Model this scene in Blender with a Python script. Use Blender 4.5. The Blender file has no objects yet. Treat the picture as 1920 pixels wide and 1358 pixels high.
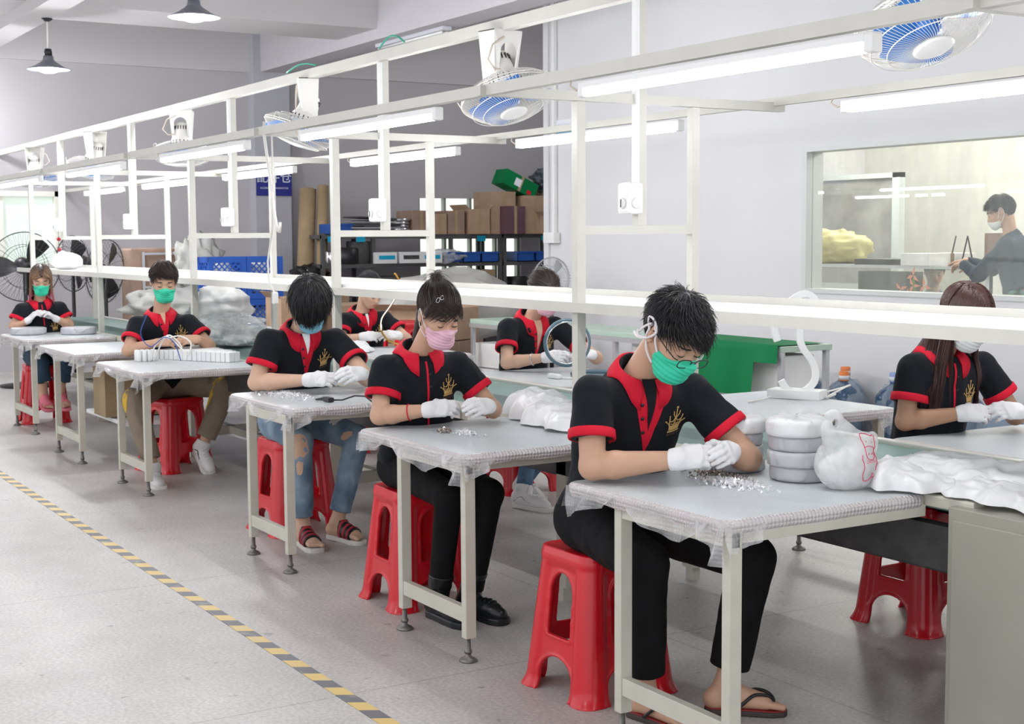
import bpy, bmesh, math, random
import numpy as np
from mathutils import Vector, Matrix
from mathutils import noise as mnoise
random.seed(7); np.random.seed(7)
PI = math.pi
SC = bpy.context.scene
COL = SC.collection

# ------------------------------------------------------------ camera
def v3(*a): return np.array(a, float)
yaw, pitch, roll = -1.02422, 0.08660, -0.00624
fw = v3(math.sin(yaw)*math.cos(pitch), math.cos(yaw)*math.cos(pitch), -math.sin(pitch))
r0 = v3(math.cos(yaw), -math.sin(yaw), 0); u0 = np.cross(r0, fw)
rr = math.cos(roll)*r0 + math.sin(roll)*u0
uu = -math.sin(roll)*r0 + math.cos(roll)*u0
cam = bpy.data.objects.new('camera', bpy.data.cameras.new('camera')); COL.objects.link(cam)
cam.matrix_world = Matrix(((rr[0], uu[0], -fw[0], 0), (rr[1], uu[1], -fw[1], 0), (rr[2], uu[2], -fw[2], 1.5), (0, 0, 0, 1)))
cam.data.sensor_width = 36; cam.data.lens = 50
cam.data.dof.use_dof = True; cam.data.dof.focus_distance = 4.9; cam.data.dof.aperture_fstop = 11
cam.data.clip_start = .05
SC.camera = cam

# ------------------------------------------------------------ world, exposure, large lights
SC.view_settings.view_transform = 'Standard'; SC.view_settings.look = 'None'
SC.view_settings.gamma = 1; SC.view_settings.use_curve_mapping = False
SC.view_settings.exposure = 0.62
W = bpy.data.worlds.new('world'); SC.world = W; W.use_nodes = True
W.node_tree.nodes['Background'].inputs[0].default_value = (0.93, 0.96, 1.0, 1)
W.node_tree.nodes['Background'].inputs[1].default_value = 0.95

def area(name, loc, size, power, rot=(0, 0, 0), color=(1, 1, 1)):
    l = bpy.data.lights.new(name, 'AREA'); l.shape = 'RECTANGLE'; l.size, l.size_y = size
    l.energy = power; l.color = color
    o = bpy.data.objects.new(name, l); COL.objects.link(o); o.location = loc; o.rotation_euler = rot
    return o
# fill lights added to brighten the hall, with no fixtures of their own
def point(name, loc, power, r=.22, color=(.97, .98, 1)):
    l = bpy.data.lights.new(name, 'POINT'); l.energy = power; l.shadow_soft_size = r; l.color = color
    o = bpy.data.objects.new(name, l); COL.objects.link(o); o.location = loc; return o
for lx, ly in ((-1.5, -1.5), (-5.2, -1.5), (-9, -1.5), (-13, -1.5), (-1.5, 5.6), (-5.6, 5.6), (-9.6, 5.9)):
    point('hall_fill_light', (lx, ly, 3.3), 42 if ly < 0 else 24)
for lx, ly, lz in ((-13.75, 3.32, 2.98), (-10.45, 3.6, 3.04), (-16.0, 2.65, 2.88)):
    point('pendant_light', (lx, ly, lz), 60, .1)
point('store_light', (-14.6, 9.6, 3.3), 26)
for ox_ in (-10.2, -8.2, -6.2): point('office_light', (ox_, 10.2, 3.0), 95, .3, (1, .99, .94))

# ------------------------------------------------------------ tagging and mesh helpers
def tag(o, label=None, cat=None, group=None, kind=None):
    if label: o['label'] = label
    if cat: o['category'] = cat
    if group: o['group'] = group
    if kind: o['kind'] = kind
    return o
def empty(name, loc=(0, 0, 0), rz=0, label=None, cat=None, group=None):
    o = bpy.data.objects.new(name, None); COL.objects.link(o); o.location = loc; o.rotation_euler = (0, 0, rz)
    o.empty_display_size = .05
    return tag(o, label, cat, group)
def copy_tree(o, parent=None):
    c = o.copy(); COL.objects.link(c)
    if parent is not None:
        c.parent = parent
    for ch in [x for x in COL.objects if x.parent == o]: copy_tree(ch, c)
    return c
def link(name, me, mat=None, parent=None):
    o = bpy.data.objects.new(name, me); COL.objects.link(o)
    if mat is not None and not me.materials: me.materials.append(mat)
    if parent is not None: o.parent = parent
    return o
def fast_mesh(name, V, F, smooth=True):
    """V (n,3), F (m,k) arrays or list of faces"""
    me = bpy.data.meshes.new(name)
    V = np.asarray(V, np.float32)
    if isinstance(F, np.ndarray):
        m, k = F.shape
        me.vertices.add(len(V)); me.vertices.foreach_set('co', V.ravel())
        me.loops.add(m*k); me.loops.foreach_set('vertex_index', F.ravel().astype(np.int32))
        me.polygons.add(m); me.polygons.foreach_set('loop_start', np.arange(0, m*k, k, dtype=np.int32))
        me.polygons.foreach_set('loop_total', np.full(m, k, np.int32))
        me.update(calc_edges=True)
    else:
        me.from_pydata([tuple(map(float, v)) for v in V], [], [tuple(f) for f in F]); me.update()
    if smooth: me.polygons.foreach_set('use_smooth', np.ones(len(me.polygons), bool))
    return me

class MB:
    """collects simple solids into one mesh"""
    def __init__(s): s.V = []; s.F = []; s.S = []
    def add(s, V, F, smooth=False, M=None):
        b = len(s.V)
        if M is not None: V = [tuple(M @ Vector(v)) for v in V]
        s.V += [tuple(map(float, v)) for v in V]; s.F += [tuple(i+b for i in f) for f in F]; s.S += [smooth]*len(F)
        return s
    def box(s, a, b, bev=0.0, M=None):
        x0, y0, z0 = a; x1, y1, z1 = b
        if x0 > x1: x0, x1 = x1, x0
        if y0 > y1: y0, y1 = y1, y0
        if z0 > z1: z0, z1 = z1, z0
        if bev <= 0:
            V = [(x0,y0,z0),(x1,y0,z0),(x1,y1,z0),(x0,y1,z0),(x0,y0,z1),(x1,y0,z1),(x1,y1,z1),(x0,y1,z1)]
            F = [(0,3,2,1),(4,5,6,7),(0,1,5,4),(1,2,6,5),(2,3,7,6),(3,0,4,7)]
            return s.add(V, F, M=M)
        bm = bmesh.new(); bmesh.ops.create_cube(bm, size=1)
        for v in bm.verts: v.co = Vector(((x0+x1)/2+v.co.x*(x1-x0), (y0+y1)/2+v.co.y*(y1-y0), (z0+z1)/2+v.co.z*(z1-z0)))
        bmesh.ops.bevel(bm, geom=bm.edges[:], offset=bev, segments=2, affect='EDGES', profile=.6)
        bm.verts.ensure_lookup_table()
        V = [tuple(v.co) for v in bm.verts]; F = [tuple(v.index for v in f.verts) for f in bm.faces]; bm.free()
        return s.add(V, F, M=M)
    def bar(s, a, b, w, h=None, up=(0, 0, 1)):
        """square tube from a to b"""
        h = h or w; a = Vector(a); b = Vector(b); d = (b-a).normalized(); up = Vector(up)
        if abs(d.dot(up)) > .98: up = Vector((1, 0, 0))
        x = d.cross(up).normalized(); y = x.cross(d).normalized()
        V = []
        for p in (a, b):
            for i, j in ((-1,-1),(1,-1),(1,1),(-1,1)): V.append(tuple(p + x*(i*w/2) + y*(j*h/2)))
        return s.add(V, [(0,1,2,3),(7,6,5,4),(0,4,5,1),(1,5,6,2),(2,6,7,3),(3,7,4,0)])
    def tube(s, pts, r, n=8, closed=False, caps=True):
        pts = [Vector(p) for p in pts]; m = len(pts)
        rad = r if isinstance(r, (list, tuple)) else [r]*m
        V = []; F = []; prev = None
        for i, p in enumerate(pts):
            if closed: d = (pts[(i+1) % m]-pts[i-1]).normalized()
            else: d = (pts[min(i+1, m-1)]-pts[max(i-1, 0)]).normalized()
            if prev is None:
                up = Vector((0, 0, 1)) if abs(d.z) < .9 else Vector((1, 0, 0))
                x = d.cross(up).normalized()
            else: x = (prev - d*prev.dot(d)).normalized()
            prev = x; y = d.cross(x)
            for k in range(n):
                t = 2*PI*k/n; V.append(tuple(p + (x*math.cos(t)+y*math.sin(t))*rad[i]))
        for i in range(m if closed else m-1):
            for k in range(n):
                a = i*n+k; b = i*n+(k+1) % n; j = (i+1) % m
                F.append((a, b, j*n+(k+1) % n, j*n+k))
        if caps and not closed:
            F.append(tuple(range(n-1, -1, -1))); F.append(tuple((m-1)*n+k for k in range(n)))
        return s.add(V, F, True)
    def lathe(s, prof, n=24, M=None):
        """prof [(r,z)] bottom to top, spun round z"""
        V = []; F = []
        for r, z in prof:
            for k in range(n):
                t = 2*PI*k/n; V.append((r*math.cos(t), r*math.sin(t), z))
        for i in range(len(prof)-1):
            for k in range(n): F.append((i*n+k, i*n+(k+1) % n, (i+1)*n+(k+1) % n, (i+1)*n+k))
        if prof[0][0] > 1e-5: F.append(tuple(range(n-1, -1, -1)))
        if prof[-1][0] > 1e-5: F.append(tuple((len(prof)-1)*n+k for k in range(n)))
        return s.add(V, F, True, M)
    def mesh(s, name):
        me = bpy.data.meshes.new(name); me.from_pydata(s.V, [], s.F); me.update()
        me.polygons.foreach_set('use_smooth', s.S)
        return me
    def build(s, name, mat, parent=None):
        return link(name, s.mesh(name), mat, parent)

# ------------------------------------------------------------ materials
def nt(m): return m.node_tree.nodes, m.node_tree.links
def mat(name, col, rough=.6, metal=0, spec=None, noise=0, nscale=8, bump=0, bscale=60, sheen=0, emit=None, trans=0, alpha=1, coat=0, coords='Object', sub=0):
    m = bpy.data.materials.new(name); m.use_nodes = True
    N, L = nt(m); b = N['Principled BSDF']
    b.inputs['Base Color'].default_value = (*col, 1); b.inputs['Roughness'].default_value = rough; b.inputs['Metallic'].default_value = metal
    if spec is not None: b.inputs['Specular IOR Level'].default_value = spec
    if trans: b.inputs['Transmission Weight'].default_value = trans
    if coat: b.inputs['Coat Weight'].default_value = coat
    if sheen: b.inputs['Sheen Weight'].default_value = sheen
    if sub: b.inputs['Subsurface Weight'].default_value = sub; b.inputs['Subsurface Scale'].default_value = .01
    b.inputs['Alpha'].default_value = alpha
    if emit: b.inputs['Emission Color'].default_value = (*emit[0], 1); b.inputs['Emission Strength'].default_value = emit[1]
    if noise or bump:
        tc = N.new('ShaderNodeTexCoord')
    if noise:
        n = N.new('ShaderNodeTexNoise'); n.inputs['Scale'].default_value = nscale; n.inputs['Detail'].default_value = 5
        L.new(tc.outputs[coords], n.inputs['Vector'])
        mp = N.new('ShaderNodeMapRange'); mp.inputs[1].default_value = .3; mp.inputs[2].default_value = .7
        mp.inputs[3].default_value = 1-noise; mp.inputs[4].default_value = 1+noise
        L.new(n.outputs[0], mp.inputs[0])
        mx = N.new('ShaderNodeVectorMath'); mx.operation = 'SCALE'; mx.inputs[0].default_value = col
        L.new(mp.outputs[0], mx.inputs['Scale']); L.new(mx.outputs[0], b.inputs['Base Color'])
    if bump:
        n2 = N.new('ShaderNodeTexNoise'); n2.inputs['Scale'].default_value = bscale; n2.inputs['Detail'].default_value = 3
        L.new(tc.outputs[coords], n2.inputs['Vector'])
        bp = N.new('ShaderNodeBump'); bp.inputs['Strength'].default_value = bump; bp.inputs['Distance'].default_value = .01
        L.new(n2.outputs[0], bp.inputs['Height']); L.new(bp.outputs[0], b.inputs['Normal'])
    return m
def emis(name, col, s):
    m = bpy.data.materials.new(name); m.use_nodes = True; N, L = nt(m)
    N.remove(N['Principled BSDF']); e = N.new('ShaderNodeEmission'); e.inputs[0].default_value = (*col, 1); e.inputs[1].default_value = s
    L.new(e.outputs[0], N['Material Output'].inputs[0]); return m

M = {}
M['white_wall'] = mat('white_wall', (.70, .70, .715), .75, noise=.02, nscale=1.2, bump=.05, bscale=25)
M['grey_wall'] = mat('grey_wall', (.46, .44, .46), .85, noise=.03, nscale=1.5, bump=.05, bscale=20)
M['ceiling'] = mat('ceiling', (.54, .52, .53), .9, noise=.03, nscale=1)
M['frame_paint'] = mat('frame_paint', (.61, .60, .55), .38, noise=.03, nscale=9)
M['leg_paint'] = mat('leg_paint', (.56, .54, .47), .45, noise=.05, nscale=14)
M['cabinet_paint'] = mat('cabinet_paint', (.33, .32, .27), .5, noise=.03, nscale=6)
M['dark_steel'] = mat('dark_steel', (.055, .055, .055), .55, noise=.25, nscale=20)
M['foot_steel'] = mat('foot_steel', (.22, .21, .20), .45, .7, noise=.2, nscale=40)
M['shelf_board'] = mat('shelf_board', (.88, .88, .88), .35, noise=.02)
M['belt_green'] = mat('belt_green', (.16, .27, .24), .45, noise=.08, nscale=5)
M['green_top'] = mat('green_top', (.40, .52, .44), .4, noise=.05, nscale=4)
M['green_cloth'] = mat('green_cloth', (.003, .17, .055), .65, spec=.15, noise=.08, nscale=5, bump=.1, bscale=10)
M['white_plastic'] = mat('white_plastic', (.82, .82, .81), .3, noise=.02)
M['fan_white'] = mat('fan_white', (.83, .82, .78), .3, noise=.02)
M['fan_wire'] = mat('fan_wire', (.74, .72, .66), .4)
M['fan_blue'] = mat('fan_blue', (.03, .20, .62), .3, alpha=1)
M['tube_on'] = emis('tube_on', (.98, .99, 1.0), 44)
M['tube_off'] = mat('tube_off', (.6, .6, .66), .3)
M['stool_red'] = mat('stool_red', (.62, .007, .018), .26, noise=.05, nscale=6, coat=.12)
M['stool_orange'] = mat('stool_orange', (.85, .12, .02), .3)
M['cardboard'] = mat('cardboard', (.40, .27, .18), .85, noise=.1, nscale=9)
M['cardboard2'] = mat('cardboard2', (.30, .20, .15), .85, noise=.12, nscale=7)
M['cardboard_dark'] = mat('cardboard_dark', (.13, .06, .08), .8, noise=.15, nscale=8)
M['kraft'] = mat('kraft', (.36, .26, .15), .8, noise=.12, nscale=5)
M['rack_steel'] = mat('rack_steel', (.09, .09, .09), .5, noise=.15)
M['bin_blue'] = mat('bin_blue', (.015, .085, .36), .4, noise=.05)
M['crate_blue'] = mat('crate_blue', (.012, .085, .42), .4, noise=.05)
M['tag_blue'] = mat('tag_blue', (.0, .38, .6), .5)
M['black_plastic'] = mat('black_plastic', (.012, .012, .013), .4)
M['black_wire'] = mat('black_wire', (.05, .05, .055), .45)
M['cable_white'] = mat('cable_white', (.8, .78, .74), .45)
M['cable_cream'] = mat('cable_cream', (.66, .58, .48), .5)
M['cable_green'] = mat('cable_green', (.03, .4, .25), .5)
M['gold'] = mat('gold', (.75, .42, .10), .16, 1)
M['silver'] = mat('silver', (.7, .7, .72), .2, 1)
M['ring_teal'] = mat('ring_teal', (.10, .17, .21), .35)
M['red_print'] = mat('red_print', (.75, .02, .10), .5)
M['sign_blue'] = mat('sign_blue', (.015, .02, .22), .45)
M['sign_white'] = mat('sign_white', (.8, .82, .86), .5)
M['sign_pale'] = mat('sign_pale', (.50, .62, .78), .5)
M['pink'] = mat('pink', (.75, .18, .25), .5)
M['bottle_blue'] = mat('bottle_blue', (.09, .17, .30), .12, trans=.35, noise=.2, nscale=10)
M['bottle_film'] = mat('bottle_film', (.55, .66, .78), .25, alpha=.35)
M['bottle_cap'] = mat('bottle_cap', (.85, .24, .06), .45)
M['bottle_cap2'] = mat('bottle_cap2', (.30, .40, .70), .45)
M['paper'] = mat('paper', (.80, .80, .80), .6, noise=.03)
M['rim_steel'] = mat('rim_steel', (.55, .56, .58), .35, .6)

def film(name, col, alpha, rough=.25, bump=.3, bscale=30, bubbles=False, alpha_noise=0, dist=.01):
    m = bpy.data.materials.new(name); m.use_nodes = True; N, L = nt(m); b = N['Principled BSDF']
    b.inputs['Base Color'].default_value = (*col, 1); b.inputs['Roughness'].default_value = rough
    b.inputs['Alpha'].default_value = alpha
    tc = N.new('ShaderNodeTexCoord')
    if bubbles:
        n = N.new('ShaderNodeTexVoronoi'); n.inputs['Scale'].default_value = bscale; n.inputs['Randomness'].default_value = .1
    else:
        n = N.new('ShaderNodeTexNoise'); n.noise_type = 'RIDGED_MULTIFRACTAL'; n.inputs['Scale'].default_value = bscale*.35; n.inputs['Detail'].default_value = 3; n.inputs['Distortion'].default_value = 1.2
    L.new(tc.outputs['Object'], n.inputs['Vector'])
    bp = N.new('ShaderNodeBump'); bp.inputs['Strength'].default_value = bump; bp.inputs['Distance'].default_value = dist
    if bubbles: bp.invert = True
    L.new(n.outputs[0], bp.inputs['Height']); L.new(bp.outputs[0], b.inputs['Normal'])
    if alpha_noise:
        q = N.new('ShaderNodeTexNoise'); q.inputs['Scale'].default_value = 9; q.inputs['Detail'].default_value = 4
        L.new(tc.outputs['Object'], q.inputs['Vector'])
        mp = N.new('ShaderNodeMapRange'); mp.inputs[1].default_value = .35; mp.inputs[2].default_value = .65
        mp.inputs[3].default_value = max(0, alpha-alpha_noise); mp.inputs[4].default_value = min(1, alpha+alpha_noise)
        L.new(q.outputs[0], mp.inputs[0]); L.new(mp.outputs[0], b.inputs['Alpha'])
    return m
M['wrap_top'] = film('wrap_top', (.62, .66, .68), 1, .22, .4, 90, True)
M['wrap_edge'] = film('wrap_edge', (.60, .56, .56), 1, .28, .8, 75, True)
M['wrap_flap'] = film('wrap_flap', (.80, .80, .80), .42, .2, .7, 80, True, .15)
M['plastic_sheet'] = film('plastic_sheet', (.78, .78, .79), .95, .32, .8, 22, dist=.02)
M['plastic_bag'] = film('plastic_bag', (.80, .80, .80), .55, .25, .7, 18, alpha_noise=.15, dist=.015)
M['clear_bag'] = film('clear_bag', (.80, .82, .82), .45, .15, .5, 20, alpha_noise=.2)
M['grey_bag'] = film('grey_bag', (.55, .55, .52), .75, .4, .6, 12)
M['crystal'] = mat('crystal', (.9, .9, .92), .05, .55)
M['crystal2'] = mat('crystal2', (.42, .38, .34), .12, .8)
M['roll_wrap'] = film('roll_wrap', (.50, .50, .53), 1, .35, .8, 30, dist=.02)

def add_folds(m, scale, dist, strength=.6, stretch=(1, 1, 1), detail=2):
    """broad soft cloth creases laid under a material's fine relief"""
    N, L = nt(m); b = N['Principled BSDF']; tc = N.new('ShaderNodeTexCoord'); mp = N.new('ShaderNodeMapping'); mp.inputs['Scale'].default_value = stretch
    n = N.new('ShaderNodeTexNoise'); n.noise_type = 'RIDGED_MULTIFRACTAL'; n.inputs['Scale'].default_value = scale; n.inputs['Detail'].default_value = detail; n.inputs['Distortion'].default_value = .8
    L.new(tc.outputs['Object'], mp.inputs[0]); L.new(mp.outputs[0], n.inputs['Vector'])
    bp = N.new('ShaderNodeBump'); bp.inputs['Strength'].default_value = strength; bp.inputs['Distance'].default_value = dist; L.new(n.outputs[0], bp.inputs['Height'])
    old = b.inputs['Normal'].links
    if old:
        src = old[0].from_node; L.new(bp.outputs[0], src.inputs['Normal'])
    else: L.new(bp.outputs[0], b.inputs['Normal'])
    return m

# floor: grey terrazzo-like concrete with fine speckle, stains and thin saw-cut joints
def floor_mat():
    m = bpy.data.materials.new('floor_terrazzo'); m.use_nodes = True; N, L = nt(m); b = N['Principled BSDF']
    geo = N.new('ShaderNodeNewGeometry')
    def noise(s, d=4):
        n = N.new('ShaderNodeTexNoise'); n.inputs['Scale'].default_value = s; n.inputs['Detail'].default_value = d
        L.new(geo.outputs['Position'], n.inputs['Vector']); return n
    n1 = noise(.8); n2 = noise(5); n3 = noise(70, 2)
    r = N.new('ShaderNodeValToRGB'); r.color_ramp.elements[0].position = .3; r.color_ramp.elements[0].color = (.46, .435, .415, 1)
    r.color_ramp.elements[1].position = .7; r.color_ramp.elements[1].color = (.56, .54, .52, 1)
    L.new(n1.outputs[0], r.inputs[0])
    def mul(a, fac_out, lo, hi, p0=.35, p1=.65):
        mp = N.new('ShaderNodeMapRange'); mp.inputs[1].default_value = p0; mp.inputs[2].default_value = p1; mp.inputs[3].default_value = lo; mp.inputs[4].default_value = hi
        L.new(fac_out, mp.inputs[0]); s = N.new('ShaderNodeVectorMath'); s.operation = 'SCALE'
        L.new(a, s.inputs[0]); L.new(mp.outputs[0], s.inputs['Scale']); return s.outputs[0]
    c = mul(r.outputs[0], n2.outputs[0], .95, 1.04); c = mul(c, n3.outputs[0], .86, 1.10)
    vo = N.new('ShaderNodeTexVoronoi'); vo.inputs['Scale'].default_value = 48; L.new(geo.outputs['Position'], vo.inputs['Vector'])
    c = mul(c, vo.outputs['Distance'], 1.18, 1.0, .08, .16)
    n5 = noise(16, 3); c = mul(c, n5.outputs[0], .62, 1.0, .26, .33)
    # joints every 2.4 m across the hall, painted thin
    sx = N.new('ShaderNodeSeparateXYZ'); L.new(geo.outputs['Position'], sx.inputs[0])
    for ax, per, off in ((0, 1.83, .55), (1, 3.4, .18)):
        a = N.new('ShaderNodeMath'); a.operation = 'ADD'; a.inputs[1].default_value = 200*per+off; L.new(sx.outputs[ax], a.inputs[0])
        q = N.new('ShaderNodeMath'); q.operation = 'PINGPONG'; q.inputs[1].default_value = per/2; L.new(a.outputs[0], q.inputs[0])
        c = mul(c, q.outputs[0], .74, 1.0, .002, .007)
    L.new(c, b.inputs['Base Color']); b.inputs['Roughness'].default_value = .42; b.inputs['Specular IOR Level'].default_value = .35
    return m
M['floor'] = floor_mat()
def tape_mat():
    m = bpy.data.materials.new('hazard_tape'); m.use_nodes = True; N, L = nt(m); b = N['Principled BSDF']
    tc = N.new('ShaderNodeTexCoord'); s = N.new('ShaderNodeSeparateXYZ'); L.new(tc.outputs['Object'], s.inputs[0])
    a = N.new('ShaderNodeMath'); a.operation = 'MULTIPLY_ADD'; a.inputs[1].default_value = -.61; L.new(s.outputs[1], a.inputs[0]); L.new(s.outputs[0], a.inputs[2])
    f = N.new('ShaderNodeMath'); f.operation = 'DIVIDE'; f.inputs[1].default_value = .182; L.new(a.outputs[0], f.inputs[0])
    g = N.new('ShaderNodeMath'); g.operation = 'FRACT'; L.new(f.outputs[0], g.inputs[0])
    h = N.new('ShaderNodeMath'); h.operation = 'GREATER_THAN'; h.inputs[1].default_value = .5; L.new(g.outputs[0], h.inputs[0])
    mx = N.new('ShaderNodeMix'); mx.data_type = 'RGBA'; mx.inputs[6].default_value = (.72, .52, .17, 1); mx.inputs[7].default_value = (.13, .13, .15, 1)
    L.new(h.outputs[0], mx.inputs[0])
    n = N.new('ShaderNodeTexNoise'); n.inputs['Scale'].default_value = 14; n.inputs['Detail'].default_value = 6; L.new(tc.outputs['Object'], n.inputs['Vector'])
    mp = N.new('ShaderNodeMapRange'); mp.inputs[1].default_value = .52; mp.inputs[2].default_value = .75; mp.inputs[3].default_value = .0; mp.inputs[4].default_value = .5; L.new(n.outputs[0], mp.inputs[0])
    m2 = N.new('ShaderNodeMix'); m2.data_type = 'RGBA'; m2.inputs[7].default_value = (.5, .48, .45, 1); L.new(mp.outputs[0], m2.inputs[0]); L.new(mx.outputs[2], m2.inputs[6])
    L.new(m2.outputs[2], b.inputs['Base Color']); b.inputs['Roughness'].default_value = .5
    return m
M['tape'] = tape_mat()
def glass_mat(name, tint, haze):
    m = bpy.data.materials.new(name); m.use_nodes = True; N, L = nt(m); N.remove(N['Principled BSDF'])
    t = N.new('ShaderNodeBsdfTransparent'); t.inputs[0].default_value = (*tint, 1)
    g = N.new('ShaderNodeBsdfGlossy'); g.inputs['Roughness'].default_value = .0; g.inputs[0].default_value = (1, 1, 1, 1)
    d = N.new('ShaderNodeBsdfDiffuse'); d.inputs[0].default_value = (.55, .57, .54, 1)
    fr0 = N.new('ShaderNodeLayerWeight'); fr0.inputs[0].default_value = .5; fr1 = N.new('ShaderNodeMath'); fr1.operation = 'POWER'; fr1.inputs[1].default_value = 4; L.new(fr0.outputs['Facing'], fr1.inputs[0]); fr = N.new('ShaderNodeMath'); fr.operation = 'MULTIPLY_ADD'; fr.inputs[1].default_value = .8; fr.inputs[2].default_value = .035; L.new(fr1.outputs[0], fr.inputs[0])
    tc = N.new('ShaderNodeTexCoord'); n = N.new('ShaderNodeTexNoise'); n.inputs['Scale'].default_value = 1.6; n.inputs['Detail'].default_value = 5
    mpp = N.new('ShaderNodeMapping'); mpp.inputs['Scale'].default_value = (4, 1, .8); L.new(tc.outputs['Object'], mpp.inputs[0]); L.new(mpp.outputs[0], n.inputs['Vector'])
    mp = N.new('ShaderNodeMapRange'); mp.inputs[1].default_value = .35; mp.inputs[2].default_value = .7; mp.inputs[3].default_value = haze*.4; mp.inputs[4].default_value = haze*1.5; L.new(n.outputs[0], mp.inputs[0])
    m1 = N.new('ShaderNodeMixShader'); L.new(mp.outputs[0], m1.inputs[0]); L.new(t.outputs[0], m1.inputs[1]); L.new(d.outputs[0], m1.inputs[2])
    ml = N.new('ShaderNodeMath'); ml.operation = 'MULTIPLY'; ml.inputs[1].default_value = 1.0; L.new(fr.outputs[0], ml.inputs[0])
    m2 = N.new('ShaderNodeMixShader'); L.new(ml.outputs[0], m2.inputs[0]); L.new(m1.outputs[0], m2.inputs[1]); L.new(g.outputs[0], m2.inputs[2])
    L.new(m2.outputs[0], N['Material Output'].inputs[0]); return m
M['glass'] = glass_mat('glass', (.965, .975, .955), .10)
M['glass_frost'] = glass_mat('glass_frost', (.6, .62, .60), .55)
# ============================================================ the setting
def struct(name, mb, m, parent=None):
    o = mb.build(name, m, parent)
    if parent is None: o['kind'] = 'structure'
    return o
struct('floor', MB().box((-18, -4, -.1), (4, 13.5, 0)), M['floor'])
struct('ceiling', MB().box((-18, -4, 4.5), (4, 13.5, 4.6)), M['ceiling'])
# back wall with the left window opening and the store window opening
mb = MB()
def wall_x(mb, x0, x1, y0, y1, z0, z1, holes):
    """wall in the y-z plane with rectangular holes (y0,y1,z0,z1), sorted along y"""
    y = y0
    for a, b, c, d in holes:
        mb.box((x0, y, z0), (x1, a, z1)); mb.box((x0, a, z0), (x1, b, c)); mb.box((x0, a, d), (x1, b, z1)); y = b
    mb.box((x0, y, z0), (x1, y1, z1))
wall_x(mb, -17.2, -17.0, -4, 13.5, 0, 4.5, [(2.2, 4.18, 1.2, 2.08), (8.9, 10.5, .95, 2.05)])
struct('wall_back', mb, M['grey_wall'])
struct('wall_far', MB().box((-17, 13.3, 0), (4, 13.5, 4.5)), M['grey_wall'])
# white partition wall with the long office window
mb = MB()
mb.box((-12.42, 8.0, 0), (-8.6, 8.16, 4.5)); mb.box((-8.6, 8.0, 0), (-5.6, 8.16, 1.07)); mb.box((-8.6, 8.0, 2.19), (-5.6, 8.16, 4.5)); mb.box((-5.6, 8.0, 0), (4, 8.16, 4.5))
struct('wall_right', mb, M['white_wall'])
struct('trim_1', MB().box((-12.46, 7.975, 0), (-12.37, 8.18, 4.5)), M['white_wall'])          # edge strip of the partition
struct('wall_pillar', MB().box((-17.0, 6.52, 0), (-16.8, 6.99, 4.5)), mat('pillar_paint', (.43, .43, .47), .85, noise=.03))
struct('trim_2', MB().box((-17, 6.62, 3.57), (4, 6.95, 4.5)), mat('beam_paint', (.52, .50, .53), .9, noise=.02))
struct('trim_3', MB().box((-17, 3.09, 3.57), (4, 3.36, 4.5)), M['ceiling'])
struct('trim_4', MB().box((-14.5, -4, 3.68), (-13.55, 6.62, 4.5)), M['ceiling'])
struct('trim_5', MB().box((-17.0, -4, 3.57), (-16.93, 13.3, 4.5)), M['ceiling'])
struct('trim_6', MB().box((-8.6, -4, 3.68), (-7.7, 6.62, 4.5)), M['ceiling'])
# office behind the window: floor step, walls, ceiling
struct('wall_office', MB().box((-12.4, 12.4, 0), (4, 12.6, 4.5)), mat('office_wall', (.66, .66, .60), .8, noise=.03))
struct('wall_partition', MB().box((-12.42, 8.16, 0), (-12.32, 12.6, 4.5)), M['white_wall'])
# window frame and pane
w = MB(); y0, y1 = 7.985, 8.165
for a, b in (((-8.62, y0, 1.05), (-8.57, y1, 2.21)), ((-5.63, y0, 1.05), (-5.58, y1, 2.21)), ((-8.57, y0, 1.05), (-5.63, y1, 1.085)), ((-8.57, y0, 2.175), (-5.63, y1, 2.21))): w.box(a, b)
wn = struct('window_1', w, mat('window_frame', (.62, .64, .63), .4))
g = MB().box((-8.57, 8.05, 1.08), (-5.63, 8.056, 2.18)).build('pane', M['glass'], wn)
# office glass partition standing behind the window (dark grey dusty panel)
w = MB(); w.box((-11.9, 10.96, 1.0), (-11.8, 11.04, 2.2)); w.box((-10.5, 10.96, 1.0), (-10.4, 11.04, 2.15)); w.box((-11.9, 10.96, 2.1), (-10.4, 11.04, 2.15)); w.box((-11.9, 10.96, .0), (-10.4, 11.04, 1.0))
w4 = struct('window_2', w, mat('office_frame', (.52, .56, .55), .5))
MB().box((-11.85, 10.99, 1.0), (-10.45, 11.0, 2.12)).build('pane', mat('dusty_panel', (.27, .27, .255), .35, noise=.35, nscale=3), w4)
# windows of the back wall
w = MB()
for a, b in (((-17.2, 2.2, 1.2), (-16.98, 2.26, 2.08)), ((-17.2, 4.12, 1.2), (-16.98, 4.18, 2.08)), ((-17.2, 2.2, 2.02), (-16.98, 4.18, 2.08)), ((-17.2, 2.2, 1.2), (-16.98, 4.18, 1.25)), ((-17.1, 3.5, 1.2), (-17.04, 3.55, 2.08))): w.box(a, b)
w2 = struct('window_3', w, mat('window_edge', (.78, .77, .70), .5))
MB().box((-17.1, 2.2, 1.2), (-17.09, 4.18, 2.08)).build('pane', mat('window_paper', (.52, .60, .55), .4, noise=.06, nscale=3, emit=((.55, .63, .57), .45)), w2)
w = MB()
for y in (8.9, 9.3, 9.7, 10.1, 10.46): w.box((-17.12, y, .95), (-17.04, y+.035, 2.05))
w.box((-17.12, 8.9, 1.5), (-17.04, 10.5, 1.54))
w3 = struct('window_4', w, mat('window_bar', (.3, .32, .3), .5))
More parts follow.
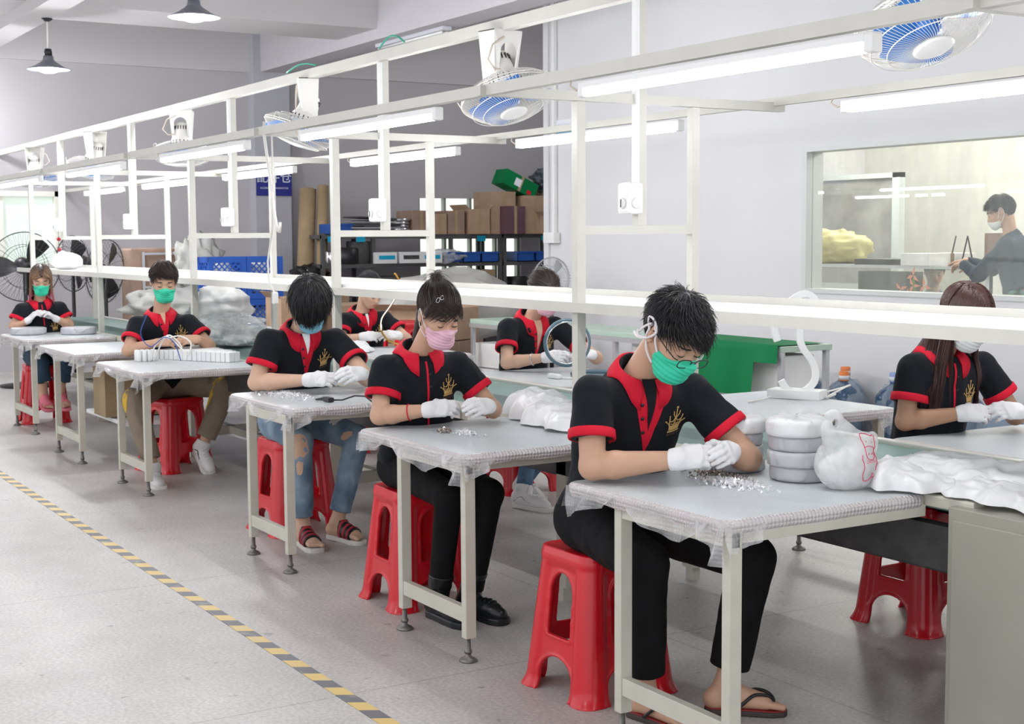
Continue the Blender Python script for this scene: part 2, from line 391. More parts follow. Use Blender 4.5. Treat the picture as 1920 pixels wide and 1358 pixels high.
MB().box((-17.16, 8.9, .95), (-17.15, 10.5, 2.05)).build('pane', mat('window_day', (.6, .66, .6), .4, emit=((.78, .84, .76), .9)), w3)

# hazard tapes on the floor
o = MB().box((-18, 1.878, 0.0005), (4, 1.934, .002)).build('floor_tape', M['tape']); tag(o, 'yellow and black striped tape on the floor along the aisle left of the tables', 'tape')
o = MB().box((-18, 5.22, 0.0005), (4, 5.285, .002)).build('floor_tape', M['tape']); tag(o, 'yellow and black striped tape on the floor beyond the far tables, seen under the bench', 'tape')

# ============================================================ conveyor bench in the middle of the line
CY0, CY1 = 3.16, 3.93
cv = empty('conveyor_bench', (-10, (CY0+CY1)/2, 0), 0, 'long low conveyor bench with green top running between the two rows of tables', 'bench')
def W(o):  # keep world placement of children given in world coordinates
    p = o.parent
    o.matrix_parent_inverse = Matrix.Identity(4); o.location = -Vector(p.location); return o
def pbuild(mb, name, m, par):
    o = mb.build(name, m, par)
    R = Matrix.Rotation(-par.rotation_euler.z, 4, 'Z')
    o.rotation_euler = (0, 0, -par.rotation_euler.z); o.location = R @ (-Vector(par.location)); return o
pbuild(MB().box((-14.62, CY0+.05, .70), (-2.72, CY1-.05, .735)), 'belt', M['belt_green'], cv)
for y in (CY0, CY1-.045):
    pbuild(MB().box((-14.62, y, .715 if y < 3.5 else .62), (-2.70, y+.045, .75), .006), 'side_rail', M['frame_paint'] if y > 3.5 else M['leg_paint'], cv)
pbuild(MB().box((-14.62, CY0+.02, .53), (-2.8, CY0+.07, .66)), 'under_beam', M['dark_steel'], cv)
pbuild(MB().box((-14.62, CY0+.1, .50), (-2.8, CY1-.2, .515)), 'under_tray', M['dark_steel'], cv)
for i in range(5):
    x = -4.88-2.35*i
    m = MB()
    pbuild(MB().box((x, CY0+.02, .06), (x+.07, CY0+.09, .62)).box((x-.0, CY0+.02, .0), (x+.05, CY0+.07, .06)), 'leg', M['leg_paint'], cv)
    pbuild(MB().box((x, CY1-.09, .06), (x+.07, CY1-.02, .62)).box((x-.0, CY1-.07, .0), (x+.05, CY1-.03, .06)), 'leg', M['leg_paint'], cv)
    pbuild(MB().box((x+.01, CY0+.09, .14), (x+.06, CY1-.09, .20)), 'foot_bar', M['leg_paint'], cv)
pbuild(MB().box((-14.62, CY0+.30, .15), (-7.2, CY0+.35, .20)), 'stretcher', M['leg_paint'], cv)
# end cabinet of the bench
cb = pbuild(MB().box((-2.76, 3.125, 0), (-2.10, 3.95, .735), .004), 'end_cabinet', M['cabinet_paint'], cv)
pb = MB().box((-2.104, 3.165, .03), (-2.096, 3.92, .70), .002)
o = pb.build('door_panel', M['cabinet_paint'], cb)
pb = MB().box((-2.74, 3.117, .03), (-2.14, 3.127, .70), .003)
o = pb.build('side_panel', M['cabinet_paint'], cb)

# ============================================================ overhead frame over the bench
fr = empty('overhead_frame', (-10, 3.5, .75), 0, 'long cream steel frame with shelf, posts and light rails standing over the middle bench', 'frame')
FP = M['frame_paint']
YN, YF, YH = 3.2, 3.78, 3.5
XK = [-4.74-2.345*i for i in range(-1, 5)]
for i, x in enumerate(XK):
    pbuild(MB().bar((x, YN, .751), (x, YN, 2.04), .04), 'post', FP, fr)
    pbuild(MB().bar((x, YF, .736), (x, YF, 2.04), .037), 'post', FP, fr)
    pbuild(MB().box((x-.018, 2.74, 2.042), (x+.018, 4.27, 2.08)), 'top_beam', FP, fr)
    pbuild(MB().box((x-.02, YN+.02, 1.515), (x+.02, YF-.02, 1.55)), 'lower_bar', FP, fr)
    pbuild(MB().box((x-.021, YH-.021, 1.551), (x+.021, YH+.021, 2.48)), 'hanging_post', FP, fr)
    pbuild(MB().box((x-.0, YH-.040, 1.61), (x+.030, YH-.020, 2.46), .003), 'cable_duct', M['white_plastic'], fr)
pbuild(MB().box((-17, YH-.026, 2.47), (-1.0, YH+.026, 2.525)), 'fan_rail', FP, fr)
pbuild(MB().box((-17, 2.762, 2.043), (-1.0, 2.798, 2.085)), 'light_rail', FP, fr)
pbuild(MB().box((-17, 4.205, 2.065), (-1.0, 4.235, 2.10)), 'light_rail', FP, fr)
pbuild(MB().box((-14.62, YN-.03, 1.225), (-1.0, YF+.02, 1.235)), 'shelf_board', M['shelf_board'], fr)
pbuild(MB().box((-14.62, YN-.045, 1.205), (-1.0, YN-.022, 1.245)).box((-14.62, YN-.022, 1.205), (-1, YN+.01, 1.222)), 'shelf_edge', FP, fr)
pbuild(MB().box((-14.62, YF+.0, 1.22), (-1.0, YF+.03, 1.262)), 'shelf_edge', FP, fr)
# cable tied along the fan rail, green wire bows
for (x0, x1, h, m_) in ((-8.35, -7.9, .03, 'cable_green'), (-7.05, -6.75, .05, 'cable_green'), (-5.15, -4.98, .06, 'cable_green')):
    pts = [(x0+(x1-x0)*t, 3.46, 2.53+h*math.sin(PI*t)) for t in np.linspace(0, 1, 10)]
    pbuild(MB().tube(pts, .005, 6), 'wire', M[m_], fr)

# things lying on the shelf
o = MB().box((-7.55, 3.23, 1.236), (-6.72, 3.62, 1.262), .004).build('foam_sheet', M['paper']); tag(o, 'flat white sheet lying on the overhead shelf behind the two front men', 'sheet')
# white cloth bundle at far left
def blob(name, c, r, m, seed=0, amp=.15, n=24, freq=2.5, flat=None, parent=None, fine=.0):
    rs = np.random.RandomState(seed); V = []; F = []
    ph = rs.rand(12, 4)*6.28; k = rs.randn(12, 3)*freq
    nu, nv = n*2, n
    for j in range(nv+1):
        th = PI*j/nv
        for i in range(nu):
            a = 2*PI*i/nu
            d = np.array([math.sin(th)*math.cos(a), math.sin(th)*math.sin(a), math.cos(th)])
            q = 1+amp*np.mean([1.6*(1-abs(math.sin(k[q_] @ d+ph[q_, 0])))-.6 for q_ in range(6)]) + fine*math.sin((k[7] @ d)*4+ph[7, 1])
            vv = Vector(tuple(d*3.2+v3(seed, 0, 0)*.37)); q += amp*(.55*mnoise.voronoi(vv)[0][0]+.25*mnoise.voronoi(vv*2.3)[0][0]-.25)
            p = d*np.array(r)*q
            if flat is not None: p[2] = max(p[2], -flat)
            V.append(p+np.array(c))
    for j in range(nv):
        for i in range(nu): F.append((j*nu+i, (j+1)*nu+i, (j+1)*nu+(i+1) % nu, j*nu+(i+1) % nu))
    return link(name, fast_mesh(name, V, F), m, parent)
o = blob('cloth_bundle', (-13.72, 3.42, 1.31), (.19, .13, .085), M['paper'], 3, .25, flat=.07); tag(o, 'white cloth bundle lying on the shelf at the far left end', 'cloth')
# string of red beads hanging from the far control box
b = empty('bead_string', (-14.09, 3.44, 1.3), 0, 'string of dark red beads hanging from the farthest fan control box', 'ornament')
sm = MB().tube([(0, 0, .32), (0.03, .0, .1), (0.06, .0, -.06)], .002, 5); sm.build('string', M['black_plastic'], b)
for i, z in enumerate((.22, .12, .08, .0, -.06)):
    MB().lathe([(0, -.02), (.014, -.014), (.02, 0), (.014, .014), (0, .02)], 12).build('bead', mat('bead_red', (.30, .004, .012), .15) if i == 0 else bpy.data.materials['bead_red'], b).location = (.05-.16*z, 0, z)

# fan control boxes on the hanging posts
def control_box(x, i):
    t = empty('fan_control_box', (x, 3.445, 1.66), 0, ['white rounded fan control box on the hanging post nearest the camera', 'white rounded fan control box second from the camera, above the ponytailed woman', 'white rounded fan control box third from the camera, left of the blue wall sign', 'white rounded fan control box fourth from the camera, above the man in green mask', 'white rounded fan control box farthest away, with red beads below'][i], 'control box', 'fan control boxes on the hanging posts')
    MB().box((-.042, -.035, -.064), (.042, .04, .064), .015).build('casing', M['white_plastic'], t)
    c = MB().lathe([(0, 0), (.022, 0), (.022, .006), (.018, .009), (0, .009)], 20, Matrix.Rotation(PI/2, 4, 'X'))
    k = c.build('dial', M['white_plastic'], t); k.location = (0, -.036, -.02)
    MB().box((-.002, -.0115, -.016), (.002, -.0085, .016)).build('pointer', M['dark_steel'], k)
    kk = MB().lathe([(0, 0), (.022, 0), (.022, .006), (.018, .009), (0, .009)], 20, Matrix.Rotation(PI/2, 4, 'Y')).build('dial', M['white_plastic'], t); kk.location = (.042, 0, -.02)
for i in range(5): control_box(XK[i+1]+.01, i)

# ============================================================ tube lights
def tube_light(x0, x1, y, z, label, group):
    t = empty('tube_light', ((x0+x1)/2, y, z), 0, label, 'tube light', group)
    h = (x1-x0)/2
    MB().box((-h, -.018, 0), (h, .018, .026), .005).build('housing', M['white_plastic'], t)
    MB().tube([(-h+.03, 0, -.012), (h-.03, 0, -.012)], .0155, 12).build('lit_tube', M['tube_on'], t)
    for s in (-1, 1):
        MB().box((s*h-.018, -.020, -.028), (s*h+.018, .020, .026), .008).build('end_cap', M['white_plastic'], t)
    pts = [(-h-.0, 0, .02), (-h-.05, 0, .0), (-h-.09, .0, .02), (-h-.07, .0, .05)]
    MB().tube(pts, .004, 6).build('cord', M['cable_cream'], t)
    return t
nl = ['lit tube light under the near rail, closest to the camera on the left side', 'lit tube light under the near rail, second from the camera, above the ponytailed woman', 'lit tube light under the near rail, third from the camera, above the blue masked man', 'lit tube light under the near rail, fourth from the camera, left of a hanging post', 'lit tube light under the near rail at the far left edge']
for i, (a, b) in enumerate(((-4.08, -2.74), (-6.52, -5.14), (-8.72, -7.28), (-11.02, -9.58), (-13.4, -11.9))):
    tube_light(a, b, 2.78, 2.008, nl[i], 'tube lights under the near rail')
tube_light(-1.9, -.5, 2.78, 2.008, 'lit tube light under the near rail beyond the right edge', 'tube lights under the near rail')
fl = ['lit tube light under the far rail at the right edge, above the long-haired woman', 'lit tube light under the far rail across the edge of the white wall', 'lit tube light under the far rail, above the cardboard boxes', 'lit tube light under the far rail, above the blue sign', 'lit tube light under the far rail, fifth from the camera', 'lit tube light under the far rail, smallest and farthest']
for i, (a, b) in enumerate(((-4.30, -2.85), (-6.84, -5.40), (-9.03, -7.56), (-11.58, -10.08), (-13.85, -12.43), (-16.0, -14.55))):
    tube_light(a, b, 4.22, 2.03, fl[i], 'tube lights under the far rail')
tube_light(-1.9, -.5, 4.22, 2.03, 'lit tube light under the far rail beyond the right edge', 'tube lights under the far rail')
# unlit fixture under the ceiling beam
t = empty('ceiling_batten', (-13.1, 6.80, 3.53), 0, 'unlit double tube fixture under the ceiling beam', 'ceiling light')
MB().box((-.75, -.05, 0), (.75, .05, .038), .004).build('housing', M['tube_off'], t)
for s in (-1, 1): MB().tube([(-.7, s*.03, -.016), (.7, s*.03, -.016)], .014, 8).build('tube', M['white_plastic'], t)

# pendant lamps
def pendant(loc, label, top, power=14):
    t = empty('pendant_lamp', loc, 0, label, 'pendant lamp', 'pendant lamps under the ceiling')
    MB().tube([(0, 0, .18), (0, 0, top-loc[2])], .008, 8).build('rod', M['cable_white'], t)
    MB().lathe([(.02, top-loc[2]-.03), (.05, top-loc[2]-.01), (.05, top-loc[2])], 16).build('ceiling_rose', M['black_plastic'], t)
    MB().lathe([(.03, .19), (.036, .16), (.036, .13)], 16).build('socket', M['black_plastic'], t)
    MB().lathe([(.045, .125), (.05, .09), (.07, .07), (.13, .03), (.195, 0), (.19, -.002), (.12, .02), (.06, .06), (.04, .08)], 32).build('shade', mat('shade_steel', (.25, .26, .3), .35, .6) if 'shade_steel' not in bpy.data.materials else bpy.data.materials['shade_steel'], t)
    MB().lathe([(0, -.035), (.05, -.03), (.09, -.012), (.10, .0), (.09, .014), (.03, .05)], 24).build('bulb', emis('bulb_on', (.95, .98, 1), 40) if 'bulb_on' not in bpy.data.materials else bpy.data.materials['bulb_on'], t)
pendant((-13.75, 3.32, 3.1), 'grey metal pendant lamp on a rod at the upper left', 3.57)
pendant((-10.45, 3.6, 3.16), 'bright pendant lamp with wide white rim at the top, larger of the two', 4.5)
pendant((-16.0, 2.65, 3.0), 'pendant lamp just beyond the left edge lighting the wall', 4.5)

# ============================================================ ceiling fans hanging under the fan rail
def fan_meshes():
    """guard, blades, cap, motor in axis frame: axis -Z is the air side"""
    R = .245; P = {}
    g = MB()
    def prof(t):  # front half profile (r,z), t 0..1 centre to rim
        return .062+(R-.062)*t, -.095+.095*(t**2.6)
    N = 84
    for k in range(N):
        a = 2*PI*k/N
        sw = .35
        pts = [(prof(t)[0]*math.cos(a+sw*(1-t)), prof(t)[0]*math.sin(a+sw*(1-t)), prof(t)[1]) for t in (0, .25, .5, .72, .88, 1)]
        pts += [((R)*math.cos(a), R*math.sin(a), .015), ((R-.05)*math.cos(a), (R-.05)*math.sin(a), .055), (.07*math.cos(a), .07*math.sin(a), .085)]
        g.tube(pts, .0013, 3, caps=False)
    for r_, z_ in ((R, .0), (R*.995, .014), (.155, -.083), (.155, .072), (.205, -.058)):
        g.tube([(r_*math.cos(2*PI*k/48), r_*math.sin(2*PI*k/48), z_) for k in range(48)], .0032 if r_ > .23 else .0022, 5, closed=True)
    for k in range(4):
        a = PI/4+k*PI/2
        g.tube([(R*math.cos(a-.1), R*math.sin(a-.1), .0), ((R+.012)*math.cos(a-.06), (R+.012)*math.sin(a-.06), .045), ((R+.012)*math.cos(a+.06), (R+.012)*math.sin(a+.06), .045), (R*math.cos(a+.1), R*math.sin(a+.1), .0)], .002, 4)
    P['guard'] = (g.mesh('guard'), M['fan_wire'])
    b = MB()
    for k in range(3):
        a0 = k*2*PI/3; V = []; F = []; nr, na = 8, 10
        for i in range(nr+1):
            r_ = .045+.178*i/nr; wd = .78*math.sin(PI*min(1, .22+.56*i/nr))+.12
            for j in range(na+1):
                s = j/na-.5
                V.append((r_*math.cos(a0+s*wd*1.7+.25*i/nr), r_*math.sin(a0+s*wd*1.7+.25*i/nr), -.02+s*.055))
        for i in range(nr):
            for j in range(na): F.append((i*(na+1)+j, (i+1)*(na+1)+j, (i+1)*(na+1)+j+1, i*(na+1)+j+1))
        b.add(V, F, True)
    b.lathe([(0, -.05), (.045, -.045), (.05, .0), (.05, .03), (0, .035)], 20)
    P['blades'] = (b.mesh('blades'), M['fan_blue'])
    c = MB().lathe([(0, -.102), (.055, -.101), (.070, -.096), (.072, -.09), (.0, -.088)], 32)
    P['centre_cap'] = (c.mesh('centre_cap'), M['white_plastic'])
    m = MB().lathe([(.03, .03), (.07, .045), (.085, .06), (.088, .10), (.080, .115), (.07, .13), (.06, .20), (.05, .235), (.025, .25), (0, .252)], 28)
    P['motor'] = (m.mesh('motor'), M['fan_white'])
    sl = MB()
    for k in range(18):
        a = 2*PI*k/18; Mx = Matrix.Rotation(a, 4, 'Z')
        sl.box((.0865, -.004, .066), (.0895, .004, .096), M=Mx)
        sl.box((.058, -.003, .185), (.066, .003, .215), M=Mx)
    P['motor_slots'] = (sl.mesh('motor_slots'), M['dark_steel'])
    # bracket in the upright frame: housing tapering plate with arch
    return P
FM = fan_meshes()
br = bmesh.new()
def bracket_mesh():
    mb = MB()
    # two cheeks and a bridging front sheet with an arch opening, from z=0 (rail) to -0.26
    t = .006
    for s in (-1, 1):
        V = [(s*.085, -.06, 0), (s*.085, .06, 0), (s*.062, .05, -.27), (s*.062, -.03, -.27)]
        V2 = [(x-s*t, y, z) for x, y, z in V]
        mb.add(V+V2, [(0,1,2,3),(7,6,5,4),(0,3,7,4),(1,5,6,2),(0,4,5,1),(3,2,6,7)])
    # front sheet (towards -y) with arch: built as strip round the arch
    for yy, yb in ((-.06, -.03),):
        n = 12; V = []; F = []
        for k in range(n+1):
            a = PI*k/n; ax, az = -.048*math.cos(a), -.10+.05*math.sin(a)
            ox = -.085+.17*k/n
            V.append((ox, yy, 0)); V.append((ax, yy, az))
        for k in range(n): F.append((2*k, 2*k+2, 2*k+3, 2*k+1))
        b = len(V)
        V += [(-.085, yy, 0), (-.048, yy, -.10), (-.044, yb, -.25), (-.062, yb, -.27), (.085, yy, 0), (.048, yy, -.10), (.044, yb, -.25), (.062, yb, -.27)]
        F += [(b, b+1, b+2, b+3), (b+4, b+7, b+6, b+5)]
        mb.add(V, F)
    mb.add([(-.085,-.06,0),(.085,-.06,0),(.085,.06,0),(-.085,.06,0),(-.085,-.06,.006),(.085,-.06,.006),(.085,.06,.006),(-.085,.06,.006)], [(0,1,2,3),(4,7,6,5),(0,4,5,1),(2,6,7,3)])
    return mb.mesh('bracket')
BRM = bracket_mesh()
def hang_fan(x, tilt, heading, bl, label):
    t = empty('hanging_fan', (x, 3.5, 2.468), 0, label, 'fan', 'oscillating fans hanging under the fan rail')
    bo = link('bracket', BRM, M['fan_white'], t); bo.rotation_euler = (0, 0, heading+PI/2)
    # axis frame: rotate about a pivot at the motor
    R = Matrix.Rotation(heading, 4, 'Z') @ Matrix.Rotation(-tilt, 4, 'Y')
    piv = Matrix.Translation((0, 0, -.17)) @ R @ Matrix.Translation((0, 0, -.145)) @ Matrix.Scale(.93, 4)
    gm = None
    for nm in ('guard', 'motor', 'blades', 'centre_cap', 'motor_slots'):
        me, ma = FM[nm]
        par = t
        o = link(nm, me, ma, par); Rz = Matrix.Rotation(bl, 4, 'Z') if nm == 'blades' else Matrix.Identity(4)
        o.matrix_local = piv @ Rz
        if nm == 'motor_slots': o['kind'] = 'stuff'
    hd = Vector((math.cos(heading), math.sin(heading), 0)); sd = Vector((-hd.y, hd.x, 0))
    p0 = hd*.065-sd*.03+Vector((0, 0, -.03))
    pts = [p0, p0-sd*.07+Vector((0, 0, -.04)), p0-sd*.10+Vector((0, 0, -.11)), p0-sd*.06+Vector((0, 0, -.15)), p0-sd*.0+hd*-.02+Vector((0, 0, -.145))]
    MB().tube(pts, .005, 6).build('cord', M['cable_cream'], t)
    # red maker mark on the cap
    return t
FLAB = ['large white fan with blue blades hanging at the top right corner', 'white caged fan with blue blades hanging in the middle, over the shelf rack', 'white caged fan with blue blades turned left, near the dangling cord', 'white hanging fan fourth from the camera, cage seen edge-on above a tube light', 'white hanging fan fifth from the camera, small blue blades at its left', 'white hanging fan farthest to the left']
hang_fan(-3.28, .45, -.1, .4, FLAB[0])
hang_fan(-5.84, .42, .15, .9, FLAB[1])
hang_fan(-8.12, .36, -1.9, .2, FLAB[2])
hang_fan(-10.5, .12, -.5, .2, FLAB[3])
hang_fan(-12.9, .30, 3.6, .5, FLAB[4])
hang_fan(-15.2, .2, 2.6, .5, FLAB[5])
# white cord and plug dangling from near rail
t = empty('dangling_cord', (-7.0, 2.82, 2.05), 0, 'white cord with switch dangling from the near light rail beside the blue sign', 'cord')
def loc_tube(pts, r, nm, m, par, n=7): return MB().tube(pts, r, n).build(nm, m, par)
loc_tube([(0, -.05, .06), (-.0, -.05, -.02), (.03, -.04, -.2), (.07, -.03, -.42), (.1, -.03, -.50), (.13, -.03, -.51), (.14, -.03, -.46)], .008, 'strap', M['cable_white'], t)
loc_tube([(.05, -.03, .02), (.06, -.03, -.25), (.03, -.03, -.50), (-.04, -.03, -.66), (-.03, -.03, -.76), (.05, -.03, -.83)], .005, 'cord', M['cable_white'], t)
MB().box((.04, -.045, -.88), (.075, -.02, -.82), .006).build('plug', M['white_plastic'], t)

# ============================================================ red stools
# (mesh comes from the distance-field builder below)
# ============================================================ distance-field modelling
def nrm(v): v = np.asarray(v, float); return v/max(np.linalg.norm(v), 1e-9)
def smin(a, b, k):
    if k <= 0: return np.minimum(a, b)
    h = np.clip(.5+.5*(b-a)/k, 0, 1); return b*(1-h)+a*h-k*h*(1-h)
def smax(a, b, k): return -smin(-a, -b, k)
def rc(a, b, ra, rb, sq=None):
    """tapered capsule a->b; sq=(axis, factor) squashes along an axis"""
    a = np.asarray(a, float); b = np.asarray(b, float); ba = b-a; L2 = max(ba@ba, 1e-9)
    def f(P):
        d = P-a
        if sq is not None:
            ax = nrm(sq[0]); 
            h = np.clip((d@ba)/L2, 0, 1); q = d-h[:, None]*ba; c = q@ax; q = q+np.outer(c*(1/sq[1]-1), ax)
            return (np.sqrt((q*q).sum(1))-(ra+(rb-ra)*h))*min(1, sq[1]+.15)
        h = np.clip((d@ba)/L2, 0, 1); q = d-h[:, None]*ba
        return np.sqrt((q*q).sum(1))-(ra+(rb-ra)*h)
    f.bb = (np.minimum(a-ra, b-rb), np.maximum(a+ra, b+rb)); return f
def el(c, r, R=None):
    c = np.asarray(c, float); r = np.asarray(r, float); R = np.eye(3) if R is None else R   # rows of R = local axes
    def f(P):
        q = (P-c)@R.T; k0 = np.sqrt(((q/r)**2).sum(1)); k1 = np.sqrt(((q/(r*r))**2).sum(1))+1e-9
        return k0*(k0-1)/k1
    m = r.max(); f.bb = (c-m, c+m); return f
def union(prims):
    """prims: list of (fn, k)"""
    def f(P):
        d = None
        for g, k in prims:
            e = g(P); d = e if d is None else smin(d, e, k)
        return d
    lo = np.min([g.bb[0] for g, k in prims], 0); hi = np.max([g.bb[1] for g, k in prims], 0)
    f.bb = (lo, hi); return f
def wrinkle(seed, freq, amp, axis=None):
    rs = np.random.RandomState(seed); K = rs.randn(7, 3)*freq
    if axis is not None:
        ax = nrm(axis); K = K-np.outer(K@ax, ax)*.75
    ph = rs.rand(7)*6.28; Mw = rs.randn(7, 3)*freq*.45
    def f(P):
        s = 0
        for i in range(7): s = s+(1-np.abs(np.sin(P@K[i]+ph[i]+1.6*np.sin(P@Mw[i]+ph[6-i]))))**1.7
        return amp*(s/7-.35)
    return f
def polygonize(f, vox, bb=None, pad=.012, margin=1.0):
    lo, hi = bb if bb is not None else f.bb
    lo = np.asarray(lo, float)-pad; hi = np.asarray(hi, float)+pad
    B = 6
    nb = np.ceil((hi-lo)/(vox*B)).astype(int)+0; n = nb*B+1
    gx = [lo[i]+(np.arange(nb[i])+.5)*B*vox for i in range(3)]
    C = np.stack(np.meshgrid(*gx, indexing='ij'), -1).reshape(-1, 3)
    dc = f(C); keep = np.abs(dc) < (B*vox*.5*1.7321+.012)*margin
    D = np.repeat(np.repeat(np.repeat(dc.reshape(nb).astype(np.float32), B, 0), B, 1), B, 2)
    D = np.pad(D, ((0, 1), (0, 1), (0, 1)), mode='edge')
    ib = np.argwhere(keep.reshape(nb))*B
    off = np.stack(np.meshgrid(*[np.arange(B+1)]*3, indexing='ij'), -1).reshape(-1, 3)
    idx = (ib[:, None, :]+off[None]).reshape(-1, 3)
    flat = np.unique((idx[:, 0]*n[1]+idx[:, 1])*n[2]+idx[:, 2])
    i0 = flat//(n[1]*n[2]); i1 = (flat//n[2]) % n[1]; i2 = flat % n[2]
    Df = D.ravel(); CH = 400000
    for s in range(0, len(flat), CH):
        sl = slice(s, s+CH)
        P = lo+np.stack([i0[sl], i1[sl], i2[sl]], -1)*vox
        Df[flat[sl]] = f(P)
    D = Df.reshape(n)
    S = D < 0
    c = [(0,0,0),(1,0,0),(0,1,0),(1,1,0),(0,0,1),(1,0,1),(0,1,1),(1,1,1)]
    m = n-1
    cnt = np.zeros(m, np.int8)
    for a, b, e in c: cnt += S[a:a+m[0], b:b+m[1], e:e+m[2]]
    A = np.argwhere((cnt > 0) & (cnt < 8))
    if len(A) == 0: raise RuntimeError('empty field')
    vals = np.stack([D[A[:, 0]+a, A[:, 1]+b, A[:, 2]+e] for a, b, e in c], 1)
    acc = np.zeros((len(A), 3)); w = np.zeros(len(A))
    E = [(i, j) for i in range(8) for j in range(i+1, 8) if sum(abs(c[i][k]-c[j][k]) for k in range(3)) == 1]
    ca = np.array(c, float)
    for i, j in E:
        vi, vj = vals[:, i], vals[:, j]; x = (vi < 0) != (vj < 0)
        t = np.where(x, vi/np.where(x, vi-vj, 1), 0)
        acc += x[:, None]*(ca[i]+t[:, None]*(ca[j]-ca[i])); w += x
    V = lo+(A+acc/w[:, None])*vox
    vid = np.full(m, -1, np.int64); vid[A[:, 0], A[:, 1], A[:, 2]] = np.arange(len(A))
    F = []
    for ax in range(3):
        u, v = (ax+1) % 3, (ax+2) % 3
        sl0 = [slice(1, m[k]) for k in range(3)]; sl0[ax] = slice(0, m[ax])
        sl1 = list(sl0); sl1[ax] = slice(1, m[ax]+1)
        s0 = S[tuple(sl0)]; s1 = S[tuple(sl1)]
        for sgn in (0, 1):
            e = np.argwhere((s0 & ~s1) if sgn == 0 else (~s0 & s1))
            if not len(e): continue
            base = e.copy(); base[:, u] += 1; base[:, v] += 1
            def g(du, dv):
                q = base.copy(); q[:, u] -= du; q[:, v] -= dv; return vid[q[:, 0], q[:, 1], q[:, 2]]
            q = np.stack([g(0, 0), g(1, 0), g(1, 1), g(0, 1)], 1)
            if sgn == 1: q = q[:, ::-1]
            F.append(q)
    F = np.concatenate(F); F = F[(F >= 0).all(1)]
    return V, F
def grad(f, P, e=.0015):
    g = np.stack([f(P+np.eye(3)[i]*e)-f(P-np.eye(3)[i]*e) for i in range(3)], 1)
    return g/(np.linalg.norm(g, axis=1, keepdims=True)+1e-9)
def sdf_obj(name, f, vox, m, parent=None, loc=None, bb=None, relax=1):
    V, F = polygonize(f, vox, bb)
    if relax:
        d = f(V); V = V-grad(f, V)*np.clip(d, -vox, vox)[:, None]*.8
    if loc is not None: V = V-np.asarray(loc)
    return link(name, fast_mesh(name, V, F), m, parent)
def project(f, P, D, out=.001, it=24):
    """march points P along unit directions D onto the surface"""
    P = np.array(P, float); D = np.asarray(D, float)
    if D.ndim == 1: D = np.repeat(D[None], len(P), 0)
    P0 = P.copy()
    for _ in range(it): P = P+D*(f(P)-out)[:, None]*.8
    bad = np.abs(f(P)-out) > .012
    if bad.any() and not bad.all():
        good = np.where(~bad)[0]
        for i in np.where(bad)[0]: P[i] = P[good[np.argmin(np.abs(good-i))]]
    return P

# ------------------------------------------------------------ the red stool, one moulded piece
def stool_fn(P):
    x, y, z = np.abs(P[:, 0]), np.abs(P[:, 1]), P[:, 2]
    w = .147+(.48-z)*.098+.012*np.clip((.05-z)/.05, 0, 1)**2
    r = .055
    def rb(w, r): 
        qx = np.maximum(x-(w-r), 0); qy = np.maximum(y-(w-r), 0); return np.sqrt(qx*qx+qy*qy)-r+np.minimum(np.maximum(x-(w-r), y-(w-r)), 0)
    out = rb(w, r)
    # corner columns bulge out and the panels between step in
    mid = np.maximum(x, y); t = np.minimum(x, y)
    inset = np.clip((w*.60-t)/.02, 0, 1)*.010*np.clip((.435-z)/.02, 0, 1)
    out = out+inset
    top = z-.48
    shell = np.maximum(out, -(out+.011)); shell = np.maximum(shell, top)
    seat = np.maximum(out, np.abs(z-.470)-.010)
    rim = smax(out-.004, np.abs(z-.452)-.012, .006); rim = np.maximum(rim, -(out+.012))
    d = smin(shell, seat, .01); d = smin(d, rim, .006)
    # openings (the same on the four sides)
    ww = .062
    arch = np.where(z > .33, np.sqrt(t*t+(np.maximum(z-.33, 0)*.85)**2)-ww, np.maximum(t-ww-.010*(.33-z)/.13, -(z-.20)))
    arch = smax(np.where(z > .33, np.sqrt(t*t+((z-.33)*.85)**2)-ww, t-ww-.02*(.33-z)), .195-z, .012)
    low = np.where(z > .06, np.sqrt(t*t*.9+(np.maximum(z-.055, 0)*1.25)**2)-.088, t-.092)
    hole = np.minimum(arch, low); inside = -(out+.05)
    hole = np.where(mid > w*.55, hole, 1.0)
    d = smax(d, -hole, .004)
    # raised lips round the openings
    lip = np.maximum(np.abs(hole-.006)-.004, np.abs(out+.004)-.008); lip = np.where(mid > w*.55, lip, 1.0)
    d = smin(d, lip, .004)
    d = np.maximum(d, -z); d = np.maximum(d, z-.481)
    return d
stool_fn.bb = (np.array([-.21, -.21, 0]), np.array([.21, .21, .485]))
SV, SF_ = polygonize(stool_fn, .0052, pad=.01)
STOOL = fast_mesh('stool', SV, SF_)
STOOL.materials.append(M['stool_red'])
def stool(x, y, rz, label, z=0, m=None, group='red plastic stools'):
    me = STOOL
    if m is not None: me = STOOL.copy(); me.materials.clear(); me.materials.append(m)
    o = bpy.data.objects.new('plastic_stool', me); COL.objects.link(o); o.location = (x, y, z); o.rotation_euler = (0, 0, rz)
    tag(o, label, 'stool', group); return o
stool(-3.84, 2.67, .02, 'red plastic stool nearest the camera, under the man with glasses')
stool(-5.20, 2.70, -.03, 'red plastic stool under the ponytailed woman in black boots')
stool(-6.84, 2.83, .05, 'red plastic stool under the man in ripped jeans')
stool(-9.10, 2.93, .30, 'red plastic stool under the man in khaki trousers and white sneakers')
stool(-12.14, 2.80, -.1, 'red plastic stool under the woman in pink slides at far left')
stool(-3.83, 4.19, .03, 'red plastic stool under the long-haired woman, seen below the bench at right')
stool(-7.20, 4.42, .1, 'red plastic stool under the woman holding the ring')
stool(-9.20, 4.40, 0, 'red plastic stool under the woman with the gold lamp')
stool(-10.9, 5.55, .2, 'red plastic stool on top of an orange one by the green table', z=.32)
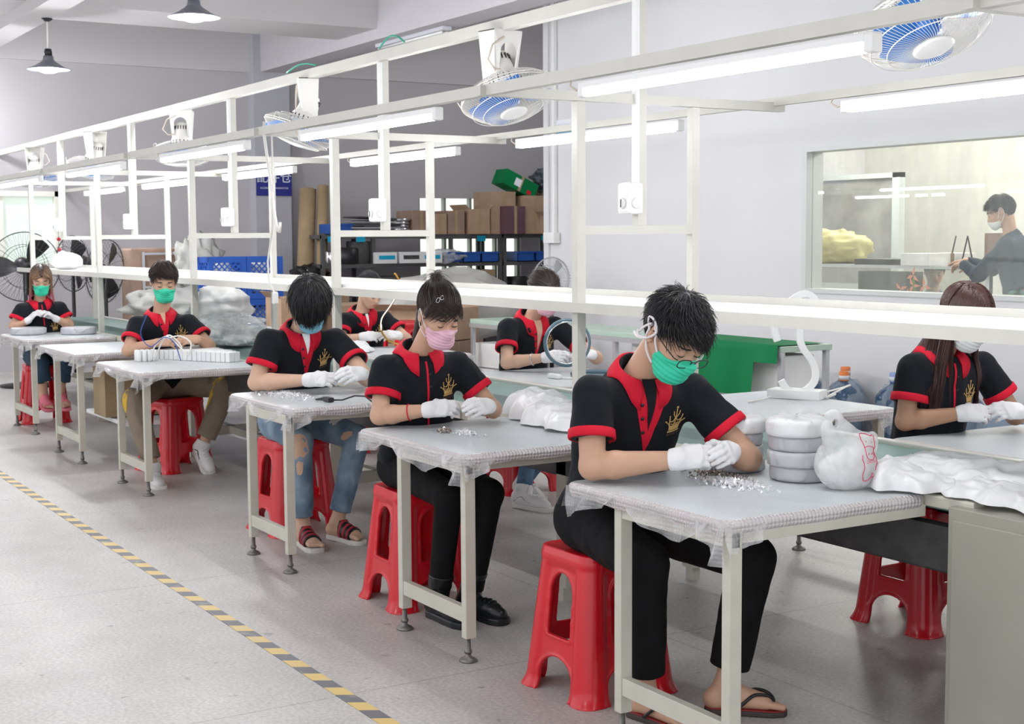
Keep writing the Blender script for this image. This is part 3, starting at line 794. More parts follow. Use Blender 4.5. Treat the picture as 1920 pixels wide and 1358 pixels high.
stool(-10.9, 5.55, .2, 'orange plastic stool at the bottom of the stack by the green table', z=.0, m=M['stool_orange'])

# ============================================================ work tables
WT = {}
def drape_mesh(x0, x1, y0, y1, z, seed, far=False):
    """bubble wrap skin: rounded slab top surface with rolled edge, in table space"""
    f = rc((0,0,0), (0,0,1), 1, 1)
def work_table(cx0, cx1, y0, y1, lx0, lx1, ly, label, seed=0, far=False, cross=True, flaps=True, zt=.75):
    """top spans cx0..cx1, y0..y1; two legs at ly with x lx0, lx1"""
    t = empty('work_table', ((cx0+cx1)/2, (y0+y1)/2, 0), 0, label, 'table', 'work tables covered in bubble wrap')
    ox, oy = (cx0+cx1)/2, (y0+y1)/2
    X0, X1, Y0, Y1 = cx0-ox, cx1-ox, y0-oy, y1-oy
    # top: rounded slab
    mb = MB(); mb.box((X0, Y0, zt-.028), (X1, Y1, zt-.006), .006); mb.build('table_top', M['leg_paint'], t)
    # wrapped skin, slightly wavy
    rs = np.random.RandomState(seed); nx, ny = 36, 40; V = []; F = []
    ph = rs.rand(6)*6.28; kk = rs.randn(6, 2)*14
    prof = [(-.004, -.034), (-.010, -.026), (-.011, -.014), (-.006, -.004), (.004, .0005)]
    cor = .03
    def ring(off, dz):
        pts = []
        x0_, x1_, y0_, y1_ = X0+off, X1-off, Y0+off, Y1-off; r = max(cor-off, .01)
        for (cx, cy, a0) in ((x1_-r, y0_+r, -PI/2), (x1_-r, y1_-r, 0), (x0_+r, y1_-r, PI/2), (x0_+r, y0_+r, PI)):
            for k in range(7):
                a = a0+PI/2*k/6; pts.append((cx+r*math.cos(a), cy+r*math.sin(a)))
        # densify straight edges
        out = []
        for i in range(len(pts)):
            a = np.array(pts[i]); b = np.array(pts[(i+1) % len(pts)]); L = np.linalg.norm(b-a); q = 12 if L > .1 else 1
            for k in range(q): out.append(a+(b-a)*k/q)
        return [(p[0], p[1], zt+dz) for p in out]
    rows = [ring(o_, d_) for o_, d_ in prof]; n = len(rows[0])
    for ri, rw in enumerate(rows):
        for i, p in enumerate(rw):
            wv = .004*math.sin(i*1.3+ph[0])+.003*math.sin(i*.7+ph[1]) if ri < 3 else 0
            V.append((p[0]+wv*.3, p[1], p[2]+wv-(.006 if ri == 0 else 0)))
    for ri in range(len(rows)-1):
        for i in range(n): F.append((ri*n+i, ri*n+(i+1) % n, (ri+1)*n+(i+1) % n, (ri+1)*n+i))
    link('wrap_edge', fast_mesh('wrap_edge', V, F), M['wrap_edge'], t)
    V = []; F = []
    for j in range(ny+1):
        for i in range(nx+1):
            u, v = i/nx, j/ny
            x = X0+.004+(X1-X0-.008)*u; y = Y0+.004+(Y1-Y0-.008)*v
            # round the corners
            for sx, sy in ((X0, Y0), (X1, Y0), (X0, Y1), (X1, Y1)):
                dx = x-(sx+(cor if sx < 0 else -cor)); dy = y-(sy+(cor if sy < 0 else -cor))
                if dx*(1 if sx > 0 else -1) > 0 and dy*(1 if sy > 0 else -1) > 0:
                    L = math.hypot(dx, dy)
                    if L > cor-.004: x = x-dx+dx/L*(cor-.004); y = y-dy+dy/L*(cor-.004)
            s = sum(math.sin(kk[q] @ np.array([x, y])+ph[q]) for q in range(6))/6
            edge = min(u, 1-u, v, 1-v)
            V.append((x, y, zt+.0005+max(0, s)*.0035*min(1, edge*14)))
    for j in range(ny):
        for i in range(nx): F.append((j*(nx+1)+i, j*(nx+1)+i+1, (j+1)*(nx+1)+i+1, (j+1)*(nx+1)+i))
    link('wrap_top', fast_mesh('wrap_top', V, F), M['wrap_top'], t)
    # legs with foot bar and levelling feet
    lw = .034; s = 1 if far else -1
    yb = ly-oy
    for k, lx in enumerate((lx0, lx1)):
        x = lx-ox
        lg = MB().box((x, yb, .085), (x+lw, yb+lw+.008, zt-.03), .003).build('leg', M['leg_paint'], t)
        MB().lathe([(.030, 0), (.034, .004), (.026, .012), (.011, .020), (.009, .09)], 18, Matrix.Translation((x+lw/2, yb+lw/2, 0))).lathe([(.014, .03), (.014, .042)], 6, Matrix.Translation((x+lw/2, yb+lw/2, 0))).build('levelling_foot', M['foot_steel'], lg)
        # inner legs near the bench
    MB().box((lx0-ox+lw, yb+.004, .14), (lx1-ox, yb+.032, .195), .002).build('foot_bar', M['leg_paint'], t)
    MB().box((lx0-ox, yb+.004, zt-.075), (lx1-ox+lw, yb+.034, zt-.03), .002).build('top_rail', M['leg_paint'], t)
    for lx in (lx0, lx1):
        x = lx-ox; ya, ybb = sorted((yb+.04, (Y1 if not far else Y0)))
        MB().box((x+.004, ya, zt-.065), (x+.03, ybb, zt-.03), .002).build('side_rail', M['leg_paint'], t)
    # hanging flaps of wrap
    if flaps:
        def flap(p0, p1, drop, sag, sd, out=(0, -1)):
            rs2 = np.random.RandomState(sd); V = []; F = []; n, m_ = 22, 9
            for i in range(n+1):
                u = i/n; d = drop*(max(0, math.sin(PI*u))**.6)*(1+.18*math.sin(u*7+sd))
                if sag == 'left': d = drop*(1-u)**.6*(.9+.1*math.sin(u*6+sd))
                if sag == 'right': d = drop*u**.6*(.9+.1*math.sin(u*6+sd))
                for j in range(m_+1):
                    v = j/m_; wv = .016*math.sin(u*11+v*2+sd)*v+.005*math.sin(u*26+sd*2)*v
                    x = p0[0]+(p1[0]-p0[0])*u; y = p0[1]+(p1[1]-p0[1])*u
                    V.append((x+out[0]*(wv+.012*v), y+out[1]*(wv+.014*v), zt-.012-d*v))
            for i in range(n):
                for j in range(m_): F.append((i*(m_+1)+j, (i+1)*(m_+1)+j, (i+1)*(m_+1)+j+1, i*(m_+1)+j+1))
            link('wrap_flap', fast_mesh('wrap_flap', V, F), M['wrap_flap'], t)
        yy = Y0-.006 if not far else Y1+.006; so = (0, -1) if not far else (0, 1)
        flap((X0+.0, yy), (X0+.26, yy), .10, 'left', seed+1, so)
        flap((X0+.30, yy), (X1-.05, yy), .07, 'mid', seed+2, so)
        flap((X1-.10, yy), (X1+.005, yy), .13, 'right', seed+3, so)
        flap((X1+.006, yy+.0 if not far else yy-.12), (X1+.006, yy+.16 if not far else yy), .09, 'left', seed+4, (1, 0))
        flap((X0-.006, yy if not far else yy-.2), (X0-.006, yy+.2 if not far else yy), .08, 'left', seed+5, (-1, 0))
    return t
work_table(-3.63, -2.88, 2.41, 3.16, -3.40, -2.905, 2.42, 'bubble-wrapped work table nearest the camera, with crystals and wrapped rolls', 1)
work_table(-5.11, -4.28, 2.40, 3.16, -4.83, -4.335, 2.42, 'bubble-wrapped work table of the ponytailed woman', 2)
work_table(-6.66, -5.88, 2.43, 3.16, -6.40, -5.945, 2.41, 'bubble-wrapped work table of the man in ripped jeans', 3)
work_table(-8.90, -8.0, 2.38, 3.16, -8.76, -8.225, 2.46, 'work table of the green-masked man, covered with white boxes', 4)
work_table(-10.60, -9.55, 2.42, 3.16, -10.30, -9.67, 2.45, 'empty wrapped work table with nobody at it, second from the left', 5)
work_table(-12.05, -11.2, 2.46, 3.16, -12.0, -11.36, 2.53, 'work table of the woman in pink slides at far left, with two white rolls', 6)
work_table(-3.75, -2.75, 3.93, 4.66, -3.5, -2.8, 4.62, 'far-side work table at the right edge with crystals, before the long-haired woman', 7, True)
work_table(-5.27, -4.42, 3.93, 4.66, -5.06, -4.56, 4.66, 'far-side wrapped work table carrying the white curved lamp', 8, True)
work_table(-6.92, -6.0, 3.93, 4.62, -6.8, -6.1, 4.58, 'far-side work table of the woman holding the ring', 9, True)
work_table(-8.98, -8.1, 3.93, 4.62, -8.9, -8.2, 4.58, 'far-side work table of the woman with the gold lamp', 10, True)
work_table(-11.9, -10.9, 3.93, 4.62, -11.8, -11.0, 4.58, 'far-side work table under the large plastic bags', 11, True)

# ============================================================ things on the tables
ZT = .752
def crystals(name, cx, cy, rx, ry, n, seed, label, m='crystal', h=.012):
    rs = np.random.RandomState(seed); mb = MB()
    for i in range(n):
        a = rs.rand()*2*PI; q = min(1.6, abs(rs.randn())*.55+.05*rs.rand()); s = .0028+.0038*rs.rand()
        x, y, z = cx+rx*q*math.cos(a), cy+ry*q*math.sin(a), ZT+.003+rs.rand()*h*max(0, 1-q)
        R = Matrix.Translation((x, y, z)) @ Matrix.Rotation(rs.rand()*6, 4, (rs.randn(), rs.randn(), rs.randn()+.01)) @ Matrix.Diagonal((s, s, s*1.5, 1))
        if rs.rand() < .25:   # little metal hook pins
            mb.add([(-.1,0,-1.8),(.1,0,-1.8),(0,.15,-1.8),(-.1,0,1.8),(.1,0,1.8),(0,.15,1.8)], [(0,1,4,3),(1,2,5,4),(2,0,3,5),(0,2,1),(3,4,5)], M=R)
        else:
            mb.add([(0,0,-1),(1,0,0),(0,1,0),(-1,0,0),(0,-1,0),(0,0,1)], [(0,2,1),(0,3,2),(0,4,3),(0,1,4),(5,1,2),(5,2,3),(5,3,4),(5,4,1)], M=R)
    o = mb.build(name, M[m]); tag(o, label, 'beads', kind='stuff'); return o
crystals('crystal_beads', -3.42, 2.835, .11, .05, 620, 1, 'pile of clear crystal beads with dark wire pins under the gloves of the man with glasses', 'crystal2', .02)
crystals('crystal_beads', -3.31, 2.79, .15, .065, 620, 2, 'sparkling clear crystal beads spread on the nearest table in front of the darker pile')
crystals('crystal_beads', -4.83, 2.63, .045, .03, 90, 3, 'small clump of dark wire pins on the ponytailed woman\'s table', 'crystal2')
crystals('crystal_beads', -4.72, 2.67, .09, .035, 150, 4, 'clear crystal beads scattered on the ponytailed woman\'s table')
crystals('crystal_beads', -6.40, 2.62, .20, .08, 420, 5, 'clear crystal beads spread on the table of the man in ripped jeans')
crystals('crystal_beads', -3.28, 4.32, .12, .05, 300, 6, 'clear crystal beads on the far table at the right edge, in front')
crystals('crystal_beads', -3.33, 4.48, .10, .04, 200, 7, 'darker crystal beads under the gloves of the long-haired woman', 'crystal2')

def wrapped_roll(x, y, z, r, h, rz, seed, label, group, top=False):
    rs = np.random.RandomState(seed); V = []; F = []; n = 64; ph = rs.rand(8)*6.28; fq = rs.randint(5, 26, 8)
    prof = [(.0, -.004), (.55, .0), (.90, .0), (.985, .06), (1.0, .25), (1.005, .5), (1.0, .78), (.985, .93), (.93, 1.0), (.6, 1.0), (.3, .96), (.0, .95)]
    if top: prof[-4:] = [(.9, 1.06), (.66, 1.12), (.34, 1.06), (.0, 1.16)]
    for pi, (pr, pz) in enumerate(prof):
        for k in range(n):
            a = 2*PI*k/n
            fold = sum((1-abs(math.sin(fq[q]*a*.5+ph[q]+pz*2.2*math.sin(a*3+ph[7-q]))))**3 for q in range(6))/6
            am = .11 if pi > 1 else 0
            up = (.6 if top and pi >= 8 else .06)*fold
            V.append((r*pr*(1+am*(fold-.3))*math.cos(a), r*pr*(1+am*(fold-.3))*math.sin(a), h*(pz+(up if pi > 3 else 0))))
    for i in range(len(prof)-1):
        for k in range(n): F.append((i*n+k, i*n+(k+1) % n, (i+1)*n+(k+1) % n, (i+1)*n+k))
    o = link('wrapped_roll', fast_mesh('wrapped_roll', V, F), M['plastic_sheet'] if top else M['roll_wrap']); o.location = (x, y, z); o.rotation_euler = (0, 0, rz)
    tag(o, label, 'roll', group); return o
words = ['lowest', 'second lowest', 'third from the table', 'topmost']
for k in range(4):
    wrapped_roll(-3.27+.006*math.sin(k*2), 3.03+.008*math.cos(k*3), ZT+.046*k, .098, .046, k*1.3, 20+k, 'flat tissue-wrapped roll, %s of the front stack beside the carrier bag' % words[k], 'tissue-wrapped rolls in two stacks', k == 3)
    wrapped_roll(-3.52+.006*math.cos(k*2), 2.99+.008*math.sin(k*3), ZT+.041*k, .088, .041, k*1.7+1, 30+k, 'flat tissue-wrapped roll, %s of the rear stack behind the left glove' % words[k], 'tissue-wrapped rolls in two stacks', k == 3)
wrapped_roll(-11.85, 2.63, ZT, .14, .055, 0, 41, 'white flat roll at the left on the far left table', 'white rolls on the far left table')
wrapped_roll(-11.65, 2.98, ZT, .14, .055, 1, 42, 'white flat roll at the right on the far left table', 'white rolls on the far left table')

# carrier bag with red print: an upright blob with two handles
def carrier_bag():
    c = v3(-3.06, 3.02, ZT)
    t = empty('carrier_bag', tuple(c), 0, 'white translucent plastic carrier bag with red animal line drawing, on the nearest table', 'bag')
    R = np.array([[.52, .854, 0], [-.854, .52, 0], [0, 0, 1.]])   # wide axis runs along the first row
    prims = [(el((0, 0, .068), (.086, .066, .072), R), .03), (el(tuple(R[0]*.012+v3(0, 0, .115)), (.070, .042, .060), R), .03),
             (rc(tuple(R[0]*-.012+v3(0, 0, .10)), tuple(R[0]*-.040+v3(0, 0, .215)), .066, .020, (R[1], .55)), .025),
             (rc(tuple(R[0]*-.02+v3(0, 0, .155)), tuple(R[0]*.062+v3(0, 0, .138)), .030, .012, (R[1], .5)), .02),
             (rc(tuple(R[0]*.045+v3(0, 0, .08)), tuple(R[0]*.070+v3(0, 0, .142)), .034, .010, (R[1], .4)), .012), (rc(tuple(R[0]*.065+v3(0, 0, .02)), tuple(R[0]*.073+v3(0, 0, .14)), .014, .010, (R[1], .5)), .02)]
    base = union(prims); wr = wrinkle(5, 34, .026, (0, 0, 1))
    hc = R[0]*-.035+v3(0, 0, .198)
    def f(P):
        d = base(P)+wr(P); q = P-hc
        hole = np.sqrt((q@R[0])**2*2.6+(q[:, 2])**2)-.012
        d = smax(d, -hole, .003); return np.maximum(d, -P[:, 2]+.001)
    f.bb = base.bb
    o = sdf_obj('bag_body', f, .004, M['plastic_bag'], t)
    inner = union([(el((0, 0, .062), (.07, .05, .05), R), .02), (el(tuple(R[0]*-.03+v3(0, 0, .05)), (.05, .045, .045), R), .02), (el(tuple(R[0]*.03+v3(0, 0, .09)), (.045, .04, .04), R), .02)])
    wi = wrinkle(8, 50, .008)
    g = lambda P: np.maximum(inner(P)+wi(P), -P[:, 2]+.003); g.bb = inner.bb
    sdf_obj('contents', g, .005, M['plastic_sheet'], t)
    # red print, projected onto the camera-side right flank
    nd = nrm(R[0]*.75+R[1]*-1.0); sx = nrm(np.cross((0, 0, 1), nd)); 
    o0 = R[0]*.045+v3(0, 0, .0)
    strokes = [[(-.014,.165),(-.017,.172),(-.012,.178),(-.006,.174)], [(-.006,.174),(.006,.182),(.018,.184),(.026,.180)], [(-.014,.165),(-.013,.14),(-.012,.12),(-.009,.108),(.002,.101),(.016,.102),(.026,.108),(.030,.12),(.030,.15),(.026,.18)],
               [(-.010,.135),(0,.142),(.014,.145),(.028,.142)], [(.0,.155),(.001,.158)], [(.016,.157),(.017,.160)], [(0,.122),(.003,.117)], [(.018,.124),(.021,.119)],
               [(-.010,.118),(-.022,.120),(-.024,.104),(-.026,.09),(-.018,.084),(-.010,.078),(-.011,.062),(-.006,.048),(.002,.044),(.008,.046),(.006,.058),(.0,.054)], [(.008,.046),(.016,.036),(.026,.032),(.034,.036),(.036,.048)], [(.040,.118),(.044,.104),(.038,.092),(.036,.078),(.037,.062),(.036,.048)]]
    mb = MB()
    for st in strokes:
        P = []
        for a, b in zip(st[:-1], st[1:]):
            for k in range(4): P.append((a[0]+(b[0]-a[0])*k/4, a[1]+(b[1]-a[1])*k/4))
        P.append(st[-1])
        Q = project(f, [o0+sx*-a+v3(0, 0, b)*.92+nd*.12 for a, b in P], -nd, .001)
        mb.tube([tuple(q) for q in Q], .0011, 5)
    mb.build('red_print', M['red_print'], t)
    text_on(f, 'CROUA', o0+v3(0, 0, .083)+nd*.12, sx, v3(0, 0, 1), -nd, .013, M['red_print'], t, 'lettering', center=(-.006, 0))
def text_mesh(s, size):
    cu = bpy.data.curves.new('txt', 'FONT'); cu.body = s; cu.size = size; cu.align_x = 'CENTER'; cu.resolution_u = 3
    o = bpy.data.objects.new('txt', cu); COL.objects.link(o)
    dg = bpy.context.evaluated_depsgraph_get(); me = bpy.data.meshes.new_from_object(o.evaluated_get(dg))
    bpy.data.objects.remove(o); return me
def text_on(f, s, origin, ax, ay, d, size, m, parent, name, center=(0, 0), out=.0012):
    me = text_mesh(s, size); n = len(me.vertices)
    if n == 0: return
    co = np.zeros(n*3); me.vertices.foreach_get('co', co); co = co.reshape(-1, 3)
    P = origin+np.outer(co[:, 0]+center[0], ax)+np.outer(co[:, 1]+center[1], ay)
    Q = project(f, P, d, out) if f is not None else P
    me.vertices.foreach_set('co', Q.astype(np.float32).ravel()); me.update()
    o = link(name, me, m, parent); return o
carrier_bag()

# crumpled plastic sheets
def crumple(name, pts, widths, hs, seed, label, m='plastic_sheet', amp=.05, freq=13, zmin=None, n=110, w=64):
    """soft heap following a spine, with sharp folds"""
    rs = np.random.RandomState(seed); K = rs.randn(9, 2)*freq; ph = rs.rand(9)*6.28; Mw = rs.randn(9, 2)*freq*.4
    pts = [np.array(p, float) for p in pts]; V = []; F = []; L = len(pts)-1
    for i in range(n+1):
        u = i/n*L; k = min(int(u), L-1); t = u-k; t2 = t*t*(3-2*t)
        p = pts[k]*(1-t)+pts[k+1]*t; dxy = nrm((pts[k+1]-pts[k])*v3(1, 1, 0)); nx_ = v3(-dxy[1], dxy[0], 0)
        wd = widths[k]*(1-t2)+widths[k+1]*t2; h = hs[k]*(1-t2)+hs[k+1]*t2
        e = min(1, i/5, (n-i)/5)
        for j in range(w+1):
            v = j/w*2-1; a = v
            q = p+nx_*wd*a*(.7+.3*e)
            f_ = sum((1-abs(math.sin(K[c] @ q[:2]+ph[c]+1.3*math.sin(Mw[c] @ q[:2]*1.7+ph[8-c]))))*(1.5 if c < 3 else .6) for c in range(9))/8-.42
            f_ += .35*abs(math.sin(K[1] @ q[:2]*2.6+ph[2]+2*f_))*.5
            cap = max(0, 1-abs(a)**2.6)**.6*e**.5
            vv = Vector((q[0]*9+seed, q[1]*9, wd*a*3)); vr = .6*mnoise.voronoi(vv)[0][0]+.3*mnoise.voronoi(vv*2.4)[0][0]
            z = p[2]+h*cap*(.75+.3*f_)+amp*.9*(vr-.32)*(.3+cap)+.012*f_
            wob = .02*math.sin(u*9+seed)*(1 if v > 0 else -1)*abs(v)
            V.append((q[0]+nx_[0]*wob, q[1]+nx_[1]*wob, max(z, p[2]+.002+.004*f_)))
    for i in range(n):
        for j in range(w): F.append((i*(w+1)+j, i*(w+1)+j+1, (i+1)*(w+1)+j+1, (i+1)*(w+1)+j))
    o = link(name, fast_mesh(name, V, F), M[m]); tag(o, label, 'plastic sheet'); return o
crumple('plastic_sheet', [(-3.22, 3.34, .755), (-3.0, 3.36, .757), (-2.78, 3.42, .757), (-2.50, 3.60, .757)], [.10, .15, .15, .09], [.05, .085, .08, .02], 1, 'crumpled translucent plastic behind the carrier bag, ending in a knotted tip')
crumple('plastic_sheet', [(-3.08, 3.10, .757), (-2.96, 3.16, .757), (-2.84, 3.26, .757)], [.07, .10, .08], [.06, .075, .03], 2, 'crumpled white plastic bag lying right of the carrier bag')
crumple('plastic_sheet', [(-2.90, 3.22, .757), (-2.74, 3.27, .755), (-2.55, 3.33, .742)], [.06, .12, .15], [.02, .05, .03], 3, 'white crumpled plastic sheet hanging over the top of the end cabinet')
crumple('plastic_sheet', [(-5.22, 3.22, .757), (-5.0, 3.18, .757), (-4.75, 3.12, .757), (-4.45, 3.10, .757)], [.09, .13, .14, .12], [.10, .13, .10, .05], 4, 'long heap of white plastic sheets behind the ponytailed woman, at her table')

# small cable with dark clip on the third table
t = empty('black_cable', (-6.02, 2.72, ZT), 0, 'black coiled cable with plug lying on the table of the man in ripped jeans', 'cable')
MB().tube([(-.14, -.02, .004), (-.1, -.07, .005), (-.04, -.05, .006), (.02, .01, .008), (.07, .05, .03), (.12, .08, .03), (.18, .09, .006)], .004, 6).build('cord', M['black_plastic'], t)
MB().box((-.05, -.06, .0), (.02, -.03, .022), .006).build('plug', M['black_plastic'], t)

# white box blocks on the fourth table
i = 0
proto = MB().box((-.0165, -.024, 0), (.0165, .024, .060), .003); pm = proto.mesh('white_block'); pm.materials.append(M['paper'])
e1_, e2_ = v3(.872, .489, 0), v3(-.489, .872, 0)
for r_ in range(16):
    for c_ in range(6):
        q_ = v3(-8.86, 2.77, ZT)+e1_*(.0385*r_+random.uniform(-.001, .001))+e2_*(.0525*c_+random.uniform(-.001, .001))
        if q_[1] > 3.12 or q_[0] > -8.02: continue
        o = bpy.data.objects.new('white_block', pm); COL.objects.link(o)
        o.location = tuple(q_); o.rotation_euler = (0, 0, math.atan2(.489, .872)+random.uniform(-.02, .02))
        tag(o, 'small white oblong block standing in the dense block of rows before the green-masked man', 'box', 'white blocks on the fourth table')
cm = MB().lathe([(.0, 0), (.014, .0), (.0155, .004), (.0155, .062), (.012, .07), (0, .072)], 16).mesh('white_capsule'); cm.materials.append(M['white_plastic'])
for k in range(8):
    o = bpy.data.objects.new('white_capsule', cm); COL.objects.link(o)
    o.location = (-8.78+.036*(k//4)+.002*k, 2.60+.033*(k % 4), ZT); tag(o, 'white rounded cylinder standing in the small cluster at the left of the white blocks', 'cylinder', 'white cylinders on the fourth table')
t = empty('white_cables', (-8.5, 2.72, .85), 0, 'bundle of white and blue cables in the hands of the green-masked man', 'cable')
for q, (m_, pts) in enumerate((('cable_white', [(-.18,-.06,-.09),(-.16,-.04,.0),(-.08,.0,.06),(.02,.03,.03),(.1,.08,-.05)]), ('cable_white', [(-.2,-.03,-.09),(-.15,.0,.02),(-.05,.02,.07),(.05,.06,.0),(.03,.02,-.06)]),
      ('cable_white', [(-.04,.0,.05),(.05,.05,.07),(.1,.1,.03),(.1,.09,-.04)]), ('bin_blue', [(-.05,-.12,.20),(-.12,-.14,.08),(-.12,-.08,.0),(-.04,-.02,.06),(.03,.02,.03),(.06,.05,-.08)]))):
    P = [np.array(p) for p in pts]; Q = []
    for a in range(len(P)-1):
        p0, p1, p2, p3 = P[max(a-1, 0)], P[a], P[a+1], P[min(a+2, len(P)-1)]
        for k in range(6):
            s = k/6; Q.append(.5*((2*p1)+(-p0+p2)*s+(2*p0-5*p1+4*p2-p3)*s*s+(-p0+3*p1-3*p2+p3)*s**3))
    Q.append(P[-1]); MB().tube([tuple(x) for x in Q], .005 if m_ != 'bin_blue' else .003, 6).build('strand', M[m_], t)

# big plastic bags by the fourth table
o = blob('plastic_sack', (-11.3, 4.05, .93), (.25, .22, .21), M['grey_bag'], 12, .35, 30, 3.2, flat=.17); tag(o, 'big tall grey translucent plastic sack on the far-side table', 'sack')
o = blob('plastic_sack', (-9.85, 3.6, .85), (.30, .24, .12), M['clear_bag'], 14, .35, 30, 3.2, flat=.09); tag(o, 'clear plastic sack with white pieces lying on the bench', 'sack')
o = blob('white_filling', (-9.8, 3.6, .81), (.2, .16, .08), M['paper'], 15, .4, 26, 6, flat=.05, fine=.05); tag(o, 'white pieces inside the clear sack on the bench', 'filling', kind='stuff')
o = blob('cloth_bundle', (-9.6, 3.55, .80), (.10, .08, .05), M['paper'], 17, .3, 18, 4, flat=.04); tag(o, 'small white wrapped bundle beside the clear sack on the bench', 'bundle')

# curved white lamp on the far table
t = empty('curved_lamp', (-4.93, 4.55, ZT), 0, 'white curved ribbon desk lamp on a flat white base on the far table', 'lamp')
ang = math.atan2(.854, .52)
Rb = Matrix.Rotation(ang-.55, 4, 'Z')
MB().box((-.125, -.06, 0), (.125, .06, .042), .003, M=Rb).build('base', M['white_plastic'], t)
rib = []
ctl = [(-0.074,0.084), (-0.054,0.050), (-0.012,0.027), (0.037,0.035), (0.077,0.074), (0.084,0.124), (0.064,0.178), (0.025,0.233), (0.007,0.297), (0.027,0.371), (0.072,0.418), (0.077,0.458), (0.042,0.485), (0.005,0.478), (-0.054,0.436), (-0.104,0.371), (-0.109,0.322), (-0.094,0.267)]
def spline(P, n=8, closed=False):
    P = [np.array(p, float) for p in P]; Q = []
    for a in range(len(P)-1):
        p0, p1, p2, p3 = P[max(a-1, 0)], P[a], P[a+1], P[min(a+2, len(P)-1)]
        for k in range(n):
            s = k/n; Q.append(.5*((2*p1)+(-p0+p2)*s+(2*p0-5*p1+4*p2-p3)*s*s+(-p0+3*p1-3*p2+p3)*s**3))
    Q.append(P[-1]); return Q
def ribbon(ctl, M3, wdt, th, nm, m, par, n=6):
    """flat ribbon standing in a vertical plane: ctl (s,z); M3 = (unit s vector, unit normal)"""
    Q = spline([(a, b) for a, b in ctl], n); V = []; F = []
    su, nu_ = M3
    for i, q in enumerate(Q):
        d = Q[min(i+1, len(Q)-1)]-Q[max(i-1, 0)]; d = d/np.linalg.norm(d); pn = np.array([-d[1], d[0]])
        for a, b in ((-1, -1), (1, -1), (1, 1), (-1, 1)):
            s = q[0]+pn[0]*b*th/2; z = q[1]+pn[1]*b*th/2
            V.append(su*s+nu_*(a*wdt/2)+v3(0, 0, z))
    for i in range(len(Q)-1):
        for k in range(4): F.append((i*4+k, i*4+(k+1) % 4, (i+1)*4+(k+1) % 4, (i+1)*4+k))
    F += [(0, 1, 2, 3), tuple((len(Q)-1)*4+k for k in (3, 2, 1, 0))]
    return link(nm, fast_mesh(nm, V, F, False), m, par)
ribbon(ctl, (v3(.52, .854, 0), v3(.854, -.52, 0)), .026, .030, 'ribbon', M['white_plastic'], t)
MB().tube([tuple(q) for q in spline([(.05,.10,.02),(.1,.22,.05),(.16,.16,.06),(.12,.07,.01),(.06,.18,.01),(.02,.22,.008)], 6)], .0045, 6).build('cord', M['cable_white'], t)
MB().tube([tuple(q) for q in spline([(-.05,-.12,.01),(-.0,-.22,.006),(.03,-.32,.006)], 6)], .004, 6).build('cord', M['cable_white'], t)
# white lamp foot at the right edge
t = empty('white_device', (-3.02, 4.42, ZT), 0, 'white rounded lamp foot cut by the right edge of the picture', 'lamp')
MB().box((-.06, -.06, 0), (.06, .06, .04), .012).build('foot', M['white_plastic'], t); MB().tube([(.0, .0, .03), (.03, .02, .08), (.08, .03, .12)], .012, 10).build('stem', M['white_plastic'], t)
# coil and cable on the ring woman's table
t = empty('white_cables', (-6.25, 4.15, ZT), 0, 'white cables with plug lying before the woman holding the ring', 'cable')
MB().tube([tuple(q) for q in spline([(-.1,-.02,.005),(-.02,.05,.006),(.06,.0,.04),(.14,.05,.02),(.05,.08,.005),(-.05,.0,.005)], 6)], .005, 6).build('cord', M['cable_white'], t)
MB().box((-.16, -.03, 0), (-.06, .0, .025), .008).build('plug', M['white_plastic'], t)
t = MB().tube([(-.0+.13*math.cos(a), .13*math.sin(a), .012) for a in np.linspace(0, 2*PI, 33)[:-1]], .012, 8, closed=True).build('grey_ring', M['ring_teal']); t.location = (-6.35, 4.4, ZT); tag(t, 'flat grey-blue ring lying on the table under the upright ring', 'ring')
# ring held upright
t = empty('round_ring', (-6.53, 4.33, .925), 0, 'large blue-grey ring held upright by the woman in pink mask', 'ring')
e1, e2 = nrm((.35, .94, 0)), v3(.0, 0, 1)
MB().tube([tuple(e1*.125*math.cos(a)+e2*.125*math.sin(a)) for a in np.linspace(0, 2*PI, 57)[:-1]], .0105, 10, closed=True).build('rim', M['ring_teal'], t)
n3 = nrm(np.cross(e1, e2))
MB().tube([tuple(e1*.116*math.cos(a)+e2*.116*math.sin(a)+n3*.008) for a in np.linspace(0, 2*PI, 57)[:-1]], .004, 8, closed=True).build('inner_lip', M['silver'], t)
# gold lamp
t = empty('gold_lamp', (-8.87, 4.35, ZT), 0, 'shiny gold curved ribbon lamp with glowing white strip held by the unmasked woman', 'lamp')
su, nn = v3(.52, .854, 0), v3(.854, -.52, 0)
gctl = [(.22,-.0),(.12,.02),(.04,.05),(-.01,.12),(-.005,.20),(.05,.28),(.10,.36),(.125,.44),(.10,.50),(.085,.515)]
ribbon(gctl, (su, nn), .028, .012, 'ribbon', M['gold'], t)
ribbon([(a, b+.002) for a, b in gctl[3:8]], (su, nn), .034, .006, 'light_strip', emis('lamp_strip', (1, .97, .92), 1.2), t)
ribbon([(.10,.42),(.06,.40),(-.0,.385),(-.05,.385),(-.06,.37),(-.02,.362),(.05,.372),(.11,.40)], (su, nn), .02, .008, 'loop', M['gold'], t)
crumple('plastic_sheet', [(-9.0, 4.12, .757), (-8.75, 4.1, .757), (-8.5, 4.05, .757)], [.06, .08, .05], [.05, .05, .02], 6, 'small crumpled plastic before the woman with the gold lamp')
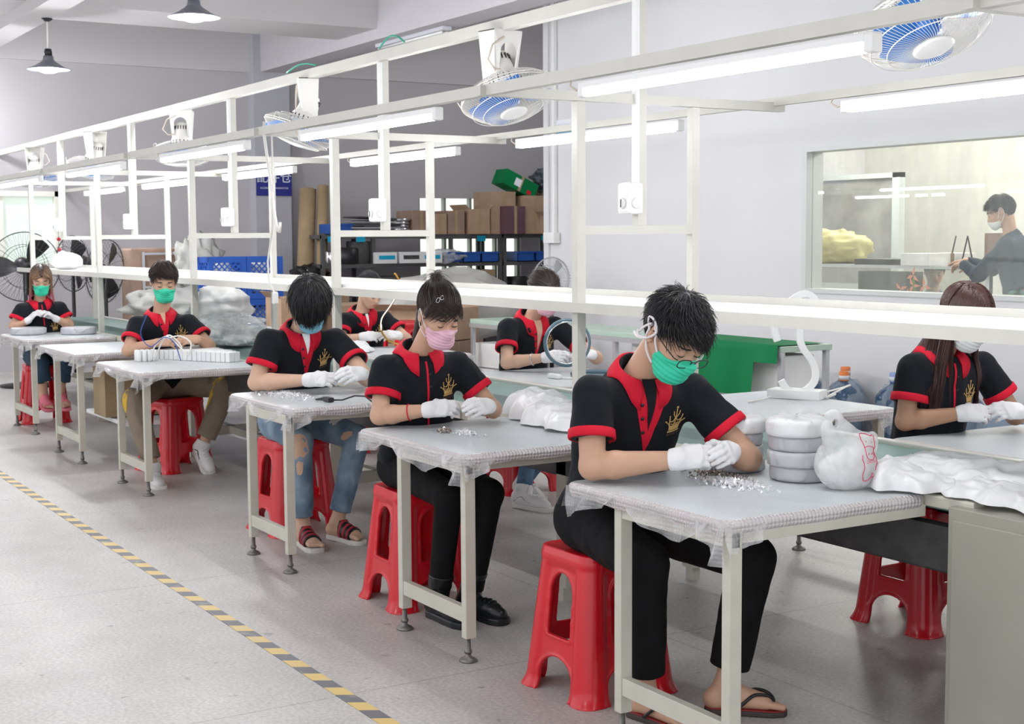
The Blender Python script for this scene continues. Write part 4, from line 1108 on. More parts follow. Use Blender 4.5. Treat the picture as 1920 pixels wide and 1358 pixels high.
# ============================================================ people
def skin(name, c):
    m = mat(name, c, .5, spec=.4, noise=.035, nscale=25, bump=.04, bscale=180)
    return m
SK = {'a': skin('skin_light', (.56, .335, .23)), 'b': skin('skin_tan', (.45, .25, .155)), 'c': skin('skin_fair', (.63, .40, .285)), 'd': skin('skin_feet', (.42, .22, .15))}
M['shirt'] = mat('shirt_black', (.0075, .009, .013), .85, spec=.2, bump=.12, bscale=350, sheen=.05, noise=.15, nscale=15)
M['shirt_red'] = mat('shirt_red', (.60, .008, .03), .75, spec=.25, bump=.1, bscale=400)
M['collar_red'] = M['shirt_red']
M['logo_gold'] = mat('logo_gold', (.66, .42, .15), .45)
M['logo_dim'] = mat('logo_dim', (.16, .10, .07), .6)
M['pants_black'] = mat('pants_black', (.006, .006, .007), .8, spec=.2, noise=.2, nscale=12)
M['khaki'] = mat('khaki', (.235, .185, .135), .85, noise=.12, nscale=10, bump=.1, bscale=120)
M['yellow'] = mat('yellow_trim', (.62, .38, .02), .6)
M['hair_black'] = mat('hair_black', (.008, .007, .008), .38, spec=.55)
M['hair_brown'] = mat('hair_brown', (.030, .017, .014), .4, spec=.5)
M['hair_red'] = mat('hair_red', (.060, .020, .016), .36, spec=.6)
M['hair_blonde'] = mat('hair_blonde', (.22, .12, .065), .45)
def tipped(m):
    N, L = nt(m); b = N['Principled BSDF']; tc = N.new('ShaderNodeTexCoord'); s = N.new('ShaderNodeSeparateXYZ'); L.new(tc.outputs['Object'], s.inputs[0])
    mr = N.new('ShaderNodeMapRange'); mr.inputs[1].default_value = 1.02; mr.inputs[2].default_value = 1.30; L.new(s.outputs[2], mr.inputs[0])
    r = N.new('ShaderNodeValToRGB'); e = r.color_ramp.elements; e[0].position = .08; e[0].color = (.50, .12, .18, 1); e[1].position = .95; e[1].color = (.06, .035, .025, 1)
    q = e.new(.32); q.color = (.28, .14, .08, 1); q = e.new(.75); q.color = (.20, .115, .06, 1)
    L.new(mr.outputs[0], r.inputs[0]); L.new(r.outputs[0], b.inputs['Base Color'])
tipped(M['hair_blonde'])
M['glove'] = mat('glove_white', (.80, .79, .80), .75, spec=.2, bump=.2, bscale=500, noise=.02)
M['mask_green'] = film('mask_green', (.03, .58, .36), 1, .6, .25, 30)
M['mask_blue'] = film('mask_blue', (.22, .56, .72), 1, .6, .25, 30)
M['mask_pink'] = film('mask_pink', (.72, .43, .52), 1, .6, .25, 30)
M['mask_white'] = film('mask_white', (.70, .70, .70), 1, .6, .25, 30)
M['strap'] = mat('strap_white', (.80, .76, .77), .7)
M['black'] = mat('deep_black', (.004, .004, .004), .5)
M['brow'] = mat('brow_hair', (.02, .014, .012), .7)
M['lip'] = mat('lip', (.50, .17, .14), .45)
M['eye_white'] = mat('eye_white', (.6, .58, .55), .3)
M['sneaker'] = mat('sneaker_white', (.72, .70, .70), .55, noise=.04)
M['sole_white'] = mat('sole_white', (.68, .66, .62), .6, noise=.05)
M['boot'] = mat('boot_black', (.010, .012, .013), .32, noise=.2)
M['sole_red'] = mat('sole_red', (.25, .02, .02), .6)
M['sole_dark'] = mat('sole_dark', (.05, .035, .035), .7)
def denim(name, col, hi):
    m = bpy.data.materials.new(name); m.use_nodes = True; N, L = nt(m); b = N['Principled BSDF']
    tc = N.new('ShaderNodeTexCoord'); n = N.new('ShaderNodeTexNoise'); n.inputs['Scale'].default_value = 7; n.inputs['Detail'].default_value = 8
    L.new(tc.outputs['Object'], n.inputs['Vector']); r = N.new('ShaderNodeValToRGB')
    r.color_ramp.elements[0].position = .38; r.color_ramp.elements[0].color = (*col, 1); r.color_ramp.elements[1].position = .64; r.color_ramp.elements[1].color = (*hi, 1)
    L.new(n.outputs[0], r.inputs[0]); L.new(r.outputs[0], b.inputs['Base Color']); b.inputs['Roughness'].default_value = .85
    n2 = N.new('ShaderNodeTexNoise'); n2.inputs['Scale'].default_value = 260; L.new(tc.outputs['Object'], n2.inputs['Vector'])
    bp = N.new('ShaderNodeBump'); bp.inputs['Strength'].default_value = .2; bp.inputs['Distance'].default_value = .01; L.new(n2.outputs[0], bp.inputs['Height']); L.new(bp.outputs[0], b.inputs['Normal'])
    return m
M['jeans_light'] = denim('jeans_light', (.10, .16, .24), (.26, .36, .46))
M['jeans_blue'] = denim('jeans_blue', (.05, .11, .20), (.13, .22, .34))
M['jeans_dark'] = denim('jeans_dark', (.012, .035, .065), (.03, .07, .12))
def floral():
    m = bpy.data.materials.new('floral_cloth'); m.use_nodes = True; N, L = nt(m); b = N['Principled BSDF']
    tc = N.new('ShaderNodeTexCoord'); v = N.new('ShaderNodeTexVoronoi'); v.inputs['Scale'].default_value = 22; L.new(tc.outputs['Object'], v.inputs['Vector'])
    r = N.new('ShaderNodeValToRGB'); r.color_ramp.interpolation = 'CONSTANT'
    e = r.color_ramp.elements; e[0].position = 0; e[0].color = (.01, .02, .03, 1); e[1].position = .45; e[1].color = (.06, .16, .06, 1)
    for p, c in ((.65, (.02, .03, .05, 1)), (.78, (.45, .08, .1, 1)), (.88, (.10, .22, .2, 1))): q = e.new(p); q.color = c
    s = N.new('ShaderNodeSeparateColor'); L.new(v.outputs['Color'], s.inputs[0]); L.new(s.outputs[0], r.inputs[0]); L.new(r.outputs[0], b.inputs['Base Color']); return m
M['floral'] = floral()
add_folds(M['shirt'], 4.5, .05, .8, (1, 1, .6)); add_folds(M['pants_black'], 7, .04, .7, (1, 1, .5)); add_folds(M['khaki'], 8, .035, .6, (1, 1, .5)); add_folds(M['jeans_light'], 9, .03, .6, (1, 1, .5)); add_folds(M['jeans_blue'], 9, .03, .6, (1, 1, .5)); add_folds(M['glove'], 22, .012, .6)
M['knit_navy'] = mat('knit_navy', (.018, .035, .060), .85, noise=.15)
M['knit_blue'] = mat('knit_blue', (.02, .07, .30), .8)

EXT = .0
def head_local(female=False):
    j = .92 if female else 1
    pr = [(el((-.016, 0, .030), (.098, .077, .092)), .0), (el((.022, 0, -.030), (.068, .060*j, .076)), .03),
          (el((.055, 0, -.085), (.026, .024*j, .022)), .025)]
    for s in (-1, 1):
        pr += [(rc((-.012, s*.054*j, -.040), (.048, s*.020, -.088), .018, .018), .025), (el((.056, s*.034, -.022), (.024, .022, .020)), .02)]
    pr += [(rc((.076, 0, .012), (.101, 0, -.026), .0085, .0115), .014), (el((.098, 0, -.030), (.012, .011, .009)), .008),
           (rc((.078, -.026, .022), (.078, .026, .022), .013, .013), .02), (rc((.075, -.016, -.060), (.075, .016, -.060), .014, .014), .012)]
    for s in (-1, 1): pr += [(el((.092, s*.011, -.033), (.010, .008, .008)), .006)]
    core = union(pr)
    so = [el((.094, s*.031, .004), (.020, .019, .013)) for s in (-1, 1)]
    lids = [el((.0765, s*.031, .003), (.0135, .0155, .0125)) for s in (-1, 1)]
    ears = []
    for s in (-1, 1):
        R = np.array([[.94, s*.34, 0], [-s*.34, .94, 0], [0, 0, 1]])
        ears.append((el((-.010, s*.082, -.005), (.019, .0075, .031), R), el((-.002, s*.087, -.003), (.010, .005, .019), R)))
    lipf = [rc((.086, -.014, -.056), (.086, .014, -.056), .0065, .0065), rc((.084, -.012, -.067), (.084, .012, -.067), .007, .007)]
    def f(P):
        d = core(P)
        for s in so: d = smax(d, -s(P), .012)
        for l in lids: d = smin(d, l(P), .003)
        for l in lipf: d = smin(d, l(P), .004)
        for e, i in ears: d = smin(d, smax(e(P), -i(P), .006), .006)
        return d
    f.bb = core.bb; return f, core
HEADM = head_local(False); HEADF = head_local(True)

def hand_prims(w, d, n, side, curl=(.5, .6, .4), s=1.0, fat=1.0, spread=0.0, thumb=1.0):
    w = np.asarray(w, float); d = nrm(d); n = nrm(np.asarray(n, float)-d*(nrm(n)@d)); lat = np.cross(d, n)*side
    pr = []
    offs = (.029, .0098, -.0095, -.0275); bl = (.086, .088, .083, .074)
    for o, b in zip(offs, bl):
        pr.append((rc(w+lat*o*.55*s+d*.005*s, w+(d*b+lat*o)*s, .0165*s*fat, .0125*s*fat), .012))
    pr.append((rc(w+(d*.018+lat*.018+n*.006)*s, w+(d*.055+lat*.024+n*.008)*s, .017*s*fat, .013*s*fat), .014))
    segs = ((.041, .025, .019), (.045, .028, .020), (.042, .026, .019), (.033, .020, .017))
    fr_ = (.0088, .0090, .0086, .0076)
    tips = []
    for i in range(4):
        p = w+(d*bl[i]+lat*offs[i])*s; a = 0; mul = 1+.10*i
        dl = nrm(d+lat*spread*(1.5-i)*.3)
        for k in range(3):
            a += curl[k]*mul; dd = dl*math.cos(a)+n*math.sin(a); q = p+dd*segs[i][k]*s
            pr.append((rc(p, q, fr_[i]*s*fat*(1-.06*k), fr_[i]*s*fat*(.94-.07*k)), .004)); p = q
        tips.append(p)
    p = w+(d*.024+lat*.024+n*.008)*s
    for dd, L_, r_ in ((d*.62+lat*.55*thumb+n*.5, .044, .0135), (d*.9+lat*.05+n*.42, .034, .0110), (d*.85-lat*.25+n*.42, .026, .0096)):
        q = p+nrm(dd)*L_*s; pr.append((rc(p, q, r_*s*fat, r_*s*fat*.9), .005)); p = q
    return pr

def hair_strands(hf, Rh, Hc, sc, style, n, seed, width=.0017, cshirt=None):
    """vectorised tapered strands following the head; returns V,F in world space"""
    rs = np.random.RandomState(seed)
    D = rs.randn(n*5, 3); D /= np.linalg.norm(D, axis=1, keepdims=True)
    cen = np.array([-.016, 0, .030]); rad = np.array([.098, .077, .092])
    R0 = cen+D*rad*1.03
    line = np.interp(R0[:, 0], [-.13, -.05, -.02, .02, .05, .07, .12], style['line'])
    keep = R0[:, 2] > line
    R0 = R0[keep][:n]; D = D[keep][:n]; n = len(R0)
    g = Rh @ np.array([0, 0, -1.])          # world down in head axes
    crown = np.array(style['crown'])
    nseg = style.get('seg', 7)
    L = style['len'](R0, rs)*(.75+.4*rs.rand(n))
    step = (L/nseg)[:, None]
    P = R0.copy(); pts = [P.copy()]
    jit = rs.randn(n, 3)*style.get('mess', .12)
    lift = style['lift'](R0, rs)
    hit = np.zeros(n, bool)
    for k in range(nseg):
        Nn = (P-cen)/rad**2; Nn /= np.linalg.norm(Nn, axis=1, keepdims=True)
        T = style['flow'](P, R0, crown, k/nseg)
        T = T-Nn*(T*Nn).sum(1, keepdims=True); T /= np.linalg.norm(T, axis=1, keepdims=True)+1e-6
        d = T*style.get('tan', 1.0)+g[None]*style.get('grav', .35)*(1+k*style.get('gk', .25))+Nn*(lift[:, None]*(1-k/nseg))+jit
        if 'end' in style: d = style['end'](d, P, R0, k/nseg)
        d /= np.linalg.norm(d, axis=1, keepdims=True)
        P = P+d*step
        # stay outside the head
        off = style.get('off', .010)
        for c_, r_ in ((cen, rad), (np.array([.022, 0, -.03]), np.array([.066, .060, .078]))):
            q = (P-c_)/(r_+off); k0 = np.linalg.norm(q, axis=1); ins = k0 < 1
            P[ins] = c_+(q[ins]/k0[ins][:, None])*(r_+off)
        if style.get('open'):
            m_ = (P[:, 0] > .02) & (P[:, 2] < .058) & (np.abs(P[:, 1]) < .066); sg = np.where(R0[:, 1] > 0, 1., -1.); P[m_, 1] = (sg*.070)[m_]; m_ = (P[:, 0] > .022) & (P[:, 2] < .04) & (P[:, 2] > -.075); P[m_, 0] = .022+.15*(P[m_, 0]-.022)
        if 'neckr' in style:
            ax = np.array([-.03, 0, 0]); qx = P[:, :2]-ax[:2]; rr_ = np.linalg.norm(qx, axis=1)+1e-6; m_ = (rr_ < style['neckr']) & (P[:, 2] < -.05)
            P[m_, :2] = ax[:2]+qx[m_]/rr_[m_][:, None]*style['neckr']
        pts.append(P.copy())
        if 'open' not in style and not style.get('ear'):
            for s_ in (-1, 1): hit |= ((((P-np.array([-.006, s_*.086, -.006]))/np.array([.024, .03, .032]))**2).sum(1) < 1)
    Q = np.stack(pts, 1)[~hit]; n = len(Q)
    pts = None; Q = Q                      # n, k, 3
    W_ = Hc+(Q*sc)@Rh                         # world
    if cshirt is not None:
        fl = W_.reshape(-1, 3); d = cshirt(fl); bad = d < .006
        if bad.any(): fl[bad] += grad(cshirt, fl[bad])*(.006-d[bad])[:, None]
        W_ = fl.reshape(W_.shape)
    K = Q.shape[1]
    tang = np.gradient(W_, axis=1); tang /= np.linalg.norm(tang, axis=2, keepdims=True)+1e-9
    ref = rs.randn(n, 1, 3); x = np.cross(tang, ref); x /= np.linalg.norm(x, axis=2, keepdims=True)+1e-9; y = np.cross(tang, x)
    wr = width*(1-np.linspace(0, 1, K)**2.2*.85)[None, :, None]*(.7+.7*rs.rand(n))[:, None, None]
    ring = [W_+x*wr*math.cos(a)+y*wr*math.sin(a) for a in (0, 2*PI/3, 4*PI/3)]
    V = np.stack(ring, 2).reshape(-1, 3)      # n,K,3
    b = (np.arange(n)*K*3)[:, None, None]; kk = (np.arange(K-1)*3)[None, :, None]; j = np.arange(3)[None, None, :]
    a0 = b+kk+j; a1 = b+kk+(j+1) % 3
    F = np.stack([a0, a1, a1+3, a0+3], -1).reshape(-1, 4)
    return V, F

def flow_down(P, R0, crown, t):
    T = R0-crown; T[:, 2] *= .6; return T
def style_short(length=.06, fringe=.075, mess=.18, fr_dir=(1, .25, -.5), line=(-.055, -.045, -.005, .012, .05, .058, .06), lift=.45, off=.009, grav=.3, side=.6):
    def flow(P, R0, crown, t):
        T = R0-crown; T = T/np.linalg.norm(T, axis=1, keepdims=True)
        w = np.clip((R0[:, 0]-.0)/.05, 0, 1)[:, None]*np.clip((R0[:, 2]-.02)/.04, 0, 1)[:, None]
        return T*(1-w)+np.array(fr_dir)*w*1.2
    def ln(R0, rs):
        base = length*np.interp(R0[:, 2], [-.06, .0, .05, .1], [.35, .5, .85, 1])*np.where((np.abs(R0[:, 1]) > .05) & (R0[:, 2] < .055), side, 1)
        return np.where(R0[:, 0] > .03, np.maximum(base, fringe), base)
    return dict(line=line, crown=(-.045, 0, .118), len=ln, flow=flow, lift=lambda R0, rs: lift*(.4+.9*rs.rand(len(R0))), mess=mess, grav=grav, off=off)
def style_long(length=.3, part=0.0, line=(-.06, -.045, -.01, .012, .05, .058, .06), grav=1.4, neckr=.075, wave=.06, cut=None):
    def flow(P, R0, crown, t):
        s = np.where(R0[:, 1] > part, 1.0, -1.0)
        T = np.stack([np.where(R0[:, 0] < -.05, -.8, -.05), s*np.where(R0[:, 0] < -.06, .35, 1.0), np.full(len(P), -.6)], 1); return T
    return dict(line=line, crown=(0, 0, .12), len=lambda R0, rs: length*(.82+.18*rs.rand(len(R0)))+(R0[:, 2]-0)*.6, flow=flow, lift=lambda R0, rs: .12*rs.rand(len(R0)), mess=wave, grav=grav, gk=.5, neckr=neckr, seg=11, off=.013, open=True)
def style_tied(tie, bang=None, line=(-.06, -.05, -.015, .012, .05, .06, .062)):
    tie = np.array(tie)
    def flow(P, R0, crown, t): return tie-P
    def ln(R0, rs): return np.linalg.norm(R0-tie, axis=1)*1.08
    return dict(line=line, crown=tuple(tie), len=ln, flow=flow, lift=lambda R0, rs: .05*rs.rand(len(R0)), mess=.03, grav=0.0, off=.008, seg=8)

CROWN = [[(-.040,.034),(-.030,.028),(-.022,.016)], [(.040,.034),(.030,.028),(.022,.016)], [(-.029,.056),(-.028,.040),(-.020,.034),(-.010,.034),(-.002,.046)], [(.029,.056),(.028,.040),(.020,.034),(.010,.034),(.002,.046)],
         [(-.014,.070),(-.012,.058),(-.004,.048)], [(.014,.070),(.012,.058),(.004,.048)], [(0,.016),(0,.056),(0,.078)], [(-.018,.026),(-.008,.022),(0,.028)], [(.018,.026),(.008,.022),(0,.028)], [(-.028,.048),(-.026,.030),(-.022,.018)], [(.028,.048),(.026,.030),(.022,.018)]]

def tuft(p, pos, n, L_, m, seed=1, up=(-.3, 0, 1)):
    rs = np.random.RandomState(seed); mb = MB(); pos = np.array(pos)
    for i in range(n):
        d = nrm(np.array(up)+rs.randn(3)*.75); a = pos+rs.randn(3)*.006; l = L_*(.5+.8*rs.rand()); g = p['Rh'] @ np.array([0, 0, -1.])
        mb.tube([tuple(p['toW'](a+d*l*t+g*l*.7*t*t)) for t in (0, .35, .7, 1)], [.0009, .0008, .0006, .0003], 3, caps=False)
    p['part'](mb, 'hair_tuft', M[m])
def person(sp):
    g = lambda k, d=None: sp.get(k, d)
    A = {k: np.array(v, float) for k, v in sp['j'].items()}
    fem = g('fem', False); vox = g('vox', .008); name = 'person'
    base = v3(A['P'][0], A['P'][1], 0)
    root = empty('person', tuple(base), 0, sp['label'], 'person', None)
    LOC = base
    P, Nk, Rs, Ls = A['P'], A['N'], A['Rs'], A['Ls']
    U = nrm(Nk-P); Lf = Ls-Rs; Lf = nrm(Lf-U*(Lf@U)); Fd = np.cross(Lf, U); Rt = np.array([Fd, Lf, U]); T = np.linalg.norm(Nk-P)
    bs = g('bulk', 1.0)*(.92 if fem else 1.0)
    # head axes
    hy, hp, hr = g('head_yaw', 0), g('head_pitch', 30), g('head_roll', 0)
    hy, hp, hr = map(math.radians, (hy, hp, hr))
    HF = v3(math.cos(hy)*math.cos(hp), math.sin(hy)*math.cos(hp), -math.sin(hp)); HL = v3(-math.sin(hy), math.cos(hy), 0); HU = np.cross(HF, HL)
    HL, HU = HL*math.cos(hr)+HU*math.sin(hr), HU*math.cos(hr)-HL*math.sin(hr)
    Rh = np.array([HF, HL, HU]); Hc = A['H']; hs = g('hs', 1.0)*(.96 if fem else 1.0)
    hfn, hcore = HEADF if fem else HEADM
    toL = lambda X: (X-Hc)@Rh.T/hs
    toW = lambda q: Hc+(np.asarray(q, float)*hs)@Rh
    headW = lambda X: hfn(toL(X))*hs
    bbh = (Hc-.16, Hc+.16)
    # ---------------- body
    hipR, hipL = P-Lf*.085+U*-.01, P+Lf*.085+U*-.01
    KR, KL, AR, AL = A['KR'], A['KL'], A['AR'], A['AL']
    ER, EL_, WR, WL = A['ER'], A['EL'], A['WR'], A['WL']
    aw = .87 if fem else 1.0*g('arm', 1.0)
    torso = [(el(P+U*T*.30, (.085*bs, .120*bs, .17), Rt), 0), (el(P+U*T*.68, (.088*bs, .135*bs, .15), Rt), .05), (el(P+U*.03, (.095*bs, .135*bs, .10), Rt), .05),
             (rc(Rs+Lf*.02-U*.01, Ls-Lf*.02-U*.01, .040, .040), .05), (rc(Nk-U*.04, toW((-.035, 0, -.055)), .055*(.86 if fem else 1), .050*(.86 if fem else 1)), .03)]
    pr = torso+[]
    def arm(S, E, W_, sd):
        m1 = E+(W_-E)*.28
        return [(rc(S, E, .047*aw, .039*aw), .03), (rc(E, m1, .040*aw, .043*aw), .015), (rc(m1, W_, .043*aw, .027*aw), .01)]
    pr += arm(Rs, ER, WR, -1)+arm(Ls, EL_, WL, 1)
    for hp_, K, An in ((hipR, KR, AR), (hipL, KL, AL)):
        lf_ = min(1, g('pfat', 1.0))*.86; pr += [(rc(hp_, K, .068*lf_, .048*lf_), .02), (rc(K, K+(An-K)*.35, .047*lf_, .048*lf_), .01), (rc(K+(An-K)*.35, An, .048*lf_, .034), .02)]
    feet = []
    for An, dv, tp in ((AR, A['DR'], g('shoe', 'bare')), (AL, A['DL'], g('shoe', 'bare'))):
        dv = nrm(dv); z0 = An[2]; lat = np.cross((0, 0, 1.), dv); lat /= np.linalg.norm(lat)
        up = np.cross(dv, lat)
        sole = An-up*.07
        heel = sole-dv*.035+up*.025; ball = sole+dv*.125+up*.020
        f_ = [(rc(An, heel, .033, .030), .02), (rc(heel+up*.004, ball+lat*.014, .028, .022), .02), (rc(heel+up*.004, ball-lat*.018, .026, .019), .015), (rc(An-up*.01, ball+up*.006, .030, .018), .02)]
        if tp in ('sneaker', 'boot'): f_ = [(rc(An, sole+up*.03, .033, .028), .02), (rc(sole+up*.022, sole+dv*.11+up*.016, .024, .018), .02)]
        for k, o in enumerate((.030, .012, -.002, -.015, -.028) if tp not in ('sneaker', 'boot') else ()):
            sgn = 1 if (An is AL) else -1
            o2 = -o*sgn if True else o     # big toe on the inner side
            f_.append((rc(ball+lat*o2*.9, ball+lat*o2+dv*(.052-.006*k)-up*.006, .0125 if k == 0 else .0095, .0115 if k == 0 else .0085), .006))
        feet.append((An, dv, lat, up, sole))
        if tp != 'none': pr += f_
    if not g('gloves', True) or True:
        for s, W_, hd, hn in ((1, WR, A['HR'], A['NR']), (-1, WL, A['HLd'], A['NL'])):
            pr += hand_prims(W_, hd, hn, s, g('curl', (.32, .55, .35)), g('hand', .98)*(.92 if fem else 1))
    bodyU = union([(f, k) for f, k in pr])
    def body(X):
        d = bodyU(X); near = ((X > bbh[0]) & (X < bbh[1])).all(1)
        if near.any():
            e = np.full(len(X), 1.0); e[near] = headW(X[near])
            far = np.sqrt(((X-Hc)**2).sum(1))-.135; e = np.where(near, e, np.maximum(far, .02))
            d = smin(d, e, .012)
        return d
    body.bb = (np.minimum(bodyU.bb[0], bbh[0]), np.maximum(bodyU.bb[1], bbh[1]))
    sk = SK[g('skin', 'a')]
    sdf_obj('body', body, vox, sk, root, LOC)
    # ---------------- shirt
    sl = g('sleeve', .60); shm = M[g('shirt_mat', 'shirt')]; red = M['shirt_red']; polo = g('polo', True)
    tor = union([(el(P+U*T*.30+Fd*.005, (.118*bs, .158*bs, .19), Rt), 0), (el(P+U*T*.66+Fd*.004, (.120*bs, .170*bs, .175), Rt), .07), (el(P+U*.02, (.125*bs, .170*bs, .13), Rt), .06),
                 (rc(Rs+Lf*.035-U*.015, Ls-Lf*.035-U*.015, .056, .056), .06), (rc(Nk-U*.05-Fd*.012, Nk-U*.01-Fd*.012, .09, .066), .05)])
    def sleeve(S, E, W_):
        if sl <= 1:
            q = S+(E-S)*(sl+.10); dv = nrm(E-S); r1 = .057*aw+.003; r2 = .067*aw+.003
            f = rc(S, q, r1, r2); cutp = S+(E-S)*sl
            return (lambda X: smax(f(X), (X-cutp)@dv, .004)), cutp, dv, r1+(r2-r1)*sl/(sl+.1), f.bb
        f = union([(rc(S, E, .062*aw, .052*aw), 0), (rc(E, W_, .052*aw, .036*aw), .02)]); dv = nrm(W_-E); cutp = W_-dv*.01
        far_ = lambda X: np.where(((X-E)@dv) > 0, (X-cutp)@dv, -1.)
        return (lambda X: np.maximum(f(X), far_(X))), cutp, dv, .037*aw, f.bb
    sR, cR, dR, rR, bR = sleeve(Rs, ER, WR); sL, cL, dL, rL, bL = sleeve(Ls, EL_, WL)
    wr = wrinkle(g('seed', 1), 12, .024); wr2 = wrinkle(g('seed', 1)+50, 8, .022, Lf)
    hem = P-U*.10
    nkA = Nk-U*.02; 
    def shirt0(X):
        d = tor(X); d = smin(d, sR(X), .030); d = smin(d, sL(X), .030)
        h = (X-P)@U
        return d+wr(X)*np.clip(1.2-h/T*.5, .5, 1)+wr2(X)*np.clip(1-h/T, 0, 1)
    nk = rc(Nk-U*.05-Fd*.0, Nk+U*.12+Fd*.03, .052, .075)
    def shirt(X):
        d = shirt0(X); d = smax(d, -nk(X), .006); d = smax(d, -((X-hem)@U), .01)
        for c_, dv, S in ((cR, dR, Rs), (cL, dL, Ls)):
            if sl <= 1:
                near = np.sqrt(((X-c_)**2).sum(1)) < .12
                # arm hole behind the cuff
                rel = X-c_; ax = rel@dv; rad = np.sqrt(np.maximum((rel**2).sum(1)-ax*ax, 0))
                hole = np.maximum(rad-(.048*aw), -(ax+.03)); d = np.where(near, np.maximum(d, -hole), d)
        return d
    bbs = (np.minimum(tor.bb[0], np.minimum(bR[0], bL[0])), np.maximum(tor.bb[1], np.maximum(bR[1], bL[1])))
    shirt.bb = bbs; shirt0.bb = bbs
    sdf_obj('shirt', shirt, vox*1.05, shm, root, LOC)
    lo = -LOC
    def part(mb_or_me, nm, m_, par=root):
        me = mb_or_me if isinstance(mb_or_me, bpy.types.Mesh) else mb_or_me.mesh(nm)
        o = link(nm, me, m_, par); o.location = tuple(-LOC) if par is root else (0, 0, 0); return o
    if sl <= 1 and polo:
        for c_, dv, r_ in ((cR, dR, rR), (cL, dL, rL)):
            x = nrm(np.cross(dv, (0, 0, 1) if abs(dv[2]) < .9 else (1, 0, 0))); y = np.cross(dv, x); V = []; F = []; n = 40
            prof = [(-.026, .001), (-.024, .0045), (-.002, .006), (.004, .004), (.005, -.001), (0, -.006), (-.02, -.008)]
            # radii follow the real sleeve surface
            for a_, r2 in prof:
                for k in range(n):
                    t = 2*PI*k/n; dd = x*math.cos(t)+y*math.sin(t); V.append(c_+dv*a_+dd*(r_+r2))
            V = np.array(V)
            ref = c_-dv*.014
            ang = [x*math.cos(2*PI*k/n)+y*math.sin(2*PI*k/n) for k in range(n)]
            rad = np.array([r_+.06]*n); R_ = ref+np.array(ang)*.11
            R_ = project(shirt0, R_, -np.array(ang), .0); rad = np.clip(np.linalg.norm(R_-ref, axis=1), r_-.01, r_+.02)
            rad = (rad+np.roll(rad, 1)+np.roll(rad, -1)+np.roll(rad, 2)+np.roll(rad, -2))/5
            V = np.array([c_+dv*a_+ang[k]*(rad[k]+r2) for a_, r2 in prof for k in range(n)])
            for i in range(len(prof)-1):
                for k in range(n): F.append((i*n+k, i*n+(k+1) % n, (i+1)*n+(k+1) % n, (i+1)*n+k))
            part(fast_mesh('sleeve_band', V, F), 'sleeve_band', red)
    fo = lambda X: shirt0(X)
    if polo:
        # collar
        n = 64; th0 = math.radians(g('col_open', 20)); V = []; F = []; cr = .060 if fem else .065
        cc = Nk-U*.012+Fd*.004
        ths = np.linspace(th0, 2*PI-th0, n)
        for k, t in enumerate(ths):
            fr_ = max(0, (math.cos(t)-.35)/.65); d = Fd*math.cos(t)*1.06+Lf*math.sin(t)
            ut = .034-.016*math.cos(t); leaf = .046+.040*fr_**1.2
            rows = [(cr, -.025), (cr-.003, ut-.004), (cr+.002, ut+.002), (cr+.009, ut-.002), (cr+.020, ut-leaf*.5), (cr+.030+.006*fr_, ut-leaf), (cr+.026, ut-leaf+.001), (cr+.014, ut-leaf*.5)]
            for r_, u_ in rows: V.append(cc+d*r_+U*u_)
        V = np.array(V).reshape(n, 8, 3)
        for r_i, of in ((4, .008), (5, .006), (3, .006)):
            X = V[:, r_i]; dd = shirt0(X); mv = np.clip(of-dd, 0, .05)[:, None]; V[:, r_i] = X+grad(shirt0, X)*mv
        X = V[:, 5]; dd = shirt0(X); V[:, 5] = X-grad(shirt0, X)*np.clip(dd-.008, 0, .03)[:, None]*.8
        V[:, 6] = V[:, 5]-grad(shirt0, V[:, 5])*.003; V[:, 7] = V[:, 4]-grad(shirt0, V[:, 4])*.003
        V = V.reshape(-1, 3)
        for k in range(n-1):
            for r_ in range(7): F.append((k*8+r_, (k+1)*8+r_, (k+1)*8+r_+1, k*8+r_+1))
        F += [tuple(range(8)), tuple((n-1)*8+i for i in range(7, -1, -1))]
        part(fast_mesh('collar', V, F), 'collar', red)
        # placket
        kind = g('placket', 'line')
        org = Nk+Fd*.3
        def sheet(nm, fn, m_, n1=26, n2=5, out=.002, v0=0, v1=.2):
            pts = []
            for i in range(n1+1):
                v = v0+(v1-v0)*i/n1; a, b = fn(v)
                for j in range(n2+1): pts.append(org-U*v+Lf*(a+(b-a)*j/n2))
            Q = project(fo, pts, -Fd, out, 40); F = []
            for i in range(n1):
                for j in range(n2): F.append((i*(n2+1)+j, i*(n2+1)+j+1, (i+1)*(n2+1)+j+1, (i+1)*(n2+1)+j))
            b = len(Q); Q2 = Q-Fd*.0025; V = np.concatenate([Q, Q2]); F += [tuple(x+b for x in f[::-1]) for f in F]
            part(fast_mesh(nm, V, F), nm, m_)
        if kind == 'line':
            sheet('placket', lambda v: (-.0045, .0045), red, v0=.02, v1=g('pl', .19))
            for v in (.07, .12): 
                q = project(fo, [org-U*v+Lf*.012], -Fd, .001, 40)[0]
                part(MB().lathe([(0, .0), (.0055, 0), (.0055, .002), (0, .0025)], 10, Matrix.Translation(q) @ Vector(Fd).to_track_quat('Z', 'Y').to_matrix().to_4x4()), 'button', M['black_plastic'])
        else:
            pl = g('pl', .20); w0 = g('vw', .062); wi = g('vi', .022); ih = g('vh', .65)
            sheet('placket', lambda v: (min(-.001, -w0*(1-v/pl)), max(.001, w0*(1-v/pl)**.9)), red, v0=.0, v1=pl, out=.002, n2=8)
            sheet('neck_opening', lambda v: (-wi*(1-v/(pl*ih))*.9+.003, wi*(1-v/(pl*ih))+.003), M[g('vmat', 'shirt')] if g('vmat', 'shirt') != 'skin' else sk, v0=-.01, v1=pl*ih, out=.0045, n2=4)
